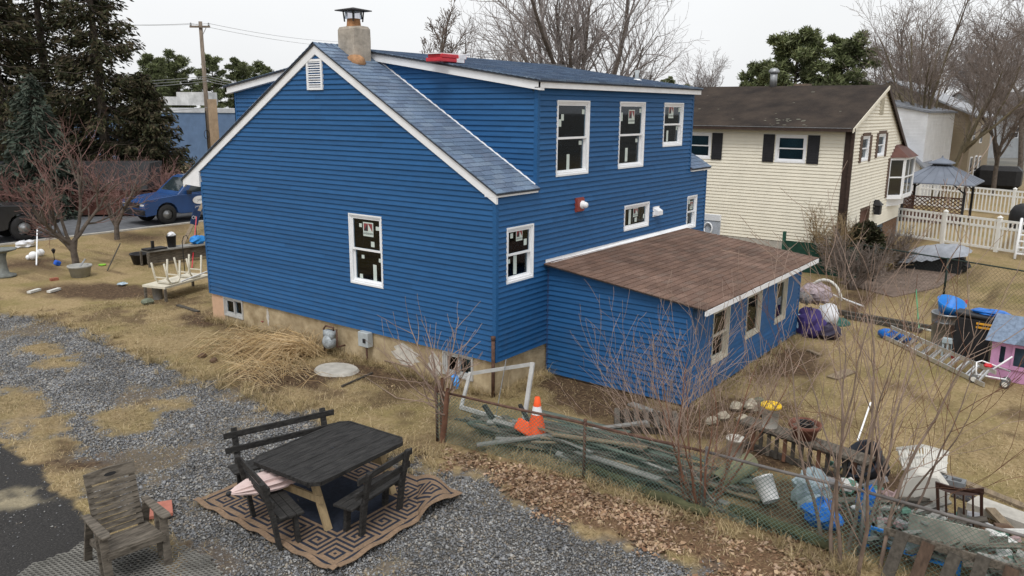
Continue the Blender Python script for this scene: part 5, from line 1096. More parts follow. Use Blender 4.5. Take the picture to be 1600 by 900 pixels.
# heap of tall dead ornamental grass by the foundation
def straw_heap(label, c, n, L, w, seed, spread, lean, name='grass_clump', mt=None):
    r = np.random.default_rng(seed); c = np.array(c); S_ = []
    for i in range(n):
        a = r.normal(lean[0], lean[1]) if lean else r.uniform(0, 6.28); l = L*r.uniform(.5, 1.2); p = c+np.array([r.normal(0, spread), r.normal(0, spread), 0]); h = l*r.uniform(.25, .55)
        pts = [p+np.array([math.cos(a), math.sin(a), 0])*l*f+np.array([0, 0, h*4*f*(1-f*.92)*.6+.01]) for f in (0, .3, .65, 1)]
        for k in range(3): S_.append((*pts[k], *pts[k+1], w, w*.75))
    V, f = seg_tubes(np.array(S_), 3); o = link(name, mesh_np(name, V-c, f, 4), mt or STRAW, None, c); return tag(o, label, 'grass', kind='stuff')
STRAW = islands('straw', [(.56, .41, .22), (.64, .49, .29), (.46, .33, .17), (.60, .47, .29), (.34, .23, .12)], .85, .2, .25)
straw_heap('clump of tall dead ornamental grass flopped over beside the gas meter', G(478, 552), 520, 1.1, .006, 4, .17, (math.radians(125), .75))
straw_heap('flattened heap of dead straw stalks along the tan foundation', G(405, 545), 190, .95, .006, 5, .42, (math.radians(110), .9))
straw_heap('loose dead straw stalks trailing onto the gravel', G(440, 585), 170, .85, .005, 6, .4, (math.radians(100), .7))
# ================================================================ OUTDOOR FURNITURE
RUGZ = .012
# rug with a Greek key border: woven pattern, one quad per cell
TANR = mat('rug_tan', (.235, .16, .105), .95, .22, 30, bump=.5, bscale=160); NAVY = mat('rug_navy', (.018, .024, .040), .95, .25, 20, bump=.5, bscale=160)
K = ["111111111110", "100000000010", "101111111010", "101000001010", "101011101010", "101010101010", "101010001010", "101011111010", "101000000010", "101111111110", "100000000000", "111111111111"]
rw, rl, cs = 2.40, 2.86, .04; nu, nv = int(rw/cs), int(rl/cs)
ra = math.radians(2); rO = Vector((-5.78, -2.17, 0)); ru, rv = Vector((math.cos(ra), math.sin(ra), 0)), Vector((-math.sin(ra), math.cos(ra), 0))
rv = Vector((-.005, 1, 0)).normalized()
def cell(i, j):
    e = min(i, j, nu-1-i, nv-1-j)
    if e < 4: return 1 if e in (0, 1, 3) else 0
    if e < 16:
        k = e-4
        if i-4 == k or nu-1-i-4 == k: t = j
        else: t = i
        return int(K[k][t % 12])
    return 0
vs = []; fs = []; mi = []
for i in range(nu+1):
    for j in range(nv+1):
        p = rO+ru*(i*cs)+rv*(j*cs); e = min(i, nu-i, j, nv-j)
        z = RUGZ+.012*vnoise(np.array([p.x]), np.array([p.y]), .35, 61)[0]+(.018*(1+math.sin(j*.55+1)) if i < 3 else 0)+(.014*(1+math.sin(i*.5)) if j < 3 else 0)
        # far right corner folded back over itself
        f = (i/nu-.62)/.38+(.30-j/nv)/.30-1.0
        if f > 0 and i/nu > .62 and j/nv < .30: z += .10*math.sin(min(1, f*1.4)*math.pi)+.02
        vs.append((p.x, p.y, z))
for i in range(nu):
    for j in range(nv): a = i*(nv+1)+j; fs.append((a, a+nv+1, a+nv+2, a+1)); mi.append(0 if cell(i, j) else 1)
b = MB(); b.v = vs; b.f = fs; b.mi = mi
rug = b.build('outdoor_rug', [TANR, NAVY], loc=(-4.6, -.75, 0)); sm = rug.modifiers.new('thickness', 'SOLIDIFY'); sm.thickness = .008; sm.offset = 1
tag(rug, 'tan and navy outdoor rug with Greek key border under the picnic table', 'rug')
# picnic table: planked octagonal top, pale lumber legs
tb = thing('picnic_table', 'black planked picnic table with cut corners and pale wooden legs', 'table', (-4.585, -.775, 0)); R = rotz(math.radians(2.5)); TP = lambda x, y, z: Vector((-4.585, -.775, 0))+R @ Vector((x, y, z))
TL, TW, TZ = 1.70, 1.25, .75
def clipx(y, c=.11):  # half length of the top at local y
    e = max(0, abs(y)-(TW/2-c)); return TL/2-e
npl = 8
for k in range(npl):
    y0 = -TW/2+TW*k/npl+.0025; y1 = -TW/2+TW*(k+1)/npl-.0025; ya, yb = y0, y1
    if k in (0, npl-1): pass
    P4 = [TP(-clipx(y0), y0, TZ-.035), TP(clipx(y0), y0, TZ-.035), TP(clipx(y1), y1, TZ-.035), TP(-clipx(y1), y1, TZ-.035)]
    b = MB(); b.prism(P4, (0, 0, .035+rnd.uniform(-.002, .002))); b.build('plank', BLACKW, tb)
b = MB(); oc = [(-TL/2, -TW/2+.11), (-TL/2+.11, -TW/2), (TL/2-.11, -TW/2), (TL/2, -TW/2+.11), (TL/2, TW/2-.11), (TL/2-.11, TW/2), (-TL/2+.11, TW/2), (-TL/2, TW/2-.11)]
for (a, c) in zip(oc, oc[1:]+oc[:1]): b.beam(TP(a[0]*.993, a[1]*.993, TZ-.022), TP(c[0]*.993, c[1]*.993, TZ-.022), .03, .055)
b.build('edge_band', BLACKW, tb)
b = MB(); b.lathe(TP(.05, .02, TZ+.001), [(.026, 0), (0, .0005)], 12); b.build('umbrella_hole', BLACK, tb)
LUM = mat('pale_lumber_leg', (.34, .255, .145), .85, .25, 4, stretch=(4, 4, 1))
for sx in (-1, 1):
    for sy in (-1, 1): b = MB(); b.beam(TP(sx*.60, sy*.30, TZ-.05), TP(sx*.60, sy*.56, .01), .045, .10, up=(1, 0, 0)); b.build('leg', LUM, tb)
    b = MB(); b.beam(TP(sx*.635, -.50, .42), TP(sx*.635, .50, .42), .035, .10); b.build('cross_brace', LUM, tb)
b = MB(); b.beam(TP(-.6, 0, TZ-.08), TP(.6, 0, TZ-.08), .05, .09); b.build('stretcher', LUM, tb)
def bench(label, c, rz, L, group='black benches round the picnic table', ext=.06):
    """back along local x at y=0, seat towards -y"""
    t = thing('bench', label, 'bench', (c[0], c[1], 0), group); R = rotz(rz); P = lambda x, y, z: Vector((c[0], c[1], 0))+R @ Vector((x, y, z))
    for y in (-.11, -.215, -.32): b = MB(); b.beam(P(-L/2, y, .42), P(L/2, y, .42), .098, .032); b.build('seat_plank', BLACKW, t, bevel=.004)
    for s_ in (-1, 1):
        x = s_*(L/2-.10-ext)
        b = MB(); b.beam(P(x, -.06, .01), P(x, .0, .46), .05, .085, up=R @ X_); b.beam(P(x, .0, .44), P(x, .10, .90), .05, .075, up=R @ X_); b.build('back_post', BLACKW, t)
        b = MB(); b.beam(P(x, -.30, .01), P(x, -.27, .40), .05, .085, up=R @ X_); b.build('leg', BLACKW, t); b = MB(); b.beam(P(x, -.34, .385), P(x, 0, .385), .045, .06); b.build('seat_support', BLACKW, t)
    for z in (.62, .82): y = .10*(z-.44)/.46-.035; b = MB(); b.beam(P(-L/2, y, z), P(L/2, y, z), .03, .085); b.build('back_rail', BLACKW, t, bevel=.004)
    return t
bench('black wooden bench on the house side of the picnic table', (-4.56, .30), math.radians(-17), 1.62)
bench('black wooden bench at the end of the table holding the folded pink umbrella', (-5.72, -.74), math.radians(73), 1.12, ext=-.02)
bench('black wooden bench standing on the Greek key border of the rug', (-4.60, -1.80), math.radians(188), 1.10)
# folded pink umbrella across the bench
um = thing('folded_umbrella', 'folded dusty pink parasol lying across the bench under the table', 'umbrella', (-5.6, -.5, .47)); PK = mat('dusty_pink_canvas', (.62, .49, .47), .9, .10, 6)
A = Vector((-5.93, -.44, .54)); B = Vector((-5.02, -.62, .55)); d = (B-A).normalized(); a_ = d.cross(Z_).normalized(); c_ = a_.cross(d); b = MB(); vs = []; n = 22; rs = [(.0, .025), (.10, .08), (.30, .15), (.55, .185), (.68, .185), (.8, .16), (.88, .15)]
for s_, r_ in rs:
    for j in range(n): th = 2*math.pi*j/n; k = r_*(1+(.22 if j % 2 else -.12)); vs.append(A+d*s_+a_*k*math.cos(th)+c_*k*.55*math.sin(th))
b.add(vs, [(i*n+j, i*n+(j+1) % n, i*n+n+(j+1) % n, i*n+n+j) for i in range(len(rs)-1) for j in range(n)]); b.build('canopy', PK, um)
b = MB(); b.lathe(A-d*.02, [(0, -.03), (.025, -.02), (.033, 0), (.028, .03), (.02, .05)], 10, axis=d.to_track_quat('Z', 'Y').to_matrix()); b.build('finial', BLACK, um, True); b = MB(); b.tube([A+d*.8, A+d*1.7], .02, 8); b.build('pole', STEEL, um, True)
# slatted wooden armchair
cc = Vector((-7.08, -.02, 0)); R = rotz(math.radians(-8)); P = lambda x, y, z: cc+R @ Vector((x, y, z)); ch = thing('armchair', 'weathered wooden armchair with slatted seat and high slatted back', 'chair', cc)
for k in range(7): b = MB(); y = -.40+k*.066; b.beam(P(-.29, y, .415-.006*k), P(.29, y, .415-.006*k), .058, .024); b.build('seat_slat', GREYW, ch)
bk = lambda z: .10+(z-.36)*.24
for k in range(9): z = .40+k*.064; b = MB(); b.beam(P(-.27, bk(z), z), P(.27, bk(z), z), .022, .056, up=R @ Vector((0, .31, .95))); b.build('back_slat', GREYW, ch)
b = MB(); pts = [(-.28, .965), (.28, .965), (.28, 1.095), (.20, 1.10), (.0, 1.115), (-.20, 1.10), (-.28, 1.095)]
hole = [(.055*math.cos(t)*1.3, 1.035+.022*math.sin(t)) for t in np.linspace(0, 2*math.pi, 9)[:-1]]
b.prism([P(x, bk(z)-.012, z) for x, z in pts], R @ Vector((0, .026, 0))); tr = b.build('top_rail', GREYW, ch); b = MB(); b.prism([P(x, bk(z)-.0135, z) for x, z in hole], R @ Vector((0, .004, 0))); b.build('hand_hole', BLACK, tr)
for s_ in (-1, 1):
    b = MB(); b.beam(P(s_*.24, bk(.33)+.02, .30), P(s_*.24, bk(1.04)+.02, 1.04), .035, .06, up=R @ X_); b.build('back_stile', GREYW, ch)
    b = MB(); b.prism([P(s_*.33-.045, -.50, .625), P(s_*.33+.045, -.50, .625), P(s_*.33+.065, -.40, .625), P(s_*.33+.045, .20, .625), P(s_*.33-.04, .20, .625), P(s_*.33-.06, -.40, .625)], (0, 0, .026)); b.build('arm', GREYW, ch, bevel=.005)
    b = MB(); b.beam(P(s_*.32, -.42, .0), P(s_*.33, -.36, .625), .04, .085, up=R @ X_); b.build('leg', GREYW, ch)
    b = MB(); b.beam(P(s_*.32, -.24, .05), P(s_*.33, -.20, .625), .04, .075, up=R @ X_); b.build('arm_support', GREYW, ch)
    b = MB(); b.beam(P(s_*.32, .34, .0), P(s_*.32, .10, .62), .04, .085, up=R @ X_); b.build('leg', GREYW, ch)
    b = MB(); b.beam(P(s_*.30, -.44, .36), P(s_*.30, .22, .30), .035, .085); b.build('side_rail', GREYW, ch)
b = MB(); b.beam(P(-.31, -.43, .37), P(.31, -.43, .37), .03, .075); b.build('front_apron', GREYW, ch)
# salmon foam pad
b = MB(); q = G(247, 800); b.obox((q.x, q.y, .03), (.42, .36, .05), euler(.02, .04, math.radians(62))); tag(b.build('foam_pad', mat('salmon_foam', (.40, .15, .11), .9, .15), loc=(q.x, q.y, 0), bevel=.006), 'flat salmon pink foam pad on the gravel behind the armchair', 'pad')
# ================================================================ VEHICLES
def pickup(name, label, front, yc, face, body, zbase=.012, sc=1.):
    """side-on pickup; front: x of the front bumper; face = +1 faces +x; yc = centre line"""
    t = thing(name, label, 'pickup truck', (front-face*2.8, yc, zbase)); P = lambda x, y, z: Vector((front-face*x*sc, yc+y, zbase+z*sc)); hw = .98
    def arch(cx, r=.47): return [(cx+r*math.cos(a), .42+r*math.sin(a)) for a in np.linspace(math.pi, 0, 9)]
    low = [(.05, .42), (.03, .75), (.12, 1.02), (1.45, 1.14), (5.75, 1.14), (5.8, .95), (5.78, .48), (5.05, .42)]
    side = [(.08, .38)]+[(.03, .70), (.08, .98), (.30, 1.06), (1.55, 1.16), (5.72, 1.16), (5.76, .55), (5.2, .45)]+arch(4.55)[::-1]+[(4.05, .38), (1.6, .38)]+arch(1.0)[::-1]+[(.5, .42)]
    b = MB(); b.prism([P(x, -hw, z) for x, z in side], (0, 2*hw, 0)); b.build('body', body, t, bevel=.03)
    cab = [(1.5, 1.15), (2.25, 1.80), (2.45, 1.86), (3.55, 1.86), (3.75, 1.80), (3.95, 1.15)]
    b = MB(); n = len(cab); b.add([P(x, -hw+.04+(.14 if z > 1.5 else 0), z) for x, z in cab]+[P(x, hw-.04-(.14 if z > 1.5 else 0), z) for x, z in cab], [tuple(range(n)), tuple(range(2*n-1, n-1, -1))]+[(i, i+n, (i+1) % n+n, (i+1) % n) for i in range(n)]); b.build('cab', body, t, bevel=.025)
    GP = mat('car_glass', (.02, .03, .035), .05, .2, 1, spec=.7)
    for s_ in (-1, 1):
        b = MB(); k = lambda z: s_*(hw-.035-.14*(z-1.15)/.65); b.add([P(x, k(z), z) for x, z in ((1.95, 1.22), (2.38, 1.74), (2.98, 1.76), (2.98, 1.22))], [(0, 1, 2, 3)]); b.build('side_window', GP, t)
        b = MB(); b.add([P(x, k(z), z) for x, z in ((3.06, 1.22), (3.06, 1.76), (3.5, 1.76), (3.7, 1.22))], [(0, 1, 2, 3)]); b.build('side_window', GP, t)
        b = MB(); b.obox(P(1.95, s_*(hw+.12), 1.25), (.14, .24, .18)); b.build('mirror', BLACK, t, bevel=.02)
        b = MB(); b.box(*P(2.55, s_*(hw+.012)-.012, .98), *P(2.75, s_*(hw+.012)+.012, 1.02)); b.build('door_handle', BLACK, t)
        b = MB(); b.obox(P(.10, s_*.74, .80), (.12, .34, .16)); b.build('headlight', mat('headlight', (.65, .66, .68), .15, .1, 3, spec=.7), t, bevel=.02)
        for cx in (1.0, 4.55):
            A = Matrix.Rotation(math.pi/2, 3, 'X'); b = MB(); b.lathe(P(cx, s_*.86, .40), [(.22*sc, -.13), (.36*sc, -.13), (.40*sc, -.09), (.40*sc, .09), (.36*sc, .13), (.22*sc, .13)], 22, axis=A); w = b.build('wheel', mat('tyre', (.022, .022, .023), .85, .3), t, True)
            b = MB(); b.lathe(P(cx, s_*.86, .40), [(.0, -.11), (.08, -.11), (.10, -.06), (.23, -.09), (.235, .09), (.1, .06), (.08, .11), (0, .11)], 16, axis=A); b.build('rim', STEEL, w, True)
    b = MB(); b.add([P(x, y, z) for x, y, z in ((1.60, -.78, 1.20), (2.22, -.66, 1.765), (2.22, .66, 1.765), (1.60, .78, 1.20))], [(0, 1, 2, 3)])
    for q in range(4): b.v[q] = tuple(Vector(b.v[q])+Vector((face*.02, 0, .02)))
    b.build('windshield', GP, t)
    b = MB(); b.obox(P(.0, 0, .55), (.16, 1.96, .22)); b.build('bumper', BLACK if body.name != 'x' else body, t, bevel=.03); b = MB(); b.obox(P(.03, 0, .82), (.05, 1.1, .2)); b.build('grille', BLACK, t)
    b = MB(); b.box(*P(4.05 if face < 0 else 5.65, -hw+.08, 1.05), *P(5.65 if face < 0 else 4.05, hw-.08, 1.165)); b.build('bed_cover', BLACK, t)
    return t, P
CARB = mat('black_car_paint', (.022, .024, .028), .22, .2, 1, spec=.6); CARBL = mat('blue_car_paint', (.018, .062, .19), .25, .15, 1, spec=.6)
pickup('pickup_truck', 'black pickup truck parked on the road with its nose beside the birdbath', OY(92, 365, 25.5).x, 26.48, 1, CARB, sc=1.25)
t, P = pickup('pickup_truck', 'blue pickup truck with a white oval door logo beside the house', OY(226, 345, 25.5).x, 26.48, -1, CARBL, sc=1.12)
dp = P(2.45, -.99, .88); b = MB(); n = 24; b.add([dp+Vector((.36*math.cos(k*2*math.pi/n), -.012, .19*math.sin(k*2*math.pi/n))) for k in range(n)], [tuple(range(n))]); lg = b.build('door_logo', WHITE, t)
def text3d(body, size, pos, U, N_, mt, parent, name='lettering'):
    tc = bpy.data.curves.new(name, 'FONT'); tc.body = body; tc.align_x = 'CENTER'; tc.size = size; to = bpy.data.objects.new(name, tc); COL.objects.link(to)
    me_ = bpy.data.meshes.new_from_object(to.evaluated_get(bpy.context.evaluated_depsgraph_get())); bpy.data.objects.remove(to); me_.materials.append(mt); o = link(name, me_, None, parent)
    Rm = Matrix((Vector(U), Z_, Vector(N_))).transposed(); o.matrix_local = Matrix.Translation(Vector(pos)-ORG[parent]) @ Rm.to_4x4(); return o
text3d('JAR', .15, dp+Vector((0, -.016, -.05)), (1, 0, 0), (0, -1, 0), mat('grey_logo_ink', (.2, .22, .26), .6), lg); text3d('J A R   S A', .12, dp+Vector((0, -.004, -.34)), (1, 0, 0), (0, -1, 0), WHITE, t)
# ================================================================ CHAIN LINK FENCE
FP = [Vector((-2.22, -.55, 0)), Vector((-1.92, -3.15, 0)), Vector((-1.80, -4.95, 0)), Vector((-1.70, -6.9, 0)), Vector((-1.72, -9.4, 0))]; FH = [.86, .86, .88, .88, .88]
GWIRE = mat('green_fence_wire', (.13, .21, .175), .5, .3, 3)
fe = thing('chain_link_fence', 'green chain link fence with rusty top rail along the leaf strip', 'fence', FP[0])
for q, h in zip(FP, FH): b = MB(); b.tube([q, q+Vector((0, 0, h+.04))], .024, 9); b.lathe(q+Vector((0, 0, h+.04)), [(.03, 0), (.02, .03), (0, .04)], 9); b.build('post', RUST if q.y > -4 else mat('grey_pipe', (.14, .13, .125), .6, .35, 5), fe, True)
for k in range(4): b = MB(); b.tube([FP[k]+Vector((0, 0, FH[k])), (FP[k]+FP[k+1])/2+Vector((.01, 0, (FH[k]+FH[k+1])/2-.015)), FP[k+1]+Vector((0, 0, FH[k+1]))], .021, 8); b.build('top_rail', RUST if k < 2 else mat('grey_pipe', (.14, .13, .125), .6, .35, 5), fe, True)
S_ = []; stp = .062
for k in range(4):
    A, B = FP[k], FP[k+1]; L = (B-A).length; H = .83; n = int((L+H)/stp)
    for i in range(n):
        for s_ in (1, -1):
            u0, u1 = i*stp-H, i*stp; z0, z1 = 0.02, H
            if u0 < 0: z0 += (0-u0); u0 = 0
            if u1 > L: z1 -= (u1-L); u1 = L
            if u1 <= u0: continue
            if s_ < 0: u0, u1 = L-u0, L-u1
            o = .004*s_; a = A.lerp(B, u0/L); c = A.lerp(B, u1/L); m_ = vnoise(np.array([a.y]), np.array([0.]), .9, 77)[0]*.06-.03
            S_.append((a.x+o-.02, a.y, z0, (a.x+c.x)/2+o-.02+m_, (a.y+c.y)/2, (z0+z1)/2, .0032, .0032)); S_.append(((a.x+c.x)/2+o-.02+m_, (a.y+c.y)/2, (z0+z1)/2, c.x+o-.02, c.y, z1, .0032, .0032))
A_ = np.array(S_); A_[:, :3] -= np.array(FP[0]); A_[:, 3:6] -= np.array(FP[0]); V, f = seg_tubes(A_, 3); tag(link('wire_mesh', mesh_np('wire_mesh', V, f, 4), GWIRE, fe), kind='stuff')
# neighbour's dark wire fence at the end of the yard
fe2 = thing('wire_fence', 'dark wire fence dividing the back yard from the neighbour lawn', 'fence', (16.2, -.9, 0)); a = Vector((16.2, -.9, 0)); c = Vector((12.9, -9.5, 0)); DG = mat('dark_green_metal', (.02, .035, .03), .6, .3)
for k in range(5): q = a.lerp(c, k/4); b = MB(); b.tube([q, q+Vector((0, 0, 1.15))], .03, 8); b.build('post', DG, fe2, True)
b = MB(); b.tube([a+Z_*1.12, c+Z_*1.12], .022, 6); b.build('top_rail', DG, fe2)
S_ = []; L = (c-a).length
for i in range(int(L/.12)):
    for s_ in (0, 1):
        p0, p1 = a.lerp(c, i*.12/L), a.lerp(c, min(1, (i*.12+1.1)/L)); z0, z1 = (0, 1.1) if s_ else (1.1, 0); S_.append((p0.x-a.x, p0.y-a.y, z0, p1.x-a.x, p1.y-a.y, z1, .0022, .0022))
V, f = seg_tubes(S_, 3); tag(link('wire_mesh', mesh_np('wire_mesh', V, f, 4), DG, fe2), kind='stuff')
gp = thing('privacy_screen', 'dark green fence panel behind the addition corner', 'fence', (15.6, -.6, 0)); b = MB(); b.box(15.6, -2.6, 0, 15.65, -.1, 1.0); b.build('panel', mat('dark_green_cloth', (.012, .05, .035), .8, .3), gp); b = MB(); b.box(15.57, -.14, 0, 15.68, -.05, 1.3); b.build('post', mat('green_post', (.02, .085, .06), .7), gp)
# ================================================================ BOARD PILE BEHIND THE FENCE
WOODS = [GREYW, mat('green_grey_board', (.10, .12, .10), .9, .4, 4, stretch=(1, 5, 5), bump=.4), mat('tan_board', (.22, .17, .115), .9, .3, 4, stretch=(1, 5, 5), bump=.4), mat('pale_grey_board', (.24, .235, .22), .9, .2, 4, stretch=(1, 5, 5)), mat('dark_wet_board', (.07, .062, .052), .9, .35, 4, stretch=(1, 5, 5))]
r_ = random.Random(12)
for k in range(140):
    y = -1.15-3.6*((k*.618) % 1); x = -1.62+r_.uniform(0, 1.0)*(1 if y < -2 else .7); L = r_.uniform(.8, 2.0); a = math.radians(-90+r_.gauss(4, 11)); z = .03+r_.uniform(0, .30)*math.exp(-((y+2.9)/1.3)**2)+.002*(k % 7)
    x = max(x, -1.78+abs(math.cos(a))*L/2+.02)
    b = MB(); b.obox((0, 0, 0), (L, r_.uniform(.04, .13), r_.uniform(.012, .035))); o = b.build('board', WOODS[k % 5]); o.location = (x, y, z); o.rotation_euler = (r_.uniform(-.25, .25), r_.uniform(-.09, .09), a); ORG[o] = o.location.copy()
    tag(o, ['weathered grey board in the lumber pile behind the chain link fence', 'greenish board in the lumber pile behind the chain link fence', 'tan board in the lumber pile behind the chain link fence', 'pale grey board in the lumber pile behind the chain link fence', 'dark wet board in the lumber pile behind the chain link fence'][k % 5], 'board', ['grey boards in the pile', 'greenish boards in the pile', 'tan boards in the pile', 'pale boards in the pile', 'dark boards in the pile'][k % 5])
def lone_board(label, p, q, w, h, mt, name='board', z=(.02, .02), cat='board'):
    p, q = Vector(p), Vector(q); p.z, q.z = z; b = MB(); b.beam(p, q, w, h); return tag(b.build(name, mt, loc=p), label, cat)
lone_board('long pale board leaning out of the lumber pile towards the cone', G(745, 706), G(1010, 690), .09, .03, WOODS[3], z=(.12, .34))
lone_board('black board leaning on the traffic cone', G(812, 672), G(845, 700), .06, .04, BLACKW, z=(.45, .05)); lone_board('short black board lying left of the traffic cone', G(757, 655), G(790, 688), .08, .05, BLACKW, z=(.25, .04))
# ================================================================ TRAFFIC CONE, SCREEN FRAME, BAG
q = G(838, 692); tc = thing('traffic_cone', 'crumpled orange traffic cone with a white collar behind the fence', 'cone', (q.x, q.y, 0)); ORA = mat('cone_orange', (.80, .10, .02), .6, .1, 5)
b = MB(); b.lathe((q.x, q.y, 0), [(.20, .03), (.165, .17), (.12, .36), (.085, .50)], 16); b.lathe((q.x+.012, q.y, 0), [(.065, .63), (.04, .78), (.0, .785)], 16); b.build('shell', ORA, tc, True)
b = MB(); b.lathe((q.x+.006, q.y, 0), [(.087, .495), (.066, .635)], 16); b.build('collar', WHITE, tc, True); b = MB(); b.obox((q.x-.02, q.y, .02), (.46, .46, .035), euler(.05, .08, .4)); b.build('base', ORA, tc, bevel=.01); b = MB(); b.obox((q.x-.10, q.y+.17, .26), (.1, .30, .20), euler(.3, .5, .2)); b.build('crumpled_flap', ORA, tc, bevel=.02)
sf = thing('screen_door', 'old white aluminium screen door frame leaning by the foundation', 'door frame', G(780, 640)); A = OX(722, 589, -.85); B = OX(820, 574, -.85); zt_ = B.z
y0, y1 = A.y, B.y; b = MB(); b.beam((-.62, y0, A.z), (-.62, y1, B.z), .035, .06); b.beam((-.62, y1, B.z+.03), (-.95, y1-.05, .02), .035, .075, up=(0, 1, 0)); b.beam((-.62, y0, A.z+.03), (-.95, y0-.05, .02), .035, .06, up=(0, 1, 0)); b.beam((-.95, y0-.05, .05), (-.95, y1-.05, .05), .035, .07); b.build('frame', mat('dull_aluminium_white', (.45, .45, .44), .6, .15), sf)
b = MB(); b.tube([(-.64, (y0*.4+y1*.6), zt_-.02), (-.93, (y0*.4+y1*.6), .05)], .008, 5); b.build('rod', STEEL, sf)
b = MB(); crumple(b, OX(712, 595, -2.15), .05, .07, .10, 4, 9, 6, .45); tag(b.build('plastic_bag', mat('sky_blue_plastic', (.08, .33, .75), .4, .2), loc=OX(712, 595, -2.15)), 'sky blue plastic bag caught on the fence end post', 'bag')
# ================================================================ SMALL DEBRIS HELPERS
def obj1(name, label, cat, mt, loc, fn, group=None, **kw):
    b = MB(); fn(b); return tag(b.build(name, mt, loc=loc, **kw), label, cat, group)
BUCK = [(.12, 0), (.145, .33), (.152, .33), (.152, .36), (.14, .36), (.115, .03), (0, .03)]
def bucket(label, p, mt, s=1., tilt=None, lid=None, name='bucket'):
    t = thing(name, label, 'bucket', p); b = MB(); b.lathe(p, [(r*s, z*s) for r, z in BUCK], 18, axis=tilt); b.build('pail', mt, t, True)
    if lid: b = MB(); b.lathe(Vector(p)+Vector((0, 0, .362*s)), [(0, .006), (.135*s, .006), (.140*s, .025), (.162*s, .025), (.166*s, -.02), (.15*s, -.03)], 20); b.build('lid', lid, t, True)
    return t
MILK = mat('milky_plastic', (.55, .53, .48), .5, .12); YEL = mat('yellow_lid', (.75, .48, .02), .5, .08); TERR = mat('terracotta', (.16, .065, .045), .8, .25); SOIL = mat('dry_soil', (.14, .115, .095), .95, .5, 12)
# ---- old railing laid beside the fence, with pot and bucket on it
rl = thing('old_railing', 'dark weathered wooden railing section standing behind the fence under the bucket and pot', 'railing', (.35, -5.2, 0)); A = Vector((.62, -4.55, 0)); B = Vector((.22, -6.55, 0)); d = (B-A).normalized(); n_ = Vector((-d.y, d.x, 0))
for nm, z, w, h in (('top_rail', .46, .30, .045), ('upper_beam', .40, .06, .09), ('lower_beam', .06, .06, .09)): b = MB(); b.beam(A+Z_*z, B+Z_*z, w, h); b.build(nm, GREYW if nm == 'top_rail' else WOODS[4], rl)
for k in range(15): p = A.lerp(B, (k+.5)/15); b = MB(); b.beam(p+Z_*.02-n_*.035, p+Z_*.42-n_*.035, .05, .05); b.build('baluster', [WOODS[4], RBARK, WOODS[4], GREYW][k % 4], rl)
p = A.lerp(B, .22)+Z_*.483; bucket('white bucket with a yellow lid on the old railing', p, MILK, .95, None, YEL)
p = A.lerp(B, .50)+Z_*.483; t = thing('flower_pot', 'wide terracotta flower pot with dry soil on the old railing', 'pot', p); b = MB(); b.lathe(p, [(.0, 0), (.15, 0), (.20, .17), (.235, .175), (.24, .235), (.215, .235), (.20, .18), (.19, .16)], 22); b.build('pot', TERR, t, True); b = MB(); b.lathe(p, [(.195, .17), (.1, .185), (0, .19)], 14); b.build('soil', SOIL, t); b = MB(); b.lathe(p+Vector((.03, 0, .19)), [(.11, 0), (.12, .05), (.10, .05), (.09, 0)], 14); b.build('inner_pot', BLACK, t)
# field stones
r_ = random.Random(4); STN = mat('field_stone', (.36, .32, .25), .9, .3, 7, bump=.4); STG = mat('mossy_stone', (.17, .19, .14), .9, .3, 7, bump=.4)
for k, (px, py, s) in enumerate(((1150, 640, .13), (1172, 641, .17), (1197, 650, .15), (1130, 655, .12), (1185, 630, .10), (1112, 662, .11), (1160, 660, .12))):
    p = G(px, py); obj1('field_stone', ['rounded tan field stone in the heap beside the addition', 'mossy grey field stone in the heap beside the addition'][k == 2 or k == 4], 'stone', STG if k in (2, 4) else STN, p, lambda b: crumple(b, (p.x, p.y, s*.5), s*1.1, s*.85, s*.62, k, 8, 6, .2), 'mossy stones in the heap' if k in (2, 4) else 'tan stones in the heap')
# wooden pallet / lattice against the addition
pl = thing('pallet', 'grey wooden pallet lying below the addition wall', 'pallet', G(1010, 665)); c = G(1010, 665); R = rotz(math.radians(-60)); P = lambda x, y, z: c+R @ Vector((x, y, z))
for k in range(7): b = MB(); b.beam(P(-.5+k*.165, -.4, .13), P(-.5+k*.165, .4, .13), .09, .02); b.build('slat', GREYW, pl)
for y in (-.35, 0, .35): b = MB(); b.beam(P(-.55, y, .06), P(.55, y, .06), .04, .11); b.build('runner', WOODS[4], pl)
lone_board('flat grey plank lying under the brush by the addition', G(985, 632), G(1060, 660), .16, .03, WOODS[3])
bucket('white plastic bucket standing behind the fence near the railing', G(1147, 716), MILK, .95)
bucket('white bucket tipped behind the chain link mesh', G(1192, 808)+Vector((.3, 0, .1)), mat('white_bucket', (.62, .62, .62), .5, .1), .95, euler(-.6, .5, 0))
p = G(1135, 768)+Vector((.25, 0, .2)); obj1('log_pipe', 'mossy hollow pipe lying among the boards behind the fence', 'pipe', mat('mossy_pipe', (.20, .20, .12), .9, .3, 5), p, lambda b: b.lathe(p, [(.13, -.35), (.15, -.35), (.15, .35), (.13, .35), (.13, -.35)], 16, axis=euler(1.35, 0, math.radians(70))), smooth=True)
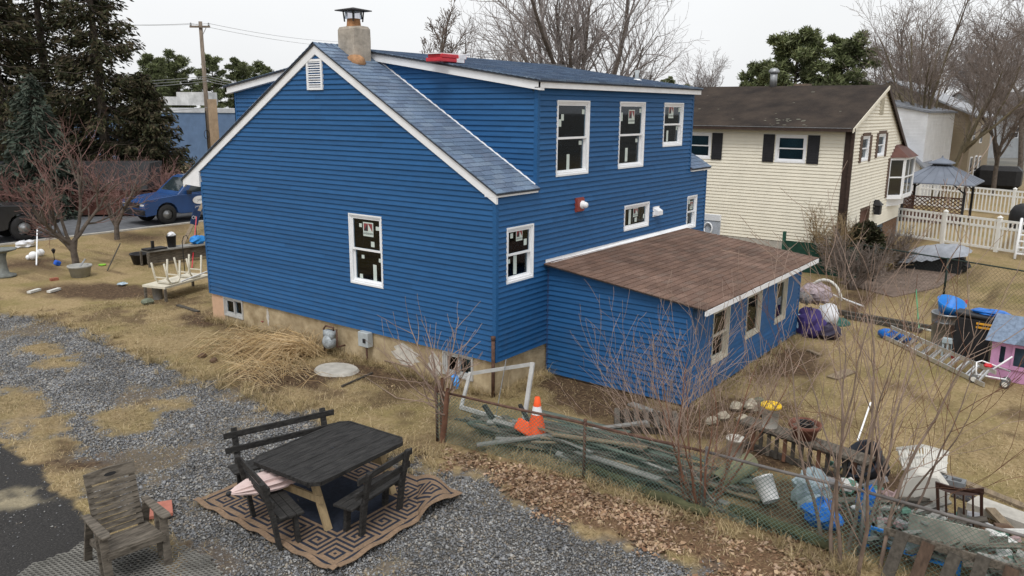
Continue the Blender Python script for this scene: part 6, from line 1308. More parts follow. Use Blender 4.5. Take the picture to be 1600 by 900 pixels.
# ---- blue tarp bundles behind the mesh
TARP = mat('bright_blue_tarp', (.013, .14, .50), .4, .3, 7, bump=.6, bscale=10); CLR = mat('clear_plastic_sheet', (.30, .37, .40), .35, .25, 6)
for k, (px, py, sx, sy, sz, lab, m_) in enumerate(((1272, 818, .17, .24, .20, 'bundle of bright blue tarp behind the fence, left of the saplings', TARP), (1340, 812, .12, .12, .27, 'crumpled blue tarp hanging between the sapling stems', TARP), (1255, 790, .2, .25, .3, 'sheet of clear plastic draped over the blue tarp', CLR))):
    p = G(px, py+18)+Vector((.30, 0, 0)); obj1('tarp', lab, 'tarp', m_, p, lambda b: crumple(b, (p.x, p.y, sz*.85), sx, sy, sz, 20+k, 13, 9, .25))
# blue plastic frame (bed rail / chair)
c = G(1430, 905); bf = thing('play_gate', 'bright blue plastic play frame behind the broken palings', 'frame', (c.x+.2, c.y, 0)); BLP = mat('blue_plastic', (.015, .20, .62), .4, .1)
A = Vector((c.x+.40, c.y+.62, 0)); B = Vector((c.x+.40, c.y-.38, 0)); b = MB()
for z in (.27, .08): b.beam(A+Z_*z, B+Z_*z, .03, .035)
for q in (A, B): b.beam(q, q+Z_*.29, .04, .04)
b.build('frame', BLP, bf); b = MB(); b.beam(A+Vector((.02, 0, .17)), B+Vector((.02, 0, .17)), .01, .13); b.build('panel', CLR, bf)
obj1('cardboard_panel', 'dirty grey panel leaning behind the blue frame', 'panel', mat('dirty_grey_card', (.30, .28, .24), .9, .3, 5), (c.x+.45, c.y-.1, 0), lambda b: b.beam((c.x+.75, c.y+.25, .22), (c.x+.85, c.y-.6, .22), .02, .42))
# broken palings (dark upright boards) in front of the mesh end
pa = thing('broken_palings', 'row of dark broken wooden palings leaning at the fence end', 'palings', (-1.9, -8.2, 0))
for k in range(9):
    y = -7.30-k*.27; h = .56-.04*(k % 3); b = MB(); b.beam((-1.98, y+.03, -.02), (-1.80, y-.06, h), .035, .135, up=(0, 1, 0)); b.build('paling', [WOODS[4], mat('brown_paling', (.075, .05, .036), .9, .4, 4, stretch=(5, 5, 1)), WOODS[4]][k % 3], pa)
b = MB(); b.beam((-1.765, -7.15, .50), (-1.765, -9.7, .47), .03, .09); b.build('rail', GREYW, pa)
# ---- tub, basket, white panel, slatted chair, blocks, boards, curb
p = G(1355, 755); t = thing('storage_tub', 'round black plastic tub tipped on its side among the junk', 'tub', p); b = MB(); b.lathe(p+Vector((0, 0, .28)), [(.0, -.2), (.20, -.2), (.28, .16), (.31, .16), (.31, .2), (.27, .2), (.19, -.16), (0, -.16)], 22, axis=euler(-.5, -.75, 0)); b.build('shell', mat('black_blue_tub', (.025, .03, .042), .4, .2), t, True)
p = G(1440, 742); bk_ = thing('laundry_basket', 'white plastic laundry basket with slotted sides tipped on the grass', 'basket', p); R = euler(-.5, .35, math.radians(-30)); P = lambda x, y, z: p+Vector((0, 0, .22))+R @ Vector((x, y, z)); BK = mat('white_basket_plastic', (.66, .65, .61), .5, .08)
b = MB()
for z, s in ((-.14, .85), (.0, .92), (.15, 1.0)):
    q = [(-.3*s, -.21*s), (.3*s, -.21*s), (.3*s, .21*s), (-.3*s, .21*s)]
    for i in range(4): b.beam(P(*q[i], z), P(*q[(i+1) % 4], z), .012, .05 if z > .1 else .03)
b.build('rim', BK, bk_); b = MB()
for i in range(12):
    f = -.27+i*.049
    for s_ in (-1, 1): b.beam(P(f*.85, s_*.18, -.14), P(f, s_*.21, .15), .02, .008)
for i in range(8):
    f = -.18+i*.051
    for s_ in (-1, 1): b.beam(P(s_*.255, f*.85, -.14), P(s_*.3, f, .15), .02, .008)
b.build('slot_wall', BK, bk_); b = MB(); b.add([P(-.25, -.18, -.14), P(.25, -.18, -.14), P(.25, .18, -.14), P(-.25, .18, -.14)], [(0, 1, 2, 3)]); b.build('bottom', BK, bk_)
p = G(1437, 812); obj1('white_headboard', 'off white curved plastic panel beside the slatted chair', 'panel', mat('off_white_plastic', (.56, .54, .49), .6, .1, 3), p, lambda b: b.prism([(p.x+.12, p.y+.28-x, z) for x, z in ((0, .0), (.52, .0), (.58, .42), (.42, .60), (.16, .58), (-.02, .34))], (.16, .04, .05)), bevel=.02)
cq = G(1500, 832); cs_ = thing('slatted_chair', 'dark brown dining chair with a slatted back lying among the junk', 'chair', cq); R = euler(0, -.12, math.radians(-88)); P = lambda x, y, z: cq+R @ Vector((x, y, z)); DBR = mat('dark_brown_varnish', (.042, .020, .014), .4, .25, 4)
for x, w in ((-.24, .05), (.24, .05)): b = MB(); b.beam(P(x, 0, 0), P(x*1.02, -.06, .62), w, .035, up=R @ X_); b.build('stile', DBR, cs_)
for k in range(4): x = -.15+k*.1; b = MB(); b.beam(P(x, -.01, .10), P(x, -.05, .55), .045 if k % 2 else .06, .02, up=R @ X_); b.build('slat', DBR, cs_)
b = MB(); b.prism([P(x, -.05-.03*(1-(x/.27)**2)-.0, z) for x, z in ((-.27, .58), (-.13, .55), (0, .54), (.13, .55), (.27, .58), (.27, .66), (.13, .64), (0, .63), (-.13, .64), (-.27, .66))], R @ Vector((0, .03, 0))); b.build('crest_rail', DBR, cs_); b = MB(); b.beam(P(-.24, 0, .08), P(.24, 0, .08), .03, .05); b.build('lower_rail', DBR, cs_); b = MB(); b.prism([P(-.24, .0, .02), P(.24, 0, .02), P(.22, .42, .02), P(-.22, .42, .02)], (0, 0, .04)); b.build('seat', DBR, cs_)
for k, (px, py) in enumerate(((1452, 755), (1482, 762))): p = G(px, py); obj1('cinder_block', ['grey hollow block with an open core beside the laundry basket', 'grey hollow block half sunk beside the long plank'][k], 'block', mat('grey_block', (.17, .18, .19), .85, .2), p, lambda b: [b.box(p.x-.09, p.y-.2, 0, p.x+.09, p.y-.15, .15), b.box(p.x-.09, p.y+.15, 0, p.x+.09, p.y+.2, .15), b.box(p.x-.09, p.y-.15, 0, p.x-.05, p.y+.15, .15), b.box(p.x+.05, p.y-.15, 0, p.x+.09, p.y+.15, .15), b.box(p.x-.05, p.y-.025, 0, p.x+.05, p.y+.025, .15)])
lone_board('long tan plank edging the grass by the concrete strip', G(1466, 740), G(1640, 810), .14, .04, WOODS[2]); lone_board('tan board lying across the concrete strip', G(1545, 808), G(1598, 862), .12, .04, WOODS[2], z=(.12, .1)); lone_board('thin white pipe lying across the junk by the slatted chair', G(1514, 822), G(1600, 880), .02, .02, WHITE, z=(.1, .12), name='white_pipe', cat='pipe'); lone_board('silver pipe lying beside the concrete strip', G(1510, 812), G(1640, 870), .035, .035, ALU, z=(.06, .06), name='silver_pipe', cat='pipe')
lone_board('white stick poking up behind the flower pot', G(1340, 690), G(1358, 650), .025, .02, WHITE, z=(.02, .25), name='white_stick', cat='stick')
a, c = G(1518, 790), G(1680, 850); b = MB(); b.beam(a+Z_*.04, c+Z_*.04, .34, .12); tag(b.build('concrete_strip', CONC, loc=a), 'pale concrete strip at the edge of the grass', 'kerb')
a, c = G(1490, 772), G(1690, 836); b = MB(); b.beam(a+Z_*.005, c+Z_*.005, .22, .03); tag(b.build('asphalt_strip', mat('dark_strip', (.035, .035, .04), .9, .3), loc=a), 'dark asphalt strip along the concrete kerb', 'strip')
JM = [mat('junk_white', (.6, .6, .58), .6, .2), mat('junk_brown', (.12, .075, .05), .8, .3), mat('junk_green', (.10, .22, .17), .6, .3), mat('junk_grey', (.25, .25, .26), .7, .3), mat('junk_pink', (.35, .25, .25), .7, .2)]
r_ = random.Random(33)
for k in range(84):
    px = r_.uniform(1300, 1625); py = 770+(px-1345)*.40+r_.uniform(-22, 45); p = G(px, py); j = k % 5; L = r_.uniform(.08, .38)
    b = MB(); b.obox((0, 0, 0), (L, r_.uniform(.05, .2), r_.uniform(.015, .08))); o = b.build('junk_piece', JM[j], bevel=.006); o.location = (p.x, p.y, .05+r_.uniform(0, .12)); o.rotation_euler = (r_.uniform(-.5, .5), r_.uniform(-.4, .4), r_.uniform(0, 3.1))
    tag(o, ['white scrap in the junk heap behind the palings', 'brown wood scrap in the junk heap behind the palings', 'green plastic scrap in the junk heap behind the palings', 'grey scrap in the junk heap behind the palings', 'pinkish scrap in the junk heap behind the palings'][j], 'scrap', ['white scraps', 'brown scraps', 'green scraps', 'grey scraps', 'pinkish scraps'][j])
r_ = random.Random(91)
for k in range(39):
    px = r_.uniform(1340, 1640); py = 805+(px-1345)*.36+r_.uniform(-25, 45); p = G(px, py); a = r_.gauss(-60, 40); j = k % 3; L = r_.uniform(.35, 1.0)
    b = MB(); b.obox((0, 0, 0), (L, r_.uniform(.05, .12), r_.uniform(.015, .04))); o = b.build('broken_plank', [WOODS[0], WOODS[4], WOODS[3]][j]); o.location = (p.x, p.y, .06+.22*r_.random()); o.rotation_euler = (r_.uniform(-.4, .4), r_.uniform(-.3, .3), math.radians(a)); ORG[o] = o.location.copy()
    tag(o, ['brownish broken plank in the junk heap beside the concrete strip', 'dark broken plank in the junk heap beside the concrete strip', 'pale broken plank in the junk heap beside the concrete strip'][j], 'plank', ['brownish broken planks', 'dark broken planks', 'pale broken planks'][j])
MOSS = mat('mossy_log', (.075, .078, .04), .95, .4, 6, bump=.6, bscale=12)
for k, (a, c, rr) in enumerate((((905, 742), (1010, 786), .06), ((1000, 786), (1095, 818), .075), ((1130, 812), (1290, 872), .07))):
    A, B = G(*a)+Vector((.22, 0, .06)), G(*c)+Vector((.22, 0, .06)); b = MB(); b.tube([A.lerp(B, t_/6)+Vector((r_.uniform(-.02, .02), 0, r_.uniform(-.01, .02))) for t_ in range(7)], [rr*r_.uniform(.85, 1.1) for _ in range(7)], 9)
    tag(b.build('mossy_log', MOSS, loc=A, smooth=True), ['mossy log at the foot of the fence below the lumber pile', 'thick mossy log at the foot of the fence left of the bush', 'mossy log at the foot of the fence between bush and blue tarp'][k], 'log')
# ================================================================ FAR SIDE OF THE YARD: LADDER, BINS, PLAYHOUSE
ld = thing('extension_ladder', 'aluminium extension ladder lying on the grass in front of the bins', 'ladder', G(1376, 528)); A0, B0 = G(1376, 527), G(1537, 606); A1, B1 = G(1392, 511, .3), G(1556, 582, .3)
for a, c, z in ((A0, B0, .06), (A1, B1, 0)): b = MB(); b.beam(a+Z_*z, c+Z_*z, .03, .085); b.build('side_rail', ALU, ld)
for k in range(12):
    f = (k+.4)/12; a = A0.lerp(B0, f)+Z_*.06; c = A1.lerp(B1, f); b = MB(); b.beam(a, c, .045, .035); b.build('rung', ALU, ld)
    if k % 1 == 0 and k > 1: b = MB(); b.beam(a+Vector((.08, .08, -.03)), c+Vector((.08, .08, -.05)), .04, .03); b.build('rung', ALU, ld)
p, q = G(1372, 526), G(1432, 538); obj1('tarp_roll', 'rolled bright blue tarp lying beside the ladder', 'tarp', TARP, p, lambda b: b.tube([p.lerp(q, k/8)+Vector((0, 0, .11)) for k in range(9)], [.06, .12, .13, .115, .13, .12, .13, .11, .05], 12), smooth=True)
p = G(1474, 540); t = thing('trash_can', 'ribbed grey metal trash can holding a blue tub', 'trash can', p); b = MB(); b.lathe(p, [(.26, 0), (.27, .1), (.30, .55), (.31, .55), (.31, .60), (.33, .75), (.34, .75), (.34, .79), (.31, .79), (.25, .1)], 22); b.build('body', STEEL, t, True)
for s_ in (-1, 1): b = MB(); b.tube([p+Vector((s_*.33, -.08, .6)), p+Vector((s_*.38, 0, .6)), p+Vector((s_*.33, .08, .6))], .012, 6); b.build('handle', STEEL, t)
pt = p+Vector((0, 0, .80)); obj1('blue_tub', 'bright blue tub with a white mark sitting on the trash can', 'tub', mat('tub_blue', (.02, .20, .60), .4, .1), pt, lambda b: b.lathe(pt, [(0, 0), (.2, 0), (.25, .14), (.31, .28), (.29, .28), (.22, .10), (0, .05)], 20, axis=euler(.25, -.25, 0)), smooth=True)
p = G(1516, 560); t = thing('wheeled_bin', 'black wheeled bin covered by a blue tarp beside the playhouse', 'bin', p); b = MB(); b.prism([p+Vector((x, y, 0)) for x, y in ((-.25, -.35), (.25, -.35), (.25, .35), (-.25, .35))], (0, 0, .95)); b.build('body', BLACK, t, bevel=.03); b = MB(); b.obox(p+Vector((0, 0, .99)), (.56, .76, .07), euler(.05, .05, 0)); b.build('lid', BLACK, t, bevel=.02); b = MB(); b.obox(p+Vector((-.27, -.2, .86)), (.02, .3, .04)); b.obox(p+Vector((-.27, -.2, .78)), (.02, .3, .04)); b.build('orange_stripe', mat('orange_band', (.75, .36, .03), .5), t)
pt = p+Vector((.1, -.25, 1.06)); obj1('tarp', 'blue tarp thrown over the black bin', 'tarp', TARP, pt, lambda b: crumple(b, pt, .22, .34, .06, 41, 13, 8, .2))
p = G(1497, 560); t = thing('toy_kitchen', 'pale grey plastic play bench in front of the black bin', 'toy', p); PG = mat('pale_grey_plastic', (.38, .45, .48), .5, .1); b = MB(); b.box(p.x-.05, p.y-.45, .3, p.x+.05, p.y+.35, .42); b.build('top', PG, t, bevel=.01); b = MB()
for k in range(9): b.box(p.x-.03, p.y-.42+k*.09, 0, p.x+.03, p.y-.38+k*.09, .3)
b.build('slats', PG, t)
lone_board('red pole leaning against the pale play bench', G(1488, 560), G(1503, 520), .06, .06, mat('red_pole', (.30, .03, .03), .5), name='red_pole', z=(.02, .8), cat='pole'); lone_board('wooden handled tool leaning on the black bin', G(1512, 562), G(1506, 505), .025, .025, WOODS[2], name='tool_handle', z=(.02, 1.0), cat='tool'); lone_board('thin green rake handle behind the ladder', G(1436, 520), G(1428, 480), .025, .025, mat('green_handle', (.05, .25, .12), .5), name='rake_handle', z=(.02, .5), cat='tool')
# playhouse
p = G(1543, 590); R = rotz(math.radians(-4)); P = lambda x, y, z: p+R @ Vector((x, y, z)); ph = thing('playhouse', 'pink plastic playhouse with a grey blue shingled roof', 'playhouse', p); PINK = mat('pink_plastic', (.52, .27, .44), .6, .1); PRF = mat('grey_blue_toy_roof', (.17, .22, .30), .8, .25, 14)
# the front faces the camera: it runs along local -y
Lh, Dp, Hh = 1.5, 1.0, .80; ops = [(.15, .24, .36, .70), (.40, .80, .34, .72), (.98, 1.07, .34, .70)]
b = MB(); wallsheet(b, P(0, 0, 0), R @ -Y_, R @ -X_, lambda z: 0, lambda z: Lh, 0, Hh, ops, (), 0); wallsheet(b, P(0, 0, 0), R @ X_, R @ Y_, lambda z: 0, lambda z: Dp, 0, Hh, (), (), 0); wallsheet(b, P(0, -Lh, 0), R @ X_, R @ -Y_, lambda z: 0, lambda z: Dp, 0, Hh, (), (), 0); wallsheet(b, P(Dp, 0, 0), R @ -Y_, R @ X_, lambda z: 0, lambda z: Lh, 0, Hh, (), (), 0); b.build('wall', PINK, ph)
b = MB()
for (u0, u1, z0, z1) in ops[1:2]:
    for (a, c, d_, e) in ((u0-.04, u0, z0-.04, z1+.04), (u1, u1+.04, z0-.04, z1+.04), (u0, u1, z1, z1+.04), (u0, u1, z0-.04, z0)): b.prism([P(0, -a, d_), P(0, -c, d_), P(0, -c, e), P(0, -a, e)], R @ Vector((-.03, 0, 0)))
b.prism([P(0, .0, Hh-.06), P(0, -Lh, Hh-.06), P(0, -Lh, Hh), P(0, 0, Hh)], R @ Vector((-.04, 0, 0))); b.prism([P(0, -.0, .26), P(0, -Lh, .26), P(0, -Lh, .30), P(0, 0, .30)], R @ Vector((-.03, 0, 0))); b.build('window_trim', PINK, ph)
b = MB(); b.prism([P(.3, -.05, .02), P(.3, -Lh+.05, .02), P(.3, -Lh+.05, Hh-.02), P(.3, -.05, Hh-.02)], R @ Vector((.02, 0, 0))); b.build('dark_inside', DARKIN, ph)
b = MB(); b.add([P(-.12, .12, Hh), P(-.12, -Lh-.1, Hh), P(Dp*.5, -Lh-.05, Hh+.45), P(Dp*.5, .07, Hh+.45), P(Dp+.12, -Lh-.1, Hh), P(Dp+.12, .12, Hh)], [(0, 1, 2, 3), (3, 2, 4, 5), (0, 3, 5), (1, 4, 2), (0, 5, 4, 1)]); prf = b.build('roof', PRF, ph)
b = MB(); b.add([P(-.14, -.40, Hh+.01), P(-.14, -.80, Hh+.01), P(-.12, -.60, Hh+.22), P(.32, -.60, Hh+.30)], [(0, 1, 2), (0, 2, 3), (1, 3, 2)]); b.build('toy_gable', PRF, prf)
# white toy stroller / walker with wheels
p = G(1556, 602); t = thing('toy_cart', 'white plastic toy cart with red seat and grey wheels by the ladder end', 'toy', p); b = MB(); b.tube([p+Vector((-.1, .35, .18)), p+Vector((-.1, -.15, .18)), p+Vector((.1, -.2, .30)), p+Vector((.1, .3, .42)), p+Vector((.0, .38, .40)), p+Vector((-.1, .35, .18))], .016, 8); b.tube([p+Vector((-.05, .2, .2)), p+Vector((.05, -.2, .62))], .016, 8); b.build('frame', WHITE, t, True)
b = MB(); b.obox(p+Vector((.05, .18, .36)), (.16, .15, .07)); b.build('seat', mat('toy_red', (.55, .02, .03), .4), t, bevel=.03)
for (dx, dy) in ((-.12, -.15), (.12, -.15), (-.12, .38), (.14, .38)): b = MB(); b.lathe(p+Vector((dx, dy, .085)), [(.04, -.025), (.085, -.02), (.085, .02), (.03, .02), (.03, -.02)], 16, axis=Matrix.Rotation(math.pi/2, 3, 'Y')); w = b.build('wheel', mat('grey_wheel', (.10, .10, .10), .7), t, True); b = MB(); b.lathe(p+Vector((dx, dy, .085)), [(0, -.025), (.05, -.025), (.05, .025), (0, .025)], 12, axis=Matrix.Rotation(math.pi/2, 3, 'Y')); b.build('hub', WHITE2, w)
# ---- bags piled at the far corner of the addition
PUR = mat('purple_fabric', (.045, .03, .13), .8, .3, 4); WPL = mat('white_bag_plastic', (.66, .67, .70), .35, .15, 5, bump=.4); FLR = mat('mauve_patterned_cloth', (.34, .28, .30), .8, .4, 18)
for k, (px, py, dz, s, lab, m_) in enumerate(((1258, 528, .30, (.3, .35, .38), 'dark purple cloth bag at the far corner of the addition', PUR), (1286, 522, .42, (.24, .26, .28), 'shiny white plastic bag in the pile by the addition corner', WPL), (1288, 532, .16, (.26, .3, .2), 'dark bin bag under the white plastic bag', mat('dark_bag', (.03, .025, .05), .5, .3)), (1246, 527, .25, (.12, .16, .3), 'pale blue printed bag leaning on the addition corner', mat('pale_blue_print', (.38, .50, .60), .6, .35, 20)), (1266, 508, .78, (.34, .4, .26), 'heap of mauve patterned cloth on top of the bag pile', FLR), (1248, 512, .72, (.2, .2, .14), 'grey cloth bundle on the bag pile against the wall', mat('grey_cloth', (.20, .19, .19), .9, .3)))):
    p = G(px, py); p.x += .25; c = Vector((p.x, p.y, dz)); obj1('bag', lab, 'bag', m_, (p.x, p.y, max(0, dz-s[2])), lambda b: crumple(b, c, *s, 50+k, 13, 9, .16), smooth=(k == 1))
p = G(1276, 512)+Vector((.4, 0, .55)); obj1('white_hoop', 'curved white plastic rim standing over the bag pile', 'hoop', WHITE2, p, lambda b: b.tube([p+Vector((.0, .42*math.cos(t_), .55*math.sin(t_)+.05)) for t_ in np.linspace(-.3, 3.0, 14)], .035, 8), smooth=True)
lone_board('thin white pole lying behind the bag pile', G(1300, 474), G(1348, 490), .035, .03, WHITE, name='white_pole', z=(.25, .2), cat='pole'); lone_board('long dark timber lying at the foot of the wire fence', G(1290, 487), G(1480, 520), .14, .1, WOODS[4], name='dark_timber', z=(.06, .06)); lone_board('second dark timber lying near the bins', G(1320, 497), G(1440, 520), .12, .08, WOODS[4], name='dark_timber', z=(.05, .05)); lone_board('white plank lying beside the ladder end', G(1390, 500), G(1455, 518), .06, .03, WHITE2, name='white_plank'); lone_board('flat tan board on the grass of the back yard', G(1300, 592), G(1330, 580), .25, .02, WOODS[2]); lone_board('short pale board near the addition corner', G(1262, 548), G(1282, 556), .1, .03, WOODS[2])
p = G(1308, 505); obj1('green_turtle', 'round dark green plastic lid lying behind the bags', 'lid', mat('bottle_green', (.01, .09, .07), .4), p, lambda b: b.lathe(p, [(.32, 0), (.30, .05), (.2, .12), (0, .14)], 16), smooth=True)
# ---- tarp covered heap on the neighbour's patio
p = G(1452, 420); t = thing('covered_heap', 'heap of yard goods under a shiny grey tarp before the white fence', 'heap', p); GT = mat('silver_grey_tarp', (.30, .32, .36), .4, .2, 4, bump=.3, bscale=8)
b = MB(); nU, nV = 16, 10; vs = []; r_ = random.Random(8)
for i in range(nU+1):
    for j in range(nV+1):
        u, v = i/nU*2-1, j/nV*2-1; e = max(abs(u)**3, abs(v)**3); h = .95-.35*u-e*.50+r_.uniform(-.05, .05)
        vs.append((p.x+.7*v+.15*r_.uniform(-1, 1)*.3, p.y-1.15*u*-1, max(.18, h*.85)))
b.add(vs, [(i*(nV+1)+j, (i+1)*(nV+1)+j, (i+1)*(nV+1)+j+1, i*(nV+1)+j+1) for i in range(nU) for j in range(nV)]); b.build('tarp', GT, t, True); b = MB(); b.box(p.x-.5, p.y-1.0, 0, p.x+.5, p.y+1.0, .45); b.build('goods', BLACK, t)
p = G(1495, 425); obj1('black_bags', 'black plastic bags at the end of the tarped heap', 'bags', BLACK, p, lambda b: [crumple(b, (p.x, p.y, .22), .3, .35, .22, 3, 12, 8, .2), crumple(b, (p.x+.3, p.y+.4, .2), .25, .25, .2, 4, 12, 8, .2)])
pt_ = wp([(1310, 442), (1395, 465), (1465, 450), (1500, 425), (1420, 418), (1360, 428)]); b = MB(); b.prism([(x, y, -.05) for x, y in pt_], (0, 0, .075)); tag(b.build('patio', mat('brown_patio', (.17, .125, .10), .9, .3, 3), None), kind='structure')
# grill with cover, pool ladder
p = G(1586, 375)+Vector((3.5, 0, 0)); t = thing('grill', 'barbecue grill under a black cover behind the white fence', 'grill', p); b = MB(); b.lathe(p, [(.62, 0), (.66, .5), (.64, .85), (.5, 1.1), (.25, 1.22), (0, 1.24)], 14); b.build('cover', BLACK, t, True)
p = G(1585, 405); t = thing('pool_ladder', 'white plastic pool ladder with arched handrails by the fence', 'ladder', p)
for dy in (0, -.5): b = MB(); b.tube([p+Vector((x, dy, z)) for x, z in ((.0, 0), (.35, .8), (.45, 1.25), (.62, 1.42), (.8, 1.3), (.9, .9), (1.25, 0))], .05, 8); b.build('rail', WHITE, t, True)
for k in range(4): z = .2+k*.22; b = MB(); b.beam(p+Vector((.1+.12*k, 0, z)), p+Vector((.1+.12*k, -.5, z)), .12, .04); b.build('step', WHITE, t)
p = G(1556, 292)+Vector((0, 0, 0)); c = DEP(1560, 280, 66); t = thing('covered_furniture', 'patio furniture under a black cover on the far lawn', 'furniture', (c.x, c.y, 0)); b = MB(); b.obox((c.x, c.y, .8), (1.6, 2.8, 1.6)); b.build('cover', BLACK, t, bevel=.3)
# white gate panel seen past the end of the blue house
a = OX(1099, 338, 11.5); t = thing('white_gate', 'pale grey white gate panel standing beyond the far corner of the blue house', 'gate', (11.5, a.y, 0)); c = OX(1125, 345, 11.5); b = MB(); b.box(11.5, c.y, 0, 11.56, a.y+.1, a.z-.1); b.build('panel', mat('grey_white_panel', (.42, .45, .50), .6, .15), t); b = MB(); b.box(11.48, c.y, a.z-.1, 11.58, a.y+.1, a.z+.08); b.build('top_board', WHITE, t)
hp = OX(1106, 357, 11.45); b = MB(); b.tube([hp+Vector((0, .13*math.cos(t_), .18*math.sin(t_))) for t_ in np.linspace(0, 6.28, 14)], .025, 6); b.build('hoop', WHITE, t, True)
# ================================================================ FRONT LAWN CLUTTER
wch = mat('cream_metal_chair', (.60, .56, .46), .5, .1)
pf = thing('low_table', 'low white platform table holding the upturned chairs at the house corner', 'table', G(285, 462)); A, B = G(258, 452, .35), G(330, 432, .35); d = (B-A); n_ = Vector((-d.y, d.x, 0)).normalized(); b = MB(); b.prism([A, B, B+n_*.8, A+n_*.8], (0, 0, .06)); b.build('top', wch, pf)
for q in (A, B, A+n_*.7, B+n_*.7): b = MB(); b.beam((q.x, q.y, 0), (q.x, q.y, .35), .06, .06); b.build('leg', GREYW, pf)
for k, f in enumerate((.25, .72)):
    o = A.lerp(B, f)+n_*.3+Z_*.06; t = thing('upturned_chair', ['cream metal patio chair turned upside down at the outer end of the low table', 'cream metal patio chair turned upside down next to the house wall'][k], 'chair', o); dx = d.normalized()
    for s_ in (-1, 1):
        q = o+n_*(.22*s_); b = MB(); b.tube([q-dx*.34+Z_*.62, q-dx*.24+Z_*.15, q-dx*.14+Z_*.03, q+dx*.12+Z_*.03, q+dx*.20+Z_*.12, q+dx*.26+Z_*.62], .028, 8); b.build('leg_frame', wch, t, True)
    b = MB(); b.beam(o-dx*.25-n_*.22+Z_*.2, o-dx*.25+n_*.22+Z_*.2, .03, .03); b.build('cross_bar', wch, t); b = MB(); b.beam(o+dx*.2-n_*.22+Z_*.2, o+dx*.2+n_*.22+Z_*.2, .03, .03); b.build('cross_bar', wch, t); b = MB(); b.prism([o-dx*.18-n_*.2+Z_*.02, o+dx*.14-n_*.2+Z_*.02, o+dx*.14+n_*.2+Z_*.02, o-dx*.18+n_*.2+Z_*.02], (0, 0, .03)); b.build('seat', wch, t)
lone_board('white horizontal bar across the upturned chairs', G(283, 440, .6), G(325, 425, .6), .03, .03, WHITE, name='white_bar', z=(.6, .62), cat='bar')
gt = thing('garden_bench', 'long grey garden workbench with pots on the front lawn', 'bench', G(270, 405)); A, B = G(232, 395, .5), G(325, 383, .5); n_ = Vector((0, .5, 0)); b = MB(); b.prism([A, B, B+n_, A+n_], (0, 0, .05)); b.build('top', WOODS[3], gt); b = MB(); b.prism([Vector((A.x, A.y+.1, .1)), Vector((B.x, B.y+.1, .1)), Vector((B.x, B.y+.1, .48)), Vector((A.x, A.y+.1, .48))], (0, .04, 0)); b.build('front_panel', GREYW, gt)
for q in (A, B, A+n_, B+n_): b = MB(); b.beam((q.x, q.y, 0), (q.x, q.y, .5), .06, .06); b.build('leg', GREYW, gt)
p = A.lerp(B, .45)+n_*.5+Z_*.05; bucket('black bucket with a white cloth on the garden workbench', p, BLACK, 1.1); obj1('white_cloth', 'white cloth bundle in the black bucket', 'cloth', WPL, p, lambda b: crumple(b, p+Vector((0, 0, .42)), .13, .16, .10, 8, 10, 6, .2)); p2 = A.lerp(B, .9)+n_*.5+Z_*.05; obj1('blue_bag', 'bright blue bag on the garden workbench near the house', 'bag', mat('bag_blue', (.02, .22, .6), .5, .2), p2, lambda b: crumple(b, p2+Vector((0, 0, .14)), .28, .2, .15, 6, 12, 7, .2))
p3 = A.lerp(B, .15)+n_*.4+Z_*.05; obj1('dark_tray', 'dark tray at the end of the garden workbench', 'tray', BLACK, p3, lambda b: [b.box(p3.x-.35, p3.y-.2, p3.z, p3.x+.35, p3.y+.2, p3.z+.06), b.box(p3.x-.1, p3.y-.05, p3.z+.06, p3.x-.02, p3.y+.03, p3.z+.3)])
p = G(222, 412); t = thing('planter_pot', 'wide black planter pot on the lawn beside the garden workbench', 'pot', p); b = MB(); b.lathe(p, [(0, 0), (.27, 0), (.36, .34), (.38, .34), (.38, .37), (.34, .37), (.25, .1), (0, .1)], 20); b.build('pot', BLACK, t, True)
lone_board('red handled broom leaning on the white chairs', G(300, 420), G(310, 378), .03, .03, mat('red_plastic', (.5, .02, .04), .4), name='broom', z=(.02, 1.0), cat='broom'); lone_board('tan plank leaning behind the workbench at the house corner', G(285, 385), G(320, 352), .14, .04, WOODS[2], z=(.05, 1.0))
p = G(290, 440); obj1('shepherd_hook', 'thin black shepherd hook standing in the front lawn', 'hook', BLACK, p, lambda b: b.tube([p, p+Vector((0, 0, 1.25)), p+Vector((.06, 0, 1.4)), p+Vector((.16, 0, 1.42)), p+Vector((.2, 0, 1.3))], .014, 6))
sg = OX(308, 342, 9.0); ps = G(308, 372); t = thing('house_sign', 'tilted dark blue sign with white lettering by the front corner', 'sign', ps); b = MB(); b.obox((ps.x, ps.y, .85), (.34, .03, .6), euler(0, .35, 0)); b.build('plate', mat('sign_blue', (.015, .04, .12), .5), t); text3d('OUT', .2, Vector((ps.x, ps.y-.02, .78)), (math.cos(.35), 0, -math.sin(.35)), (0, -1, 0), WHITE, t); b = MB(); b.beam((ps.x, ps.y+.03, 0), (ps.x, ps.y+.03, .8), .04, .03); b.build('stake', GREYW, t)
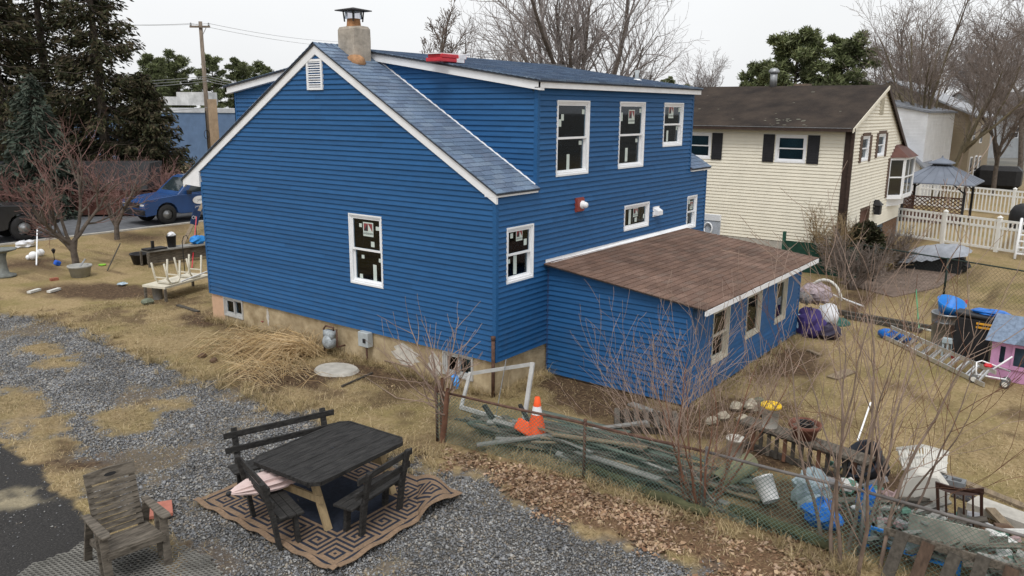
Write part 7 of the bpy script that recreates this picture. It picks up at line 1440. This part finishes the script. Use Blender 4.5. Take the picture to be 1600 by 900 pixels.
# around the ornamental tree
p = G(117, 428)+Vector((-.05, -.5, 0)); t = thing('stone_planter', 'round grey concrete planter at the foot of the ornamental tree', 'planter', p); b = MB(); b.lathe(p, [(0, 0), (.27, 0), (.33, .30), (.36, .30), (.36, .36), (.31, .36), (.27, .2), (0, .2)], 20); b.build('bowl', mat('grey_planter', (.34, .34, .32), .85, .15), t, True); b = MB(); b.beam(p+Vector((0, 0, .3)), p+Vector((.22, .05, .52)), .06, .02); b.build('trowel', STEEL, t)
p = G(8, 432); t = thing('birdbath', 'grey stone birdbath on a slim pedestal', 'birdbath', p); b = MB(); b.lathe(p, [(0, 0), (.32, 0), (.32, .06), (.14, .12), (.10, .3), (.09, .6), (.14, .78), (0, .78)], 18); b.build('pedestal', mat('bath_stone', (.17, .18, .17), .9, .25), t, True); b = MB(); b.lathe(p+Vector((0, 0, .76)), [(.0, .02), (.15, .0), (.40, .08), (.42, .12), (.38, .12), (.0, .05)], 20); b.build('bowl', mat('bath_stone', (.17, .18, .17)), t, True)
for k, (px, py, s) in enumerate(((64, 400, .13), (53, 406, .15), (45, 406, .09))): p = G(px, py); obj1('garden_globe', ['white garden globe leaning on the white stick', 'largest white garden globe on the leaf bed', 'small white garden globe at the end of the row'][k], 'globe', WHITE, p, lambda b: crumple(b, (p.x, p.y, s), s, s, s, 1, 14, 10, 0), 'white garden globes', smooth=True)
lone_board('white stick standing beside the garden globes', G(57, 415), G(62, 387), .04, .03, WHITE, name='white_stake', z=(.02, .75), cat='stake'); p = G(86, 413); obj1('path_light', 'small black solar path light in the lawn', 'path light', BLACK, p, lambda b: [b.tube([p, p+Vector((0, 0, .4))], .012, 6), b.lathe(p+Vector((0, 0, .38)), [(.03, 0), (.07, .12), (.03, .16), (0, .17)], 10)])
p = G(90, 415); obj1('blue_cup', 'blue plastic cup on the lawn', 'cup', mat('cup_blue', (.02, .12, .6), .4), p, lambda b: b.obox((p.x, p.y, .09), (.2, .16, .16), euler(.3, .4, .2)), bevel=.03)
for k, (a, c) in enumerate((((45, 459), (62, 454)), ((76, 458), (93, 453)))): A, B = G(*a), G(*c); lone_board(['white gutter scrap lying on the lawn beside a second one', 'second white gutter scrap lying on the lawn'][k], A, B, .12, .06, WHITE2, name='gutter_scrap', z=(.04, .04), cat='scrap')
p = G(40, 386); obj1('white_bag', 'white plastic bag at the kerb by the black pickup', 'bag', WPL, p, lambda b: crumple(b, (p.x, p.y, .12), .38, .25, .13, 5, 12, 7, .25)); p = G(192, 446); obj1('litter', 'crumpled pale blue wrapper on the front lawn', 'litter', mat('wrapper', (.4, .5, .58), .4, .3), p, lambda b: crumple(b, (p.x, p.y, .05), .14, .1, .05, 5, 9, 6, .3)); p = G(160, 415); obj1('green_disc', 'lime green toy disc on the lawn', 'disc', mat('lime', (.25, .55, .05), .5), p, lambda b: b.lathe((p.x, p.y, .02), [(.12, 0), (.12, .025), (0, .03)], 14))
A, B = G(168, 425), G(190, 402); lone_board('long handled shovel lying on the lawn', A, B, .03, .03, WOODS[4], name='shovel', z=(.05, .5), cat='shovel'); p = G(85, 438); obj1('brick_scrap', 'broken red brick beside the stone planter', 'brick', mat('red_brick', (.30, .11, .07), .9, .2), p, lambda b: b.box(p.x-.12, p.y-.08, 0, p.x+.1, p.y+.05, .08))
# near the foundation: crates and sticks
p = G(247, 467); bucket('galvanised bucket beside the low white table', p, STEEL, 1.0); p = G(231, 475); obj1('dark_stone', 'dark stone on the grass near the low table', 'stone', STG, p, lambda b: crumple(b, (p.x, p.y, .07), .16, .13, .09, 3, 9, 6, .15)); lone_board('weathered plank lying in the grass by the basement window', G(278, 478), G(310, 488), .1, .04, WOODS[4]); lone_board('dark stick lying by the concrete slab', G(534, 605), G(582, 584), .035, .03, WOODS[4], name='stick', cat='stick')
b = MB(); q0 = [G(600, 570)+Z_*.1, G(640, 583)+Z_*.14, G(668, 582)+Z_*.2, G(700, 560)+Z_*.3]; b.tube(q0, [.012, .016, .018, .02], 6); tag(b.build('fallen_branch', GTW, loc=q0[0], smooth=True), 'pale fallen branch arching along the foundation', 'branch'); b = MB(); q0 = [G(570, 590)+Z_*.02, G(620, 625)+Z_*.04, G(690, 640)+Z_*.1, G(700, 630)+Z_*.3]; b.tube(q0, [.005, .008, .009, .008], 6); tag(b.build('fallen_branch', GTW, loc=q0[0], smooth=True), 'thin curved twig arching over the grass to the fence sapling', 'branch')
p = G(425, 512)+Vector((-.1, 0, 0)); obj1('red_plastic', 'faded red plastic sheet half buried in the straw heap', 'sheet', mat('faded_red', (.30, .09, .08), .7, .2), p, lambda b: crumple(b, (p.x, p.y, .22), .22, .34, .10, 7, 11, 7, .2))
for k, (px, py) in enumerate(((316, 558), (334, 566), (375, 538))): p = G(px, py); obj1('brown_stone', 'small brown stone at the edge of the straw heap', 'stone', mat('brown_rock', (.14, .09, .06), .9, .3), p, lambda b: crumple(b, (p.x, p.y, .04), .10, .08, .06, k, 8, 6, .15), 'stones by the straw heap')
